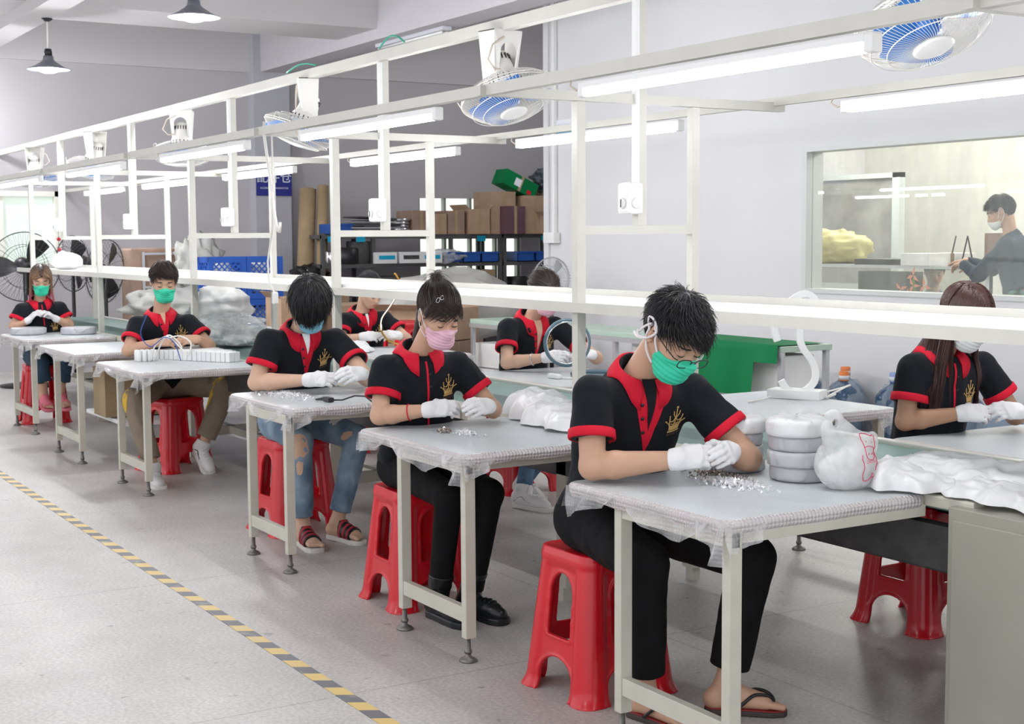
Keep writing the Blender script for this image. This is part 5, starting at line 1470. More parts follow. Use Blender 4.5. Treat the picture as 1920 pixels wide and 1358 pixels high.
            for v in (.055, .10, .145):
                q = project(fo, [org-U*v-Lf*(w0*(1-v/pl)*.5+.005)], -Fd, .004, 40)[0]
                part(MB().lathe([(0, .0), (.006, 0), (.006, .002), (0, .0028)], 12, Matrix.Translation(q) @ Vector(Fd).to_track_quat('Z', 'Y').to_matrix().to_4x4()), 'button', M['black_plastic'])
        # crown print and lettering on the wearer's left chest
        lp = org+Lf*.088*g('logo_l', 1)-U*g('logo_v', .235); lu = Lf
        mb = MB()
        for st in CROWN:
            Q = [(a[0]+(b[0]-a[0])*k/5, a[1]+(b[1]-a[1])*k/5) for a, b in zip(st[:-1], st[1:]) for k in range(5)]+[st[-1]]
            W_ = project(fo, [lp+lu*a*.9+U*b for a, b in Q], -Fd, .0012, 40); mb.tube([tuple(q) for q in W_], [.0017 for i in range(len(W_))], 5)
        for a, b, r_ in ((0, .082, .0045), (-.042, .036, .0032), (.042, .036, .0032), (0, .050, .004)):
            q = project(fo, [lp+lu*a*.9+U*b], -Fd, .0015, 40)[0]
            mb.lathe([(0, -r_*.4), (r_, 0), (0, r_*.4)], 10, Matrix.Translation(q) @ Vector(Fd).to_track_quat('Z', 'Y').to_matrix().to_4x4())
        for (b0, b1, w0_, w1_) in ((0.003, .020, .024, .026), (-.004, .001, .028, .028)):
            pts = []
            for i in range(4):
                v = b0+(b1-b0)*i/3; w_ = w0_+(w1_-w0_)*i/3
                for j in range(9): pts.append(lp+lu*(-w_+2*w_*j/8)*.9+U*v)
            Q = project(fo, pts, -Fd, .0016, 40); mb.add([tuple(q) for q in Q], [(i*9+j, i*9+j+1, (i+1)*9+j+1, (i+1)*9+j) for i in range(3) for j in range(8)], True)
        part(mb, 'crown_print', M['logo_gold'])
        o = text_on(fo, 'ROYALTII', lp-U*.016, lu, U, -Fd, .0125, M['logo_dim'], root, 'print_lettering'); o.location = tuple(-LOC)
    # ---------------- trousers
    if g('pants'):
        tb = g('pfat', 1.0); ln = g('pleg', 1.0); pw = wrinkle(g('seed', 1)+9, 15, .010*g('pwr', 1.0))
        ps = [(el(P+U*.0-v3(0, 0, .0), (.128*bs, .168*bs, .115), Rt), 0)]
        for h_, K, An in ((hipR, KR, AR), (hipL, KL, AL)):
            e = K+(An-K)*ln; ps += [(rc(h_, K, .090*tb, .066*tb), .05), (rc(K, e, .066*tb, g('phem', .052)*tb), .02)]
        pu = union(ps)
        def pants(X):
            d = pu(X)+pw(X)
            for K, An in ((KR, AR), (KL, AL)):
                e = K+(An-K)*(ln-.01); dv = nrm(An-K); near = np.sqrt(((X-e)**2).sum(1)) < .16
                d = np.where(near, smax(d, (X-e)@dv, .004), d)
                rel = X-e; ax = rel@dv; rad = np.sqrt(np.maximum((rel**2).sum(1)-ax*ax, 0))
                hole = np.maximum(rad-.040*tb, -(ax+.035)); d = np.where(near, np.maximum(d, -hole), d)
            return np.maximum(d, X[:, 2]-(P[2]+.13))
        pants.bb = pu.bb
        po = sdf_obj('trousers', pants, vox*1.1, M[g('pants')], root, LOC)
        for (c_, dv, w_, h_, m_) in g('patches', ()):
            # worn holes / trim as thin patches on the cloth
            c_ = np.array(c_, float); dv = nrm(dv); x = nrm(np.cross(dv, (0, 0, 1))); y = np.cross(x, dv); pts = [c_]; n = 18
            rs = np.random.RandomState(int(abs(c_[0]*1000)) % 1000)
            for q in (.5, 1.0):
                for k in range(n):
                    a = 2*PI*k/n; r_ = q*(1+.09*rs.randn()*(q == 1)); pts.append(c_+x*math.cos(a)*w_*r_+y*math.sin(a)*h_*r_)
            Q = project(pants, np.array(pts)-dv*.12, dv, .0015, 40)
            F = [(0, 1+k, 1+(k+1) % n) for k in range(n)]+[(1+k, 1+n+k, 1+n+(k+1) % n, 1+(k+1) % n) for k in range(n)]
            part(fast_mesh('worn_patch', Q, F), 'worn_patch' if m_ != 'yellow' else 'yellow_trim', M[m_] if m_ in M else SK[m_])
    # ---------------- shoes
    sh = g('shoe', 'bare')
    for i, (An, dv, lat, up, sole) in enumerate(feet):
        sgn = 1 if i == 1 else -1; L0 = sole-dv*.065; L1 = sole+dv*.195
        def solef(th, wd, z, ex=0):
            def f(X):
                q = X-sole; a = q@dv; b = q@lat; c = q@up
                t = np.clip((a+.065+ex)/(.26+2*ex), 0, 1); w = wd*np.interp(t, [0, .08, .3, .55, .8, .95, 1], [.45, .78, .80, .92, 1.05, .8, .5]); cx = -sgn*np.interp(t, [0, .5, 1], [0, 0, .006])
                d1 = np.abs(b-cx)-w; d2 = np.abs(a-.065)-(.13+ex); return smax(smax(d1, d2, .02), np.abs(c-z)-th, .004)
            f.bb = (sole-.2, sole+.2); return f
        if sh == 'flip':
            sdf_obj('flip_flop_sole', solef(.009, .043, -.009), .0035, M['sole_dark'], root, LOC)
            sdf_obj('flip_flop_footbed', solef(.002, .041, .001), .003, M['sole_red'], root, LOC)
            tb0 = sole+dv*.135-lat*sgn*.010*1
            pk = []
            for s in (-1, 1):
                a = sole+dv*.03+lat*s*.040+up*.004; m1 = sole+dv*.09+lat*s*.026+up*.048; b = sole+dv*.145+lat*(-sgn*.012)+up*.030
                Q = spline([a, m1, b, b-up*.026], 6); Q = [q+grad(body, np.array([q]))[0]*max(0, .006-body(np.array([q]))[0]) if j < 13 else q for j, q in enumerate(Q)]
                part(MB().tube([tuple(q) for q in Q], .0055, 6), 'thong_strap', M['black_plastic'])
        elif sh == 'slide':
            sdf_obj('slide_sole', solef(.012, .045, -.010), .004, M[g('sole', 'sole_white')], root, LOC)
            f0 = lambda X: body(X)
            def st(X):
                a = (X-sole)@dv; c = (X-sole)@up; b = np.abs((X-sole)@lat)
                return np.maximum(np.maximum(body(X)-.008, np.abs(a-.085)-.045), np.maximum(-c, c-.085))
            st.bb = (sole-.16+dv*.08, sole+.16+dv*.08)
            sdf_obj('slide_band', st, .0045, M[g('band', 'pink')], root, LOC)
            if g('band') == 'boot':
                for q_ in (-.03, 0, .03):
                    def st2(X, q_=q_):
                        a = (X-sole)@dv; c = (X-sole)@up
                        return np.maximum(np.maximum(body(X)-.0105, np.abs(a-.085-q_)-.0065), np.maximum(-c, c-.088))
                    st2.bb = st.bb; sdf_obj('band_stripe', st2, .0035, mat('slide_red', (.40, .02, .04), .6) if 'slide_red' not in bpy.data.materials else bpy.data.materials['slide_red'], root, LOC)
        elif sh in ('sneaker', 'boot'):
            mm = M['sneaker'] if sh == 'sneaker' else M['boot']
            sdf_obj('shoe_sole', solef(.014, .046, -.008, .004), .0045, M['sole_white'] if sh == 'sneaker' else M['boot'], root, LOC)
            bt = .035 if sh == 'sneaker' else .09; sd_ = nrm((KL if i else KR)-An)
            upu = union([(rc(sole+dv*-.03+up*.03, sole+dv*.13+up*.018, .040, .034), 0), (rc(sole-dv*.02+up*.045, An+sd_*(bt*.5 if bt < .05 else bt), .042, .050), .03), (rc(sole+dv*.1+up*.02, sole+dv*.16+up*.012, .036, .028), .02)])
            wv = wrinkle(3+i, 40, .004)
            def uf(X): return smax(smax(upu(X)+wv(X), -((X-sole)@up+.004), .004), (X-An-sd_*bt)@sd_, .004)
            uf.bb = upu.bb; uo = sdf_obj('shoe_upper', uf, .005, mm, root, LOC)
            mb = MB()
            for k in range(4):
                c_ = sole+dv*(.045+.024*k)+up*.12
                Q = project(upu, [c_+lat*s for s in np.linspace(-.022, .022, 7)], -up, .003, 30); mb.tube([tuple(q) for q in Q], .003, 5)
            part(mb, 'laces', M['paper'] if sh == 'sneaker' else M['boot'])
            if sh == 'sneaker':
                for s in (-1, 1):
                    Q = project(upu, [sole+dv*a+up*b+lat*s*.12 for a, b in ((-.03, .02), (.0, .045), (.02, .05), (.04, .03), (.07, .02))], -lat*s, .001, 30)
                    part(MB().tube([tuple(q) for q in Q], .003, 5), 'side_stripe', M['pants_black'] if not fem else M['silver'])
    # ---------------- gloves
    if g('gloves', True):
        for s, W_, E_, hd, hn in ((1, WR, ER, A['HR'], A['NR']), (-1, WL, EL_, A['HLd'], A['NL'])):
            hsz = g('hand', .98)*(.92 if fem else 1); ad = nrm(W_-E_)
            hp = hand_prims(W_, hd, hn, s, g('curl', (.32, .55, .35)), hsz, 1.14)+[(rc(W_-ad*.03, W_+nrm(hd)*.012, .0335*aw, .031*aw), .012)]
            hu = union(hp); gw = wrinkle(20+s, 60, .0022)
            gf = lambda X, hu=hu, W_=W_, ad=ad: smax(hu(X)+gw(X), -((X-(W_-ad*.016))@ad), .003)
            gf.bb = hu.bb; sdf_obj('glove', gf, g('gvox', .0035), M['glove'], root, LOC)
    # ---------------- mask
    if g('mask'):
        mc = M['mask_'+g('mask')]
        tent = union([(lambda X: hcore(X)-.004, 0), (rc((.098, 0, -.022), (.082, 0, -.080), .014, .018), .035), (rc((.05, 0, -.095), (.02, 0, -.10), .03, .03), .03)]) if False else None
        t1 = rc((.100, 0, -.020), (.084, 0, -.078), .012, .018); t2 = rc((.060, -.02, -.088), (.060, .02, -.088), .026, .026)
        def mf(X):
            q = toL(X); d = smin(smin(hcore(q), t1(q), .035), t2(q), .03)-.005
            d = d+.0011*np.sin(q[:, 2]*420+8*q[:, 0]*q[:, 1]*30)
            top = np.interp(np.abs(q[:, 1]), [0, .02, .045, .07], [-.006, -.018, -.026, -.036])+g('mtop', 0)
            bot = np.interp(q[:, 0], [.0, .04, .09], [-.088, -.108, -.122])
            d = smax(d, q[:, 2]-top, .004); d = smax(d, bot-q[:, 2], .004); d = smax(d, .020+.25*np.abs(q[:, 2]+.06)-q[:, 0], .004)
            return d*hs
        mf.bb = bbh
        mo = sdf_obj('face_mask', mf, max(.0032, vox*.55), mc, root, LOC)
        for s in (-1, 1):
            mb = MB()
            for pts in ([(.030, s*.066, -.040), (.012, s*.079, -.012), (-.004, s*.084, .018), (-.020, s*.086, .026), (-.030, s*.084, .008)], [(.028, s*.058, -.085), (.0, s*.074, -.062), (-.022, s*.080, -.030), (-.030, s*.084, .008)]):
                Q = spline([toW(p) for p in pts], 5)
                Q = [q+grad(headW, np.array([q]))[0]*max(0, .003-headW(np.array([q]))[0]) for q in Q]
                mb.tube([tuple(q) for q in Q], g('strapr', .0022), 5)
            part(mb, 'mask_strap', M['strap'])
        if g('tied'):
            mb = MB(); s = -1
            for pts in ([(-.02, s*.088, .0), (-.045, s*.092, .03), (-.02, s*.094, .04), (.008, s*.090, .02), (-.01, s*.090, -.02)], [(-.01, s*.090, -.02), (-.045, s*.092, -.04), (-.06, s*.088, -.03)], [(-.01, s*.090, -.02), (-.04, s*.094, -.045), (-.07, s*.086, -.050)], [(-.02, s*.09, .03), (-.04, s*.092, .0), (-.05, s*.09, -.03)]):
                mb.tube([tuple(toW(q)) for q in spline(pts, 5)], .0040, 5)
            part(mb, 'strap_knot', M['strap']); mb = MB(); s = 1
            mb.tube([tuple(toW(q)) for q in spline([(.03, .07, -.03), (.05, .095, -.03), (.045, .10, -.07), (.03, .09, -.08)], 5)], .004, 5)
            part(mb, 'strap_knot', M['strap'])
    # ---------------- face details
    for s in (-1, 1):
        mb = MB(); mb2 = MB()
        Q = [toW((.091-.10*abs(t)**2*.06-.0035*abs(t), s*(.031+.0135*t), -.0055+.0032*t*t)) for t in np.linspace(-1, 1, 9)]
        Q = project(headW, [q+HF*.02 for q in Q], -HF, .0006, 20); mb.tube([tuple(q) for q in Q], [.0008, .0016, .002, .0022, .0022, .0022, .002, .0016, .0008], 5)
        Q = [toW((.11, s*(.033+.017*t), .0235+.003*(1-t*t)-.003*t)) for t in np.linspace(-1, 1, 8)]
        Q = project(headW, Q, -HF, .0006, 24); mb2.tube([tuple(q) for q in Q], [.0016, .003, .0036, .0036, .0034, .003, .002, .001], 5)
        part(mb, 'eyelashes', M['black']); part(mb2, 'eyebrow', M['brow'])
    if not g('mask'):
        mb = MB()
        for u_, w_, r_ in ((-.0565, .021, .003), (-.0655, .018, .0035)):
            Q = project(headW, [toW((.13, w_*t, u_-.002*abs(t))) for t in np.linspace(-1, 1, 9)], -HF, -.0005, 24); mb.tube([tuple(q) for q in Q], [r_*(.3+.7*math.sin(PI*(i+.5)/9)) for i in range(9)], 6)
        part(mb, 'lips', M['lip'])
    # ---------------- hair
    hm = M[g('hair_mat', 'hair_black')]
    stl = g('hair'); line = stl['line']; capo = stl.get('cap', .007)
    ce = el((-.016, 0, .030), (.098+capo, .077+capo, .092+capo)); hw = wrinkle(4, 45, .006)
    def cap(X):
        q = toL(X); d = ce(q)+hw(q)
        d = smin(d, 1.0*d, 0)
        ln_ = np.interp(q[:, 0], [-.13, -.05, -.02, .02, .05, .07, .12], line)-.002
        ears_ = np.minimum(np.sqrt(((q-np.array([-.008, .084, -.006]))**2).sum(1)), np.sqrt(((q-np.array([-.008, -.084, -.006]))**2).sum(1)))-.026
        d = smax(d, (ln_-q[:, 2])*.8, .006)
        if stl.get('neckr') is None: d = smax(d, -ears_, .004)
        if 'extra' in stl:
            for a, b, ra, rb_ in stl['extra']: d = smin(d, rc(a, b, ra, rb_)(q)+hw(q)*.8, .012)
        return d*hs
    ex = .1 if 'extra' in stl else .0
    cap.bb = (bbh[0]-ex*1.8, bbh[1]+ex)
    hc_ = sdf_obj('hair', cap, max(.004, vox*.7), hm, root, LOC)
    for q_, (st_, n_, m_, wd) in enumerate(g('strands', ())):
        V, F = hair_strands(None, Rh, Hc, hs, st_, n_, 5+q_+g('seed', 1), wd, shirt0 if 'neckr' in st_ else None)
        part(fast_mesh('hair_strands', V, F), 'hair_strands', M[m_])
    # hooks for extras
    return dict(root=root, toW=toW, part=part, Rh=Rh, headW=headW, body=body, shirt=shirt0, LOC=LOC, A=A, Fd=Fd, U=U, L=Lf)

def bangs(dirv, length, n_line=.035, front=.03, mess=.08, grav=.25, off=.010, side=0):
    def flow(P, R0, crown, t):
        T = np.repeat(np.array([dirv], float), len(P), 0)
        if side: T[:, 1] = np.sign(R0[:, 1]+side*.02)*abs(dirv[1])
        return T
    return dict(line=(9, 9, 9, .07, n_line, n_line, n_line), crown=(0, 0, .1), len=lambda R0, rs: np.full(len(R0), length), flow=flow, lift=lambda R0, rs: .25*rs.rand(len(R0)), mess=mess, grav=grav, off=off)
T1, T2 = 2*PI, 0
# ---- man with glasses, nearest
p1 = person(dict(label='young man with glasses and green face mask, nearest the camera, bent over crystals', vox=.0052, seed=3, skin='a', hs=1.045, bulk=1.04, arm=1.0,
    head_yaw=2, head_pitch=40, head_roll=-4, mask='green', tied=True, strapr=.0036, shoe='flip', pants='pants_black', pleg=.86, pfat=1.08, phem=.058, placket='open', vw=.066, vi=.024, pl=.22, logo_v=.155, logo_l=1.2, hand=.93,
    hair=style_short(), strands=[(style_short(.055, .060, .22, (1, .45, -.15), lift=.6, grav=.15), 4600, 'hair_black', .0014), (style_short(.045, .05, .4, (1, .6, .1), lift=1.0), 1000, 'hair_black', .0012)],
    j=dict(P=(-3.81,2.69,.585), N=(-3.625,2.67,1.075), H=(-3.47,2.70,1.20), Rs=(-3.625,2.495,1.015), Ls=(-3.575,2.855,1.005), ER=(-3.565,2.455,.80), WR=(-3.375,2.625,.832), EL=(-3.43,2.965,.80), WL=(-3.395,2.855,.835),
           HR=(.42,.90,.12), NR=(-.75,.3,-.5), HLd=(.72,-.68,.10), NL=(-.6,-.6,-.45), KR=(-3.45,2.57,.505), KL=(-3.36,2.92,.495), AR=(-3.49,2.60,.09), AL=(-3.40,2.85,.09), DR=(.85,.2,-.02), DL=(.55,.80,-.02))))
# glasses
mb = MB(); tw = p1['toW']
for s in (-1, 1):
    pts = []
    for k in range(28):
        a = 2*PI*k/28; cx, sz = math.cos(a), math.sin(a)
        ex = .0245*abs(cx)**.7*(1 if cx > 0 else -1); ez = .0155*abs(sz)**.75*(1 if sz > 0 else -1)
        pts.append(tuple(tw((.113-.12*abs(ex+.010)*.5-(.012 if s*1 and abs(ex) > .02 else 0)*0, s*(.033+ex), -.010+ez))))
    mb.tube(pts, .0017, 6, closed=True)
mb.tube([tuple(tw(q)) for q in ((.112, -.010, -.004), (.116, 0, -.001), (.112, .010, -.004))], .0016, 6)
for s in (-1, 1): mb.tube([tuple(tw(q)) for q in ((.102, s*.056, -.004), (.095, s*.068, -.001), (.06, s*.079, .005), (.0, s*.086, .012), (-.03, s*.084, .0))], .0019, 6)
p1['part'](mb, 'glasses', M['black_plastic'])

# ---- ponytailed woman
tie2 = (-.075, .0, .105)
st2 = style_tied(tie2); st2['extra'] = [((-.08, 0, .11), (-.095, 0, .125), .030, .026), ((-.10, 0, .12), (-.13, 0, .07), .020, .022), ((-.13, 0, .07), (-.125, -.02, -.06), .024, .020), ((-.125, -.02, -.06), (-.095, -.045, -.17), .020, .010)]
p2 = person(dict(label='young woman with high ponytail and pink face mask in black polo, second from the camera', vox=.006, seed=8, fem=True, skin='a', bulk=.98,
    head_yaw=-3, head_pitch=27, mask='pink', shoe='boot', pants='pants_black', pleg=.97, pfat=.84, pwr=.5, placket='line', pl=.30, logo_v=.165, logo_l=1.1,
    hair=st2, hair_mat='hair_brown', strands=[(style_tied(tie2), 2600, 'hair_brown', .0013), (bangs((.30, -.95, -.15), .075, .05), 330, 'hair_brown', .0012), (bangs((.25, .9, -.25), .07, .05), 240, 'hair_brown', .0012)],
    j=dict(P=(-5.21,2.70,.575), N=(-5.13,2.67,1.045), H=(-4.99,2.70,1.195), Rs=(-5.125,2.52,.985), Ls=(-5.10,2.84,.985), ER=(-5.08,2.47,.80), WR=(-4.95,2.615,.825), EL=(-5.00,2.95,.80), WL=(-4.91,2.88,.828),
           HR=(.35,.93,.10), NR=(-.75,.3,-.5), HLd=(.55,-.83,.10), NL=(-.65,-.45,-.5), KR=(-4.80,2.63,.50), KL=(-4.78,2.80,.50), AR=(-4.87,2.62,.094), AL=(-4.84,2.75,.094), DR=(.95,.1,-.02), DL=(.95,.25,-.02))))
tuft(p2, (-.095, 0, .135), 150, .055, 'hair_brown', 2)
q2 = p2['toW']
Q = [q2((.045+.008*math.sin(t*6), -.055+.03*t, .095+.006*math.sin(t*9))) for t in np.linspace(0, 1, 12)]; Q3 = [q2((.045-.008*math.sin(t*6), -.055+.03*t, .095-.006*math.sin(t*9))) for t in np.linspace(0, 1, 12)]
p2['part'](MB().tube([tuple(q) for q in project(p2['headW'], Q, -p2['Rh'][2], .014)], .0013, 5).tube([tuple(q) for q in project(p2['headW'], Q3, -p2['Rh'][2], .014)], .0013, 5), 'hair_clip', M['silver'])
p2['part'](MB().tube([tuple(q2((-.085+.0*1, .028*math.cos(a), .115+.02*math.sin(a))) ) for a in np.linspace(0, 2*PI, 20)[:-1]], .007, 6, closed=True), 'hair_band', M['black_plastic'])
def wrist_ring(p, W_, E_, r, off, m, nm, th=.0022):
    W_ = np.array(W_); E_ = np.array(E_); d = nrm(E_-W_); c = W_+d*off; x = nrm(np.cross(d, (0, 0, 1))); y = np.cross(d, x)
    return p['part'](MB().tube([tuple(c+(x*math.cos(a)+y*math.sin(a))*r) for a in np.linspace(0, 2*PI, 26)[:-1]], th, 6, closed=True), nm, M[m])
A2 = p2['A']; wrist_ring(p2, A2['WR'], A2['ER'], .033, .072, 'shirt_red', 'red_bracelet'); wrist_ring(p2, A2['WL'], A2['EL'], .032, .062, 'bin_blue', 'blue_bracelet', .003)

# ---- man in ripped jeans
bowl = style_short(.085, .105, .12, (1, .0, -.6), lift=.5, line=(-.075, -.065, -.035, .005, .05, .058, .06), off=.014, grav=.35, side=1)
p3 = person(dict(label='young man with thick black hair, light blue face mask and ripped jeans, head bowed low', vox=.0068, seed=14, skin='c', hs=1.06,
    head_yaw=-24, head_pitch=52, mask='blue', shoe='slide', band='boot', sole='sole_white', pants='jeans_light', pleg=.88, pfat=.95, phem=.055, placket='open', vw=.05, vi=.020, vh=.40, vmat='paper', pl=.21, logo_v=.155, logo_l=1.15,
    hair=bowl, strands=[(bowl, 4200, 'hair_black', .0017), (style_short(.08, .10, .30, (1, .1, -.5), lift=.5), 900, 'hair_black', .0015)],
    patches=[((-6.37,2.66,.50), (-.8,.4,-.35), .05, .055, 'c'), ((-6.36,2.66,.40), (-1,.2,0), .018, .035, 'c'), ((-6.55,2.95,.575), (-.2,0,-1), .045, .03, 'sneaker'), ((-6.40,2.93,.54), (-.7,.4,-.5), .03, .02, 'c')],
    j=dict(P=(-6.82,2.82,.58), N=(-6.66,2.80,1.05), H=(-6.55,2.815,1.185), Rs=(-6.64,2.625,1.0), Ls=(-6.64,2.99,.99), ER=(-6.62,2.55,.80), WR=(-6.38,2.72,.822), EL=(-6.40,3.05,.81), WL=(-6.32,2.985,.845),
           HR=(.42,.90,.05), NR=(-.75,.3,-.5), HLd=(.5,-.86,.05), NL=(-.65,-.45,-.5), KR=(-6.40,2.68,.53), KL=(-6.42,3.0,.51), AR=(-6.42,2.70,.093), AL=(-6.46,2.90,.093), DR=(.95,-.05,-.02), DL=(.9,.30,-.02))))

# ---- man in khaki trousers
crop = style_short(.045, .05, .22, (.8, .5, .3), lift=.9)
p4 = person(dict(label='young man with short dark hair, green face mask and khaki trousers, white sneakers', vox=.0075, seed=21, skin='a', gloves=False, arm=.92,
    head_yaw=-14, head_pitch=18, mask='green', shoe='sneaker', pants='khaki', pleg=.86, pfat=1.08, phem=.056, placket='open', vw=.042, vi=.016, vh=.35, vmat='skin', pl=.17, logo_v=.16, logo_l=1.15,
    hair=crop, hair_mat='hair_brown', strands=[(crop, 3200, 'hair_brown', .0019)],
    patches=[((-8.68,2.50,.52), (-.6,.8,-.2), .02, .075, 'yellow'), ((-8.78,2.46,.46), (-.4,.9,.0), .016, .06, 'yellow'), ((-8.82,3.15,.60), (-.4,-.1,-1), .09, .018, 'yellow')],
    j=dict(P=(-9.12,2.90,.58), N=(-9.08,2.85,1.035), H=(-9.03,2.865,1.235), Rs=(-9.05,2.685,.965), Ls=(-9.00,3.015,.965), ER=(-8.97,2.60,.805), WR=(-8.86,2.75,.855), EL=(-8.86,3.10,.82), WL=(-8.80,3.01,.87),
           HR=(.35,.92,.05), NR=(-.5,.2,-.7), HLd=(-.05,-.98,.0), NL=(-.6,.0,-.65), KR=(-8.70,2.55,.52), KL=(-8.83,3.20,.545), AR=(-8.56,2.62,.094), AL=(-8.87,3.04,.17), DR=(.9,-.1,-.05), DL=(.8,.1,-.55))))

# ---- woman at far left
bob = style_long(.20, 0.0, neckr=.07, wave=.08)
p5 = person(dict(label='woman with blonde and pink shoulder-length hair and green face mask, farthest left', vox=.010, seed=31, fem=True, skin='a',
    head_yaw=-12, head_pitch=22, mask='green', shoe='slide', band='pink', sole='pink', pants='jeans_dark', pleg=.62, pfat=1.0, phem=.07, placket='line', gvox=.0045,
    hair=bob, hair_mat='hair_brown', strands=[(bob, 1500, 'hair_blonde', .003), (dict(bob, line=(9, 9, .0, .0, 9, 9, 9)), 160, 'hair_blonde', .003)],
    j=dict(P=(-12.14,2.82,.57), N=(-12.10,2.78,1.01), H=(-12.03,2.785,1.185), Rs=(-12.08,2.63,.94), Ls=(-12.07,2.94,.945), ER=(-12.06,2.56,.81), WR=(-12.0,2.66,.85), EL=(-12.02,3.0,.81), WL=(-11.95,2.88,.86),
           HR=(.3,.6,.7), NR=(-.1,.7,-.5), HLd=(.1,-.7,.6), NL=(-.1,-.7,-.5), KR=(-11.78,2.70,.52), KL=(-11.76,2.88,.52), AR=(-11.80,2.72,.26), AL=(-11.79,2.85,.26), DR=(.95,.0,-.2), DL=(.95,.1,-.2))))

# ---- woman with ring
tie6 = (-.10, 0, .02)
st6 = style_tied(tie6); st6['extra'] = [((-.10, 0, .02), (-.125, 0, -.02), .03, .028), ((-.125, 0, -.02), (-.12, 0, -.12), .026, .02)]
p6 = person(dict(label='woman in pink face mask behind the bench holding up a large ring', vox=.008, seed=41, fem=True, skin='c',
    head_yaw=-6, head_pitch=22, mask='pink', shoe='sneaker', pants='jeans_blue', pleg=.95, pfat=.82, placket='open', vw=.045, vi=.026, vh=.75, vmat='skin', pl=.21, gvox=.004, logo_v=.16,
    hair=st6, hair_mat='hair_brown', strands=[(style_tied(tie6), 1800, 'hair_brown', .002)],
    j=dict(P=(-7.16,4.40,.58), N=(-6.99,4.38,1.045), H=(-6.88,4.41,1.19), Rs=(-6.97,4.21,.99), Ls=(-6.97,4.54,.99), ER=(-6.86,4.14,.80), WR=(-6.68,4.28,.835), EL=(-6.72,4.66,.81), WL=(-6.60,4.55,.845),
           HR=(.6,.75,.1), NR=(-.75,.4,-.5), HLd=(.2,-.95,.1), NL=(-.4,-.3,-.75), KR=(-6.78,4.28,.50), KL=(-6.74,4.52,.50), AR=(-6.66,4.12,.094), AL=(-6.95,4.30,.094), DR=(.85,.3,-.02), DL=(.9,.1,-.02))))
wrist_ring(p6, p6['A']['WR'], p6['A']['ER'], .033, .075, 'silver', 'bracelet', .003)

# ---- woman with the gold lamp
p7 = person(dict(label='unmasked woman in black polo behind the bench working on a gold lamp', vox=.009, seed=51, fem=True, skin='c',
    head_yaw=14, head_pitch=30, shoe='none', pants='pants_black', placket='open', vw=.045, vi=.010, vh=.4, vmat='paper', pl=.2, gvox=.0045, logo_v=.16,
    hair=style_tied((-.1, 0, 0)), strands=[(style_tied((-.1, 0, 0)), 1500, 'hair_black', .0022)],
    j=dict(P=(-9.28,4.38,.57), N=(-9.17,4.33,.99), H=(-9.08,4.36,1.135), Rs=(-9.14,4.17,.935), Ls=(-9.13,4.50,.935), ER=(-9.06,4.12,.80), WR=(-8.98,4.24,.825), EL=(-8.96,4.58,.80), WL=(-8.88,4.48,.83),
           HR=(.45,.88,.05), NR=(-.75,.3,-.5), HLd=(-.0,-.95,.1), NL=(-.75,-.1,-.5), KR=(-8.85,4.3,.50), KL=(-8.85,4.5,.50), AR=(-8.85,4.3,.11), AL=(-8.85,4.5,.11), DR=(1,0,0), DL=(1,0,0))))

# ---- long haired woman at right
lng = style_long(.40, -.005, neckr=.078, wave=.05)
p8 = person(dict(label='woman with long reddish brown hair and white face mask at the right, behind the bench', vox=.006, seed=61, fem=True, skin='b', bulk=1.0,
    head_yaw=4, head_pitch=33, mask='white', shoe='none', pants='pants_black', placket='line', pl=.22, logo_v=.17,
    hair=lng, hair_mat='hair_red', strands=[(lng, 5200, 'hair_red', .0017)],
    j=dict(P=(-3.86,4.22,.58), N=(-3.80,4.235,1.05), H=(-3.69,4.255,1.198), Rs=(-3.81,4.10,.995), Ls=(-3.76,4.43,.995), ER=(-3.80,4.055,.80), WR=(-3.655,4.195,.835), EL=(-3.68,4.53,.80), WL=(-3.575,4.43,.835),
           HR=(.45,.88,.0), NR=(-.75,.3,-.5), HLd=(-.05,-.98,.1), NL=(-.75,-.1,-.5), KR=(-3.43,4.15,.50), KL=(-3.43,4.32,.50), AR=(-3.45,4.15,.11), AL=(-3.45,4.32,.11), DR=(1,0,0), DL=(1,0,0))))

# ---- two people in the office behind the glass
p9 = person(dict(label='man in dark blue long-sleeved top standing in the office behind the window', vox=.011, seed=71, skin='a', gloves=False, sleeve=1.5, polo=False, shirt_mat='knit_navy',
    head_yaw=-143, head_pitch=24, mask='white', mtop=-.03, shoe='none', pants='floral', pleg=.5, pfat=1.2, phem=.08,
    hair=crop, strands=[(crop, 2200, 'hair_black', .0022)],
    j=dict(P=(-7.27,9.0,1.02), N=(-7.37,8.97,1.50), H=(-7.44,8.93,1.68), Rs=(-7.46,9.13,1.43), Ls=(-7.28,8.82,1.43), ER=(-7.66,9.12,1.24), WR=(-7.78,8.95,1.30), EL=(-7.46,8.72,1.20), WL=(-7.66,8.78,1.28),
           HR=(-.8,-.5,-.1), NR=(0,0,-1), HLd=(-.9,.2,-.1), NL=(0,0,-1), KR=(-7.34,9.08,.55), KL=(-7.27,8.92,.55), AR=(-7.30,9.10,.10), AL=(-7.22,8.93,.10), DR=(-.8,-.5,0), DL=(-.8,-.5,0))))
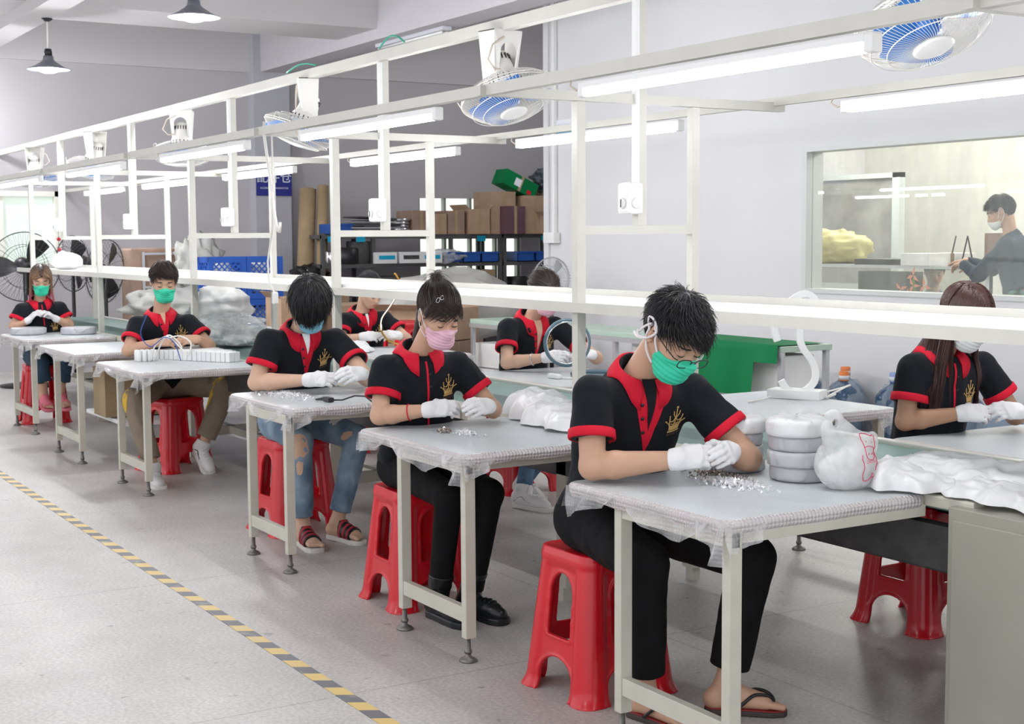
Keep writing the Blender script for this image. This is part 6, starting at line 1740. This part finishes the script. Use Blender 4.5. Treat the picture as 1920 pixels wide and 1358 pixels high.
p10 = person(dict(label='person in blue shirt seated behind the office counter, mostly hidden', vox=.012, seed=81, skin='a', gloves=False, polo=False, shirt_mat='knit_blue',
    head_yaw=-40, head_pitch=20, shoe='none', hair=crop, strands=[(crop, 1500, 'hair_black', .0024)],
    j=dict(P=(-8.72,9.62,.50), N=(-8.70,9.60,1.0), H=(-8.66,9.57,1.19), Rs=(-8.82,9.48,.94), Ls=(-8.55,9.72,.94), ER=(-8.80,9.35,.72), WR=(-8.62,9.28,.75), EL=(-8.46,9.66,.72), WL=(-8.5,9.5,.75),
           HR=(.7,-.3,0), NR=(0,0,-1), HLd=(.2,-.8,0), NL=(0,0,-1), KR=(-8.5,9.25,.48), KL=(-8.3,9.45,.48), AR=(-8.45,9.25,.1), AL=(-8.25,9.4,.1), DR=(.7,-.7,0), DL=(.7,-.7,0))))
# ============================================================ storage corner
rk = empty('storage_rack', (-16.3, 8.75, 0), 0, 'dark steel storage rack with shelves against the back wall', 'rack')
RS = M['rack_steel']
ys = [7.04, 7.72, 8.82, 9.55, 9.62, 10.55]
for y in ys:
    for x in (-16.62, -16.05): pbuild(MB().box((x, y, 0), (x+.045, y+.045, 1.58)), 'upright', RS, rk)
for (a, b, zz) in ((7.04, 9.59, (.45, .84, 1.20, 1.56)), (9.62, 10.59, (.40, .80, 1.20, 1.56))):
    for z in zz: pbuild(MB().box((-16.62, a, z-.05), (-16.0, b, z), .003), 'shelf', RS, rk)
for y in (7.12, 7.50, 9.22, 10.2): pbuild(MB().box((-15.998, y, 1.47), (-15.99, y+.12, 1.54)), 'shelf_tag', M['tag_blue'], rk)
def carton(x, y, z, sx, sy, sz, rz, m, label, name='cardboard_box', flaps=0, cat='box', group='boxes on the rack', tilt=(0, 0)):
    t = empty(name, (x, y, z), rz, label, cat, group); t.rotation_euler = (tilt[0], tilt[1], rz)
    MB().box((-sx/2, -sy/2, 0), (sx/2, sy/2, sz), .003).build('carton_body', M[m], t)
    MB().box((-sx/2-.001, -.02, .2*0+sz*.0), (sx/2+.002, .02, sz+.001)).build('tape_strip', M['kraft'], t)
    if flaps:
        for s in (-1, 1):
            V = [(-sx/2, s*sy/2, sz), (sx/2, s*sy/2, sz), (sx/2, s*(sy/2+sy*.30*flaps), sz+.06), (-sx/2, s*(sy/2+sy*.30*flaps), sz+.06)]
            mb = MB(); mb.add(V+[(a, b, c-.004) for a, b, c in V], [(0,1,2,3),(7,6,5,4),(0,4,5,1),(1,5,6,2),(2,6,7,3),(3,7,4,0)]); mb.build('flap', M[m], t)
    return t
B = carton
B(-16.2, 8.40, 1.56, .45, .26, .30, 0, 'cardboard2', 'dark brown carton left of the bright wall window, on the rack', flaps=0)
B(-16.2, 8.66, 1.56, .45, .20, .26, 0, 'cardboard', 'brown carton on the rack top, right of a white post')
B(-16.2, 8.90, 1.56, .45, .24, .30, 0, 'cardboard2', 'reddish brown narrow carton on the rack top')
B(-16.15, 9.22, 1.56, .45, .30, .32, 0, 'cardboard', 'open tan carton with raised flaps on the rack top', flaps=.6)
B(-16.2, 9.60, 1.56, .45, .38, .55, 0, 'cardboard', 'tall brown carton behind the maroon one on the rack top')
B(-16.0, 9.70, 1.56, .34, .30, .36, 0, 'cardboard_dark', 'maroon carton with faint emblem on the rack top', flaps=0)
B(-16.1, 10.05, 1.56, .4, .36, .50, 0, 'cardboard', 'tan carton on the rack top below the green bag')
B(-16.1, 10.42, 1.56, .4, .32, .62, 0, 'cardboard2', 'brown carton at the right end of the rack top', flaps=0)
B(-15.95, 10.26, 1.56, .3, .30, .24, .3, 'cardboard', 'small crushed carton in front at the right end of the rack top', flaps=.8)
t = carton(-16.1, 9.82, 2.12, .30, .52, .20, 0, 'green_cloth', 'green printed package lying tilted on top of the cartons', 'green_package', cat='package', tilt=(-.42, 0))
MB().box((.151, -.1, .05), (.154, .0, .15)).build('print_patch', M['sign_white'], t); MB().box((.151, .12, .02), (.154, .18, .07)).build('print_patch', M['shirt_red'], t)
o = blob('grey_bundle', (-16.1, 10.38, 2.28), (.18, .20, .15), mat('bundle_grey', (.07, .085, .10), .4, noise=.5, nscale=14), 33, .5, 30, 4); tag(o, 'dark grey plastic bundle on top of the right carton', 'bundle')
o = blob('clear_bundle', (-16.1, 10.62, 2.36), (.14, .16, .17), M['clear_bag'], 34, .4, 26, 4); tag(o, 'clear plastic bundle at the far right over the cartons', 'bundle')
# blue flat bins on the middle shelf and top
bins = [(7.30, 1.56, .30, 'blue tray at the left end of the rack top'), (8.85, 1.20, .26, 'blue bin on the middle shelf, leftmost of the row of three'), (9.13, 1.20, .26, 'blue bin on the middle shelf, centre of the row of three'), (9.40, 1.20, .26, 'blue bin on the middle shelf, rightmost of the row of three'),
        (9.95, 1.20, .26, 'blue bin behind the small stand fan'), (10.2, 1.20, .2, 'blue bin right of the small stand fan'), (10.43, 1.20, .2, 'blue bin at the right end of the middle shelf')]
for y, z, w_, lb in bins:
    t = empty('blue_bin', (-16.15, y, z), 0, lb, 'bin', 'blue bins on the rack'); h = .13
    mb = MB()
    for a, b in (((-.17, -w_/2, 0), (.17, w_/2, .008)), ((-.17, -w_/2, 0), (-.162, w_/2, h)), ((.162, -w_/2, 0), (.17, w_/2, h)), ((-.17, -w_/2, 0), (.17, -w_/2+.008, h)), ((-.17, w_/2-.008, 0), (.17, w_/2, h))): mb.box(a, b)
    mb.build('bin_shell', M['bin_blue'], t); MB().box((.168, -w_/2-.006, h-.02), (.180, w_/2+.006, h+.004)).build('rim', M['bin_blue'], t)
# white boxes with blue print on the middle shelf
for y, lb in ((7.88, 'white carton with blue stripe on the middle shelf, left'), (8.22, 'white carton with dark print on the middle shelf, second'), (8.52, 'white carton with blue corner on the middle shelf, third')):
    t = empty('white_carton', (-16.1, y, 1.20), 0, lb, 'box', 'white cartons on the middle shelf'); MB().box((-.16, -.15, 0), (.16, .15, .14), .003).build('carton_body', M['paper'], t)
    MB().box((.160, -.10, .05), (.163, .12, .10)).build('print_stripe', M['tag_blue'] if y != 8.22 else M['dark_steel'], t)
# stack of dark sheets / trays on top left
for k in range(9):
    sx = .5; yy = 7.84+.07*math.sin(k*1.9); w_ = .58+.1*math.cos(k*2.3)
    o = MB().box((-.2, -w_/2, 0), (.2, w_/2, .016), .003).build('flat_sheet', M['dark_steel'] if k % 3 else M['rim_steel']); o.location = (-16.15, yy-.05, 1.562+k*.024); o.rotation_euler = (.05*math.sin(k*2.1) if k > 5 else 0, 0, .1*math.sin(k)); tag(o, 'thin dark sheet in the uneven stack on the rack top, %s' % ['lowest', 'second from below', 'third from below', 'fourth from below', 'middle one', 'fourth from the top', 'third from the top', 'second from the top', 'topmost'][k], 'sheet', 'flat sheets stacked on the rack top')
for k in range(5):
    o = MB().lathe([(0, 0), (.15, 0), (.16, .01), (.16, .03), (.15, .035), (0, .035)], 28).build('metal_disc', M['silver']); o.location = (-16.1, 8.12+.01*math.sin(k*2), 1.565+.04*k); tag(o, 'shiny round metal disc in the small stack on the rack top, %s' % ['lowest', 'second lowest', 'middle', 'second from the top', 'topmost'][k], 'disc', 'metal discs on the rack top')
# dark round things and tins on the shelves
for k, (y, z, r, h, m_, lb) in enumerate(((7.42, 1.20, .18, .20, 'black_plastic', 'black round drum on the middle shelf, left part of the rack'), (7.60, 1.20, .15, .28, 'dark_steel', 'tall dark drum on the middle shelf of the rack'), (7.22, 1.20, .07, .16, 'silver', 'steel tin at the left of the middle shelf'), (7.35, 1.22, .05, .17, 'white_plastic', 'white tin at the left of the middle shelf'), (8.0, .84, .16, .2, 'dark_steel', 'dark drum on the lower shelf of the rack'), (9.9, .80, .15, .2, 'black_plastic', 'black drum on the lower shelf behind the stand fan'))):
    o = MB().lathe([(0, 0), (r*.95, 0), (r, .01), (r, h-.01), (r*.9, h), (r*.5, h-.01), (0, h-.01)], 28).build('round_drum', M[m_]); o.location = (-16.15, y, z); tag(o, lb, 'drum')
for k, (y, lb) in enumerate(((9.0, 'pale carton standing on the lower shelf, left'), (9.35, 'pale carton standing on the lower shelf, right'))):
    B(-16.2, y, .84, .4, .28, .26, 0, 'kraft' if k else 'paper', lb)
o = blob('clear_bundle', (-16.05, 8.75, 1.27), (.1, .3, .09), M['clear_bag'], 35, .5, 26, 5); tag(o, 'crumpled clear film on the middle shelf behind a post', 'film')
# cardboard rolls leaning in the corner
def roll(x, y, r, lean, h, lb):
    t = empty('cardboard_roll', (x, y, 0), 0, lb, 'roll', 'cardboard rolls leaning in the corner')
    MB().tube([(0, 0, .0), (-.1, lean, h)], r, 22).build('roll_sheet', M['kraft'], t); MB().tube([(-.098, lean*.995, h-.02), (-.101, lean*1.004, h+.004)], r*.72, 18).build('roll_core', M['cardboard2'], t)
roll(-16.4, 6.93, .105, .16, 2.13, 'thick brown cardboard roll leaning beside the pillar, left one')
roll(-16.3, 7.12, .07, .13, 2.17, 'thin brown cardboard roll leaning beside the pillar, right one')
o = blob('dark_sack', (-16.3, 7.0, 1.05), (.2, .22, .14), M['black_plastic'], 36, .5, 24, 4); tag(o, 'black plastic sack by the cardboard rolls', 'sack')
B(-15.9, 6.95, .62, .5, .55, .42, .1, 'cardboard', 'tan carton at the foot of the cardboard rolls', group='cartons on the floor')
B(-15.9, 6.95, .0, .5, .55, .60, .1, 'cardboard2', 'larger carton under the tan one at the foot of the rolls', group='cartons on the floor')
# wall signs
t = empty('wall_sign', (-16.785, 6.755, 2.22), 0, 'dark blue sign with white Chinese characters on the pillar', 'sign')
MB().box((0, -.235, -.17), (.012, .235, .19), .002).build('board', M['sign_blue'], t)
o = text_on(None, '配件仓', v3(.0135, 0, .005), v3(0, 1, 0), v3(0, 0, 1), None, .155, M['sign_white'], t, 'lettering')
o = text_on(None, 'ACCESSORIES WAREHOUSE', v3(.0135, 0, -.085), v3(0, 1, 0), v3(0, 0, 1), None, .030, M['sign_white'], t, 'lettering')
t = empty('small_wall_sign', (-12.04, 7.985, 2.62), 0, 'small white sign with pale blue characters and blue bottom line on the white wall', 'sign')
MB().box((-.20, 0, -.06), (.20, .012, .075), .002).build('board', M['sign_white'], t); MB().box((-.20, -.002, -.06), (.20, .0, -.045)).build('stripe', M['tag_blue'], t); MB().box((.188, -.002, -.06), (.2, .0, .075)).build('edge', M['rim_steel'], t)
text_on(None, '产品检查进入', v3(0, -.004, -.015), v3(1, 0, 0), v3(0, 0, 1), None, .058, M['sign_pale'], t, 'lettering')
# conduit and box on the partition edge
t = empty('junction_box', (-12.25, 7.955, 1.5), 0, 'white junction box on the edge of the white wall with a conduit going up', 'junction box')
MB().box((-.13, -.04, -.05), (.07, .04, .06), .006).build('casing', M['white_plastic'], t); MB().box((-.02, .0, .06), (.02, .04, 2.9), .003).build('conduit', M['white_plastic'], t)

# blue lattice crates
def crate_mesh():
    W_, H_, D_ = .40, .44, .36; mb = MB(); fr_ = MB(); la = MB()
    for z in (0, H_-.06): 
        for a, b in (((D_/2-.02, -W_/2, z), (D_/2, W_/2, z+.06)), ((-D_/2, -W_/2, z), (-D_/2+.02, W_/2, z+.06)), ((-D_/2, -W_/2, z), (D_/2, -W_/2+.02, z+.06)), ((-D_/2, W_/2-.02, z), (D_/2, W_/2, z+.06))): fr_.box(a, b)
    for sx in (-1, 1):
        for sy in (-1, 1): fr_.box((sx*D_/2-.0 if sx < 0 else D_/2-.05, sy*W_/2-(.05 if sy > 0 else 0), 0), (sx*D_/2+(.05 if sx < 0 else 0), sy*W_/2+(.05 if sy < 0 else 0), H_))
    fr_.box((-D_/2, -W_/2, 0), (D_/2, W_/2, .012))
    n = 5; hh = H_-.12; ww = W_-.10
    for sx in (D_/2-.010, -D_/2+.010):
        for k in range(-n, n+1):
            for s in (-1, 1):
                c = k*ww/n
                # clip the diagonal to the panel
                pts = []
                for tt in np.linspace(0, 1, 21):
                    y = c+s*(tt-.5)*hh; z = .06+tt*hh
                    if abs(y) <= ww/2+.004: pts.append((sx, y, z))
                if len(pts) > 1: la.bar(pts[0], pts[-1], .012, .010, up=(1, 0, 0))
    for sy in (W_/2-.010, -W_/2+.010):
        for k in range(-4, 5):
            for s in (-1, 1):
                c = k*.07; pts = [(c+s*(tt-.5)*hh, sy, .06+tt*hh) for tt in np.linspace(0, 1, 21) if abs(c+s*(tt-.5)*hh) < .13]
                if len(pts) > 1: la.bar(pts[0], pts[-1], .010, .012, up=(0, 1, 0))
    return fr_.mesh('crate_frame'), la.mesh('lattice')
CF, CL_ = crate_mesh()
names = {(0, 0): 'left column, lowest', (0, 1): 'left column, middle', (0, 2): 'left column, topmost', (1, 0): 'right column, lowest', (1, 1): 'right column, middle', (1, 2): 'right column, topmost'}
for c_ in (0, 1):
    for k in range(3):
        t = empty('lattice_crate', (-14.2, 5.12+.405*c_, .0+.445*k), 0, 'blue plastic lattice crate, '+names[(c_, k)]+' of the stack', 'crate', 'blue lattice crates')
        link('crate_frame', CF, M['crate_blue'], t); link('lattice', CL_, M['crate_blue'], t)
        o = blob('white_contents', (-14.2, 5.12+.405*c_, .445*k+.2), (.13, .15, .17), M['paper'], 60+k+c_*5, .3, 14, 3); tag(o, 'white wrapped things inside the blue crate, '+names[(c_, k)], 'contents')
B(-12.9, 5.35, .0, .4, .38, .95, 0, 'cardboard', 'tall tan carton standing before the blue crates at the right', group='cartons on the floor', flaps=.5)
# pedestal fans, dark
def pfan(x, y, r, h, heading, lb, m='black_wire', tilt=0, bl='black_plastic'):
    t = empty('pedestal_fan', (x, y, 0), 0, lb, 'fan', 'standing fans')
    MB().lathe([(0, 0), (r*.8, 0), (r*.8, .02), (.05, .05), (.03, .08), (0, .08)], 28).build('base', M['black_plastic'], t)
    MB().tube([(0, 0, .05), (0, 0, h-.02)], .02, 10).build('pole', M['black_plastic'], t)
    R = Matrix.Translation((0, 0, h)) @ Matrix.Rotation(heading, 4, 'Z') @ Matrix.Rotation(PI/2+tilt, 4, 'Y')
    g_ = MB(); N_ = 40
    for k in range(N_):
        a = 2*PI*k/N_
        g_.tube([(rr_*r*math.cos(a), rr_*r*math.sin(a), z) for rr_, z in ((.12, .10), (.6, .09), (.95, .05), (1, .0), (.95, -.05), (.5, -.08), (.12, -.09))], .0017, 3, caps=False)
    for rr_, z, th in ((1, 0, .006), (.62, .088, .003), (.12, .10, .004), (.62, -.082, .003)): g_.tube([(rr_*r*math.cos(2*PI*k/40), rr_*r*math.sin(2*PI*k/40), z) for k in range(40)], th, 5, closed=True)
    o = g_.build('guard', M[m], t); o.matrix_local = R
    b = MB()
    for k in range(3):
        a0 = k*2*PI/3+.5; V = []; F = []
        for i in range(7):
            q = .12+.80*i/6
            for j in range(6):
                s = j/5-.5; wd = .9-.35*abs(i/6-.5); V.append((q*r*math.cos(a0+s*wd), q*r*math.sin(a0+s*wd), s*.06))
        for i in range(6):
            for j in range(5): F.append((i*6+j, (i+1)*6+j, (i+1)*6+j+1, i*6+j+1))
        b.add(V, F, True)
    o = b.build('blades', M[bl], t); o.matrix_local = R
    o = MB().lathe([(0, -.22), (.07, -.20), (.09, -.12), (.08, -.03), (.03, .03), (0, .03)], 20).build('motor', M['black_plastic'], t); o.matrix_local = R
pfan(-15.2, 3.36, .36, 1.24, .0, 'large dark standing fan at the far left, behind the bench', tilt=.1)
pfan(-15.6, 3.95, .30, 1.26, -1.2, 'dark standing fan turned sideways, middle of the three at the left')
pfan(-15.1, 4.16, .34, 1.18, .7, 'large dark standing fan, right one of the three at the left', tilt=.1)
pfan(-11.35, 7.35, .20, 1.12, .0, 'small standing fan with grey blades before the storage rack', m='rim_steel', bl='grey_bag' if False else 'rim_steel')
# rack trolley with brown boards at the back left
t = empty('board_trolley', (-15.4, 4.85, 0), 0, 'metal trolley with reddish brown boards and a grey cover at the back left', 'trolley')
MB().box((-.2, -.38, .3), (.2, .38, 1.42), .02).build('boards', M['cardboard2'], t)
mb = MB(); 
for y in (-.26, .30): mb.bar((.24, y, .2), (.24, y, 1.38), .025)
for z in (.6, 1.0, 1.36): mb.bar((.24, -.26, z), (.24, .30, z), .022)
mb.build('rail_frame', M['rim_steel'], t)
o = blob('cover', (-15.1, 5.18, 1.22), (.12, .25, .3), M['grey_bag'], 44, .5, 24, 4); tag(o, 'crumpled grey cover hanging over the trolley at the back left', 'cover')
o = blob('cover', (-14.6, 4.7, .82), (.35, .45, .18), M['grey_bag'], 45, .4, 24, 4); tag(o, 'grey plastic heap behind the bench at the back left', 'cover')
# low tables at the back behind the bench
t = empty('side_table', (-14, 5.2, 0), 0, 'grey side table with wooden edge at the back left behind the bench', 'table')
o = carton(-13.0, 4.05, .735, .30, .42, .07, .1, 'kraft', 'cream flat carton lying on the bench far left', group='small cartons on the bench')
o = MB().box((-14.8, 4.6, .70), (-13.2, 4.95, .74), .004).build('table_board', M['green_top'], t); o.location = (14, -5.2, 0)
for x in (-14.7, -13.3):
    for y in (4.64, 4.9): o = MB().bar((x, y, 0), (x, y, .7), .035).build('leg', M['leg_paint'], t); o.location = (14, -5.2, 0)
B(-10.05, 2.95, .27, .3, .5, .34, 0, 'kraft', 'tan carton on the lower tray under the fourth and fifth tables', group='small cartons on the bench')
o = MB().box((-10.6, 2.75, .235), (-9.6, 3.2, .262), .003).build('low_tray', M['paper']); tag(o, 'white board low under the bench carrying the tan carton', 'board')

# green table with cloth behind the women
t = empty('green_table', (-9.6, 6.9, 0), 0, 'long table with pale green top and grey metal legs in front of the white wall', 'table')
def wb(mb, nm, m_): o = mb.build(nm, m_, t); o.location = (9.6, -6.9, 0); return o
wb(MB().box((-11.25, 6.40, .735), (-7.08, 6.85, .775), .004), 'table_top', M['green_top'])
wb(MB().box((-11.25, 6.39, .70), (-7.08, 6.42, .735)), 'edge_rail', M['rim_steel'])
for x in (-11.23, -9.0, -7.11):
    for y in (6.42, 6.82): wb(MB().bar((x, y, 0), (x, y, .735), .035), 'leg', M['rim_steel'])
wb(MB().box((-8.9, 6.5, .05), (-7.2, 6.8, .70), .01), 'side_panel', M['paper'])
V = []; F = []; nx, nz = 40, 14
for i in range(nx+1):
    x = -8.25+(1.15)*i/nx
    drop = .36 if x < -7.32 else .12
    for j in range(nz+1):
        v = j/nz
        if v < .35: y = 6.8-(6.8-6.385)*v/.35; z = .782
        else: q = (v-.35)/.65; y = 6.378-.02*q+.014*math.sin(x*14)*q; z = .782-drop*q
        V.append((x+9.6, y-6.9, z))
for i in range(nx):
    for j in range(nz): F.append((i*(nz+1)+j, (i+1)*(nz+1)+j, (i+1)*(nz+1)+j+1, i*(nz+1)+j+1))
o = link('green_cloth', fast_mesh('green_cloth', V, F), M['green_cloth']); o.location = (-9.6, 6.9, 0); tag(o, 'bright green plastic cloth draped over the edge of the long table', 'cloth')
B(-11.9, 6.3, .55, .6, .9, .30, .5, 'cardboard', 'large open carton behind the ponytailed woman', group='cartons behind the women', flaps=.5)
B(-11.9, 6.3, .0, .7, .9, .54, .5, 'cardboard2', 'wide carton under the large open one behind the ponytailed woman', group='cartons behind the women')
B(-11.2, 6.75, .0, .4, .5, .32, .0, 'paper', 'white carton under the left end of the green table', group='cartons behind the women')
B(-11.15, 6.75, .33, .38, .48, .22, .1, 'paper', 'second white carton stacked under the left end of the green table', group='cartons behind the women')
B(-13.2, 6.1, .0, .6, .8, .85, .2, 'cardboard', 'tall tan carton behind the blue-masked man', group='cartons behind the women')
o = blob('grey_sheet', (-12.6, 6.9, .8), (.5, .7, .35), M['grey_bag'], 46, .3, 24, 3); tag(o, 'grey plastic heap on the floor behind the unmasked woman', 'cover')

# water bottles along the wall
def bottle_mesh():
    return MB().lathe([(0, 0), (.125, 0), (.135, .015), (.135, .10), (.130, .12), (.135, .14), (.135, .24), (.130, .26), (.135, .28), (.132, .33), (.10, .375), (.05, .405), (.032, .42), (.032, .455)], 28).mesh('bottle_body'), MB().lathe([(.034, .435), (.037, .44), (.037, .50), (.033, .505), (0, .505)], 20).mesh('bottle_cap')
BB, BC = bottle_mesh()
film_ = mat('bottle_label', (.75, .78, .82), .4)
for i, (x, y, cap, lb) in enumerate(((-8.10, 7.62, 'bottle_cap', 'blue water bottle with orange cap beside the lamp, leftmost of the row'), (-7.95, 7.83, 'bottle_cap', 'blue water bottle with orange cap, second from the left, at the wall'), (-7.68, 7.55, 'bottle_cap', 'blue water bottle with orange cap, third from the left'), (-7.40, 7.78, 'bottle_cap2', 'blue water bottle with pale blue cap in the middle of the row'),
        (-7.10, 7.58, 'bottle_cap', 'blue water bottle with orange cap just left of the long-haired woman'), (-6.35, 7.70, 'bottle_cap', 'blue water bottle with orange cap right of the long-haired woman'), (-6.72, 7.75, 'bottle_cap2', 'blue water bottle hidden behind the gloves of the long-haired woman'))):
    t = empty('water_bottle', (x, y, 0), i, lb, 'water bottle', 'water bottles along the wall')
    link('bottle_body', BB, M['bottle_blue'], t); b = link('cap', BC, None, t)
    if not BC.materials: BC.materials.append(M['bottle_cap'])
    b.material_slots[0].link = 'OBJECT'; b.material_slots[0].material = M[cap]
    blob('film', (0, 0, .21), (.155, .155, .205), M['bottle_film'], 70+i, .3, 14, 3, parent=t)
    MB().lathe([(.0385, .445), (.0385, .475)], 20).build('cap_label', film_, t)

# ============================================================ inside the office
t = empty('display_counter', (-8.4, 9.0, 0), 0, 'glass-fronted grey counter in the office behind the window', 'counter')
def oc(mb, nm, m_): o = mb.build(nm, m_, t); o.location = (8.4, -9.0, 0); return o
oc(MB().box((-9.55, 8.85, 1.235), (-7.45, 9.45, 1.26)), 'counter_top', M['rim_steel'])
for x in (-9.5, -7.48): oc(MB().bar((x, 8.87, .3), (x, 8.87, 1.235), .04), 'post', M['rim_steel'])
oc(MB().box((-9.5, 8.85, .4), (-7.45, 9.4, .98)), 'counter_base', mat('counter_teal', (.12, .22, .24), .5))
oc(MB().box((-9.5, 8.855, .98), (-7.5, 8.86, 1.235)), 'glass_front', M['glass'])
oc(MB().box((-9.0, 9.0, .98), (-8.45, 9.2, 1.2)), 'dark_unit', M['dark_steel'])
o = blob('yellow_sack', (-9.55, 9.2, 1.40), (.42, .25, .16), mat('sack_yellow', (.55, .50, .22), .6, noise=.2), 81, .3, 24, 3); tag(o, 'pale yellow sack on the left of the office counter', 'sack')
o = MB().box((-8.95, 8.9, 1.26), (-8.35, 9.2, 1.31), .005).build('black_tray', M['black_plastic']); tag(o, 'flat black tray on the office counter', 'tray')
B(-8.2, 9.1, 1.26, .3, .55, .10, 0, 'paper', 'low white carton on the office counter beside the black tray', group='office boxes')
B(-7.75, 9.35, 1.26, .16, .26, .26, 0, 'cardboard2', 'brown carton on the office counter at the standing man', group='office boxes')
t = empty('black_stand', (-8.0, 9.15, 1.26), 0, 'black wire stands on the office counter', 'stand')
mb = MB().box((-.14, -.06, 0), (.14, .06, .012))
for x0, x1 in ((-.12, -.06), (.0, .06), (.12, .06)): mb.tube([(x0, 0, .01), (x1, 0, .24)], .006, 6)
mb.build('wires', M['black_plastic'], t)
t = empty('orchid', (-7.95, 8.55, .75), 0, 'orchid with salmon flowers just inside the office window', 'plant')
sm = mat('stem_green', (.12, .25, .05), .5); MB().tube([(0, 0, 0), (.02, 0, .25), (.0, 0, .42)], .008, 6).build('stem', sm, t)
MB().lathe([(0, -.75), (.09, -.75), (.11, -.5), (.12, .0), (.10, .02), (0, .02)], 20).build('pot', M['cardboard2'], t)
pt = mat('petal', (.75, .30, .20), .5)
for k, (dx, dz, rz) in enumerate(((-.13, .33, .3), (.12, .36, -.3), (.0, .44, 1.4), (-.05, .27, -.5), (.09, .28, .5), (-.0, .36, .0))):
    mb = MB()
    for q in range(3):
        a = rz+q*2*PI/3; V = [(0, 0, 0), (.03*math.cos(a+.5), -.01, .03*math.sin(a+.5)), (.075*math.cos(a), .0, .075*math.sin(a)), (.03*math.cos(a-.5), -.01, .03*math.sin(a-.5))]
        mb.add([(v[0]+dx, v[1], v[2]+dz) for v in V], [(0, 1, 2, 3)], True)
    mb.build('flower', pt, t)
for s in (-1, 1): MB().add([(0, 0, .02), (s*.05, -.02, .12), (s*.16, 0, .16), (s*.07, .02, .06)], [(0, 1, 2, 3)], True).build('leaf', sm, t)
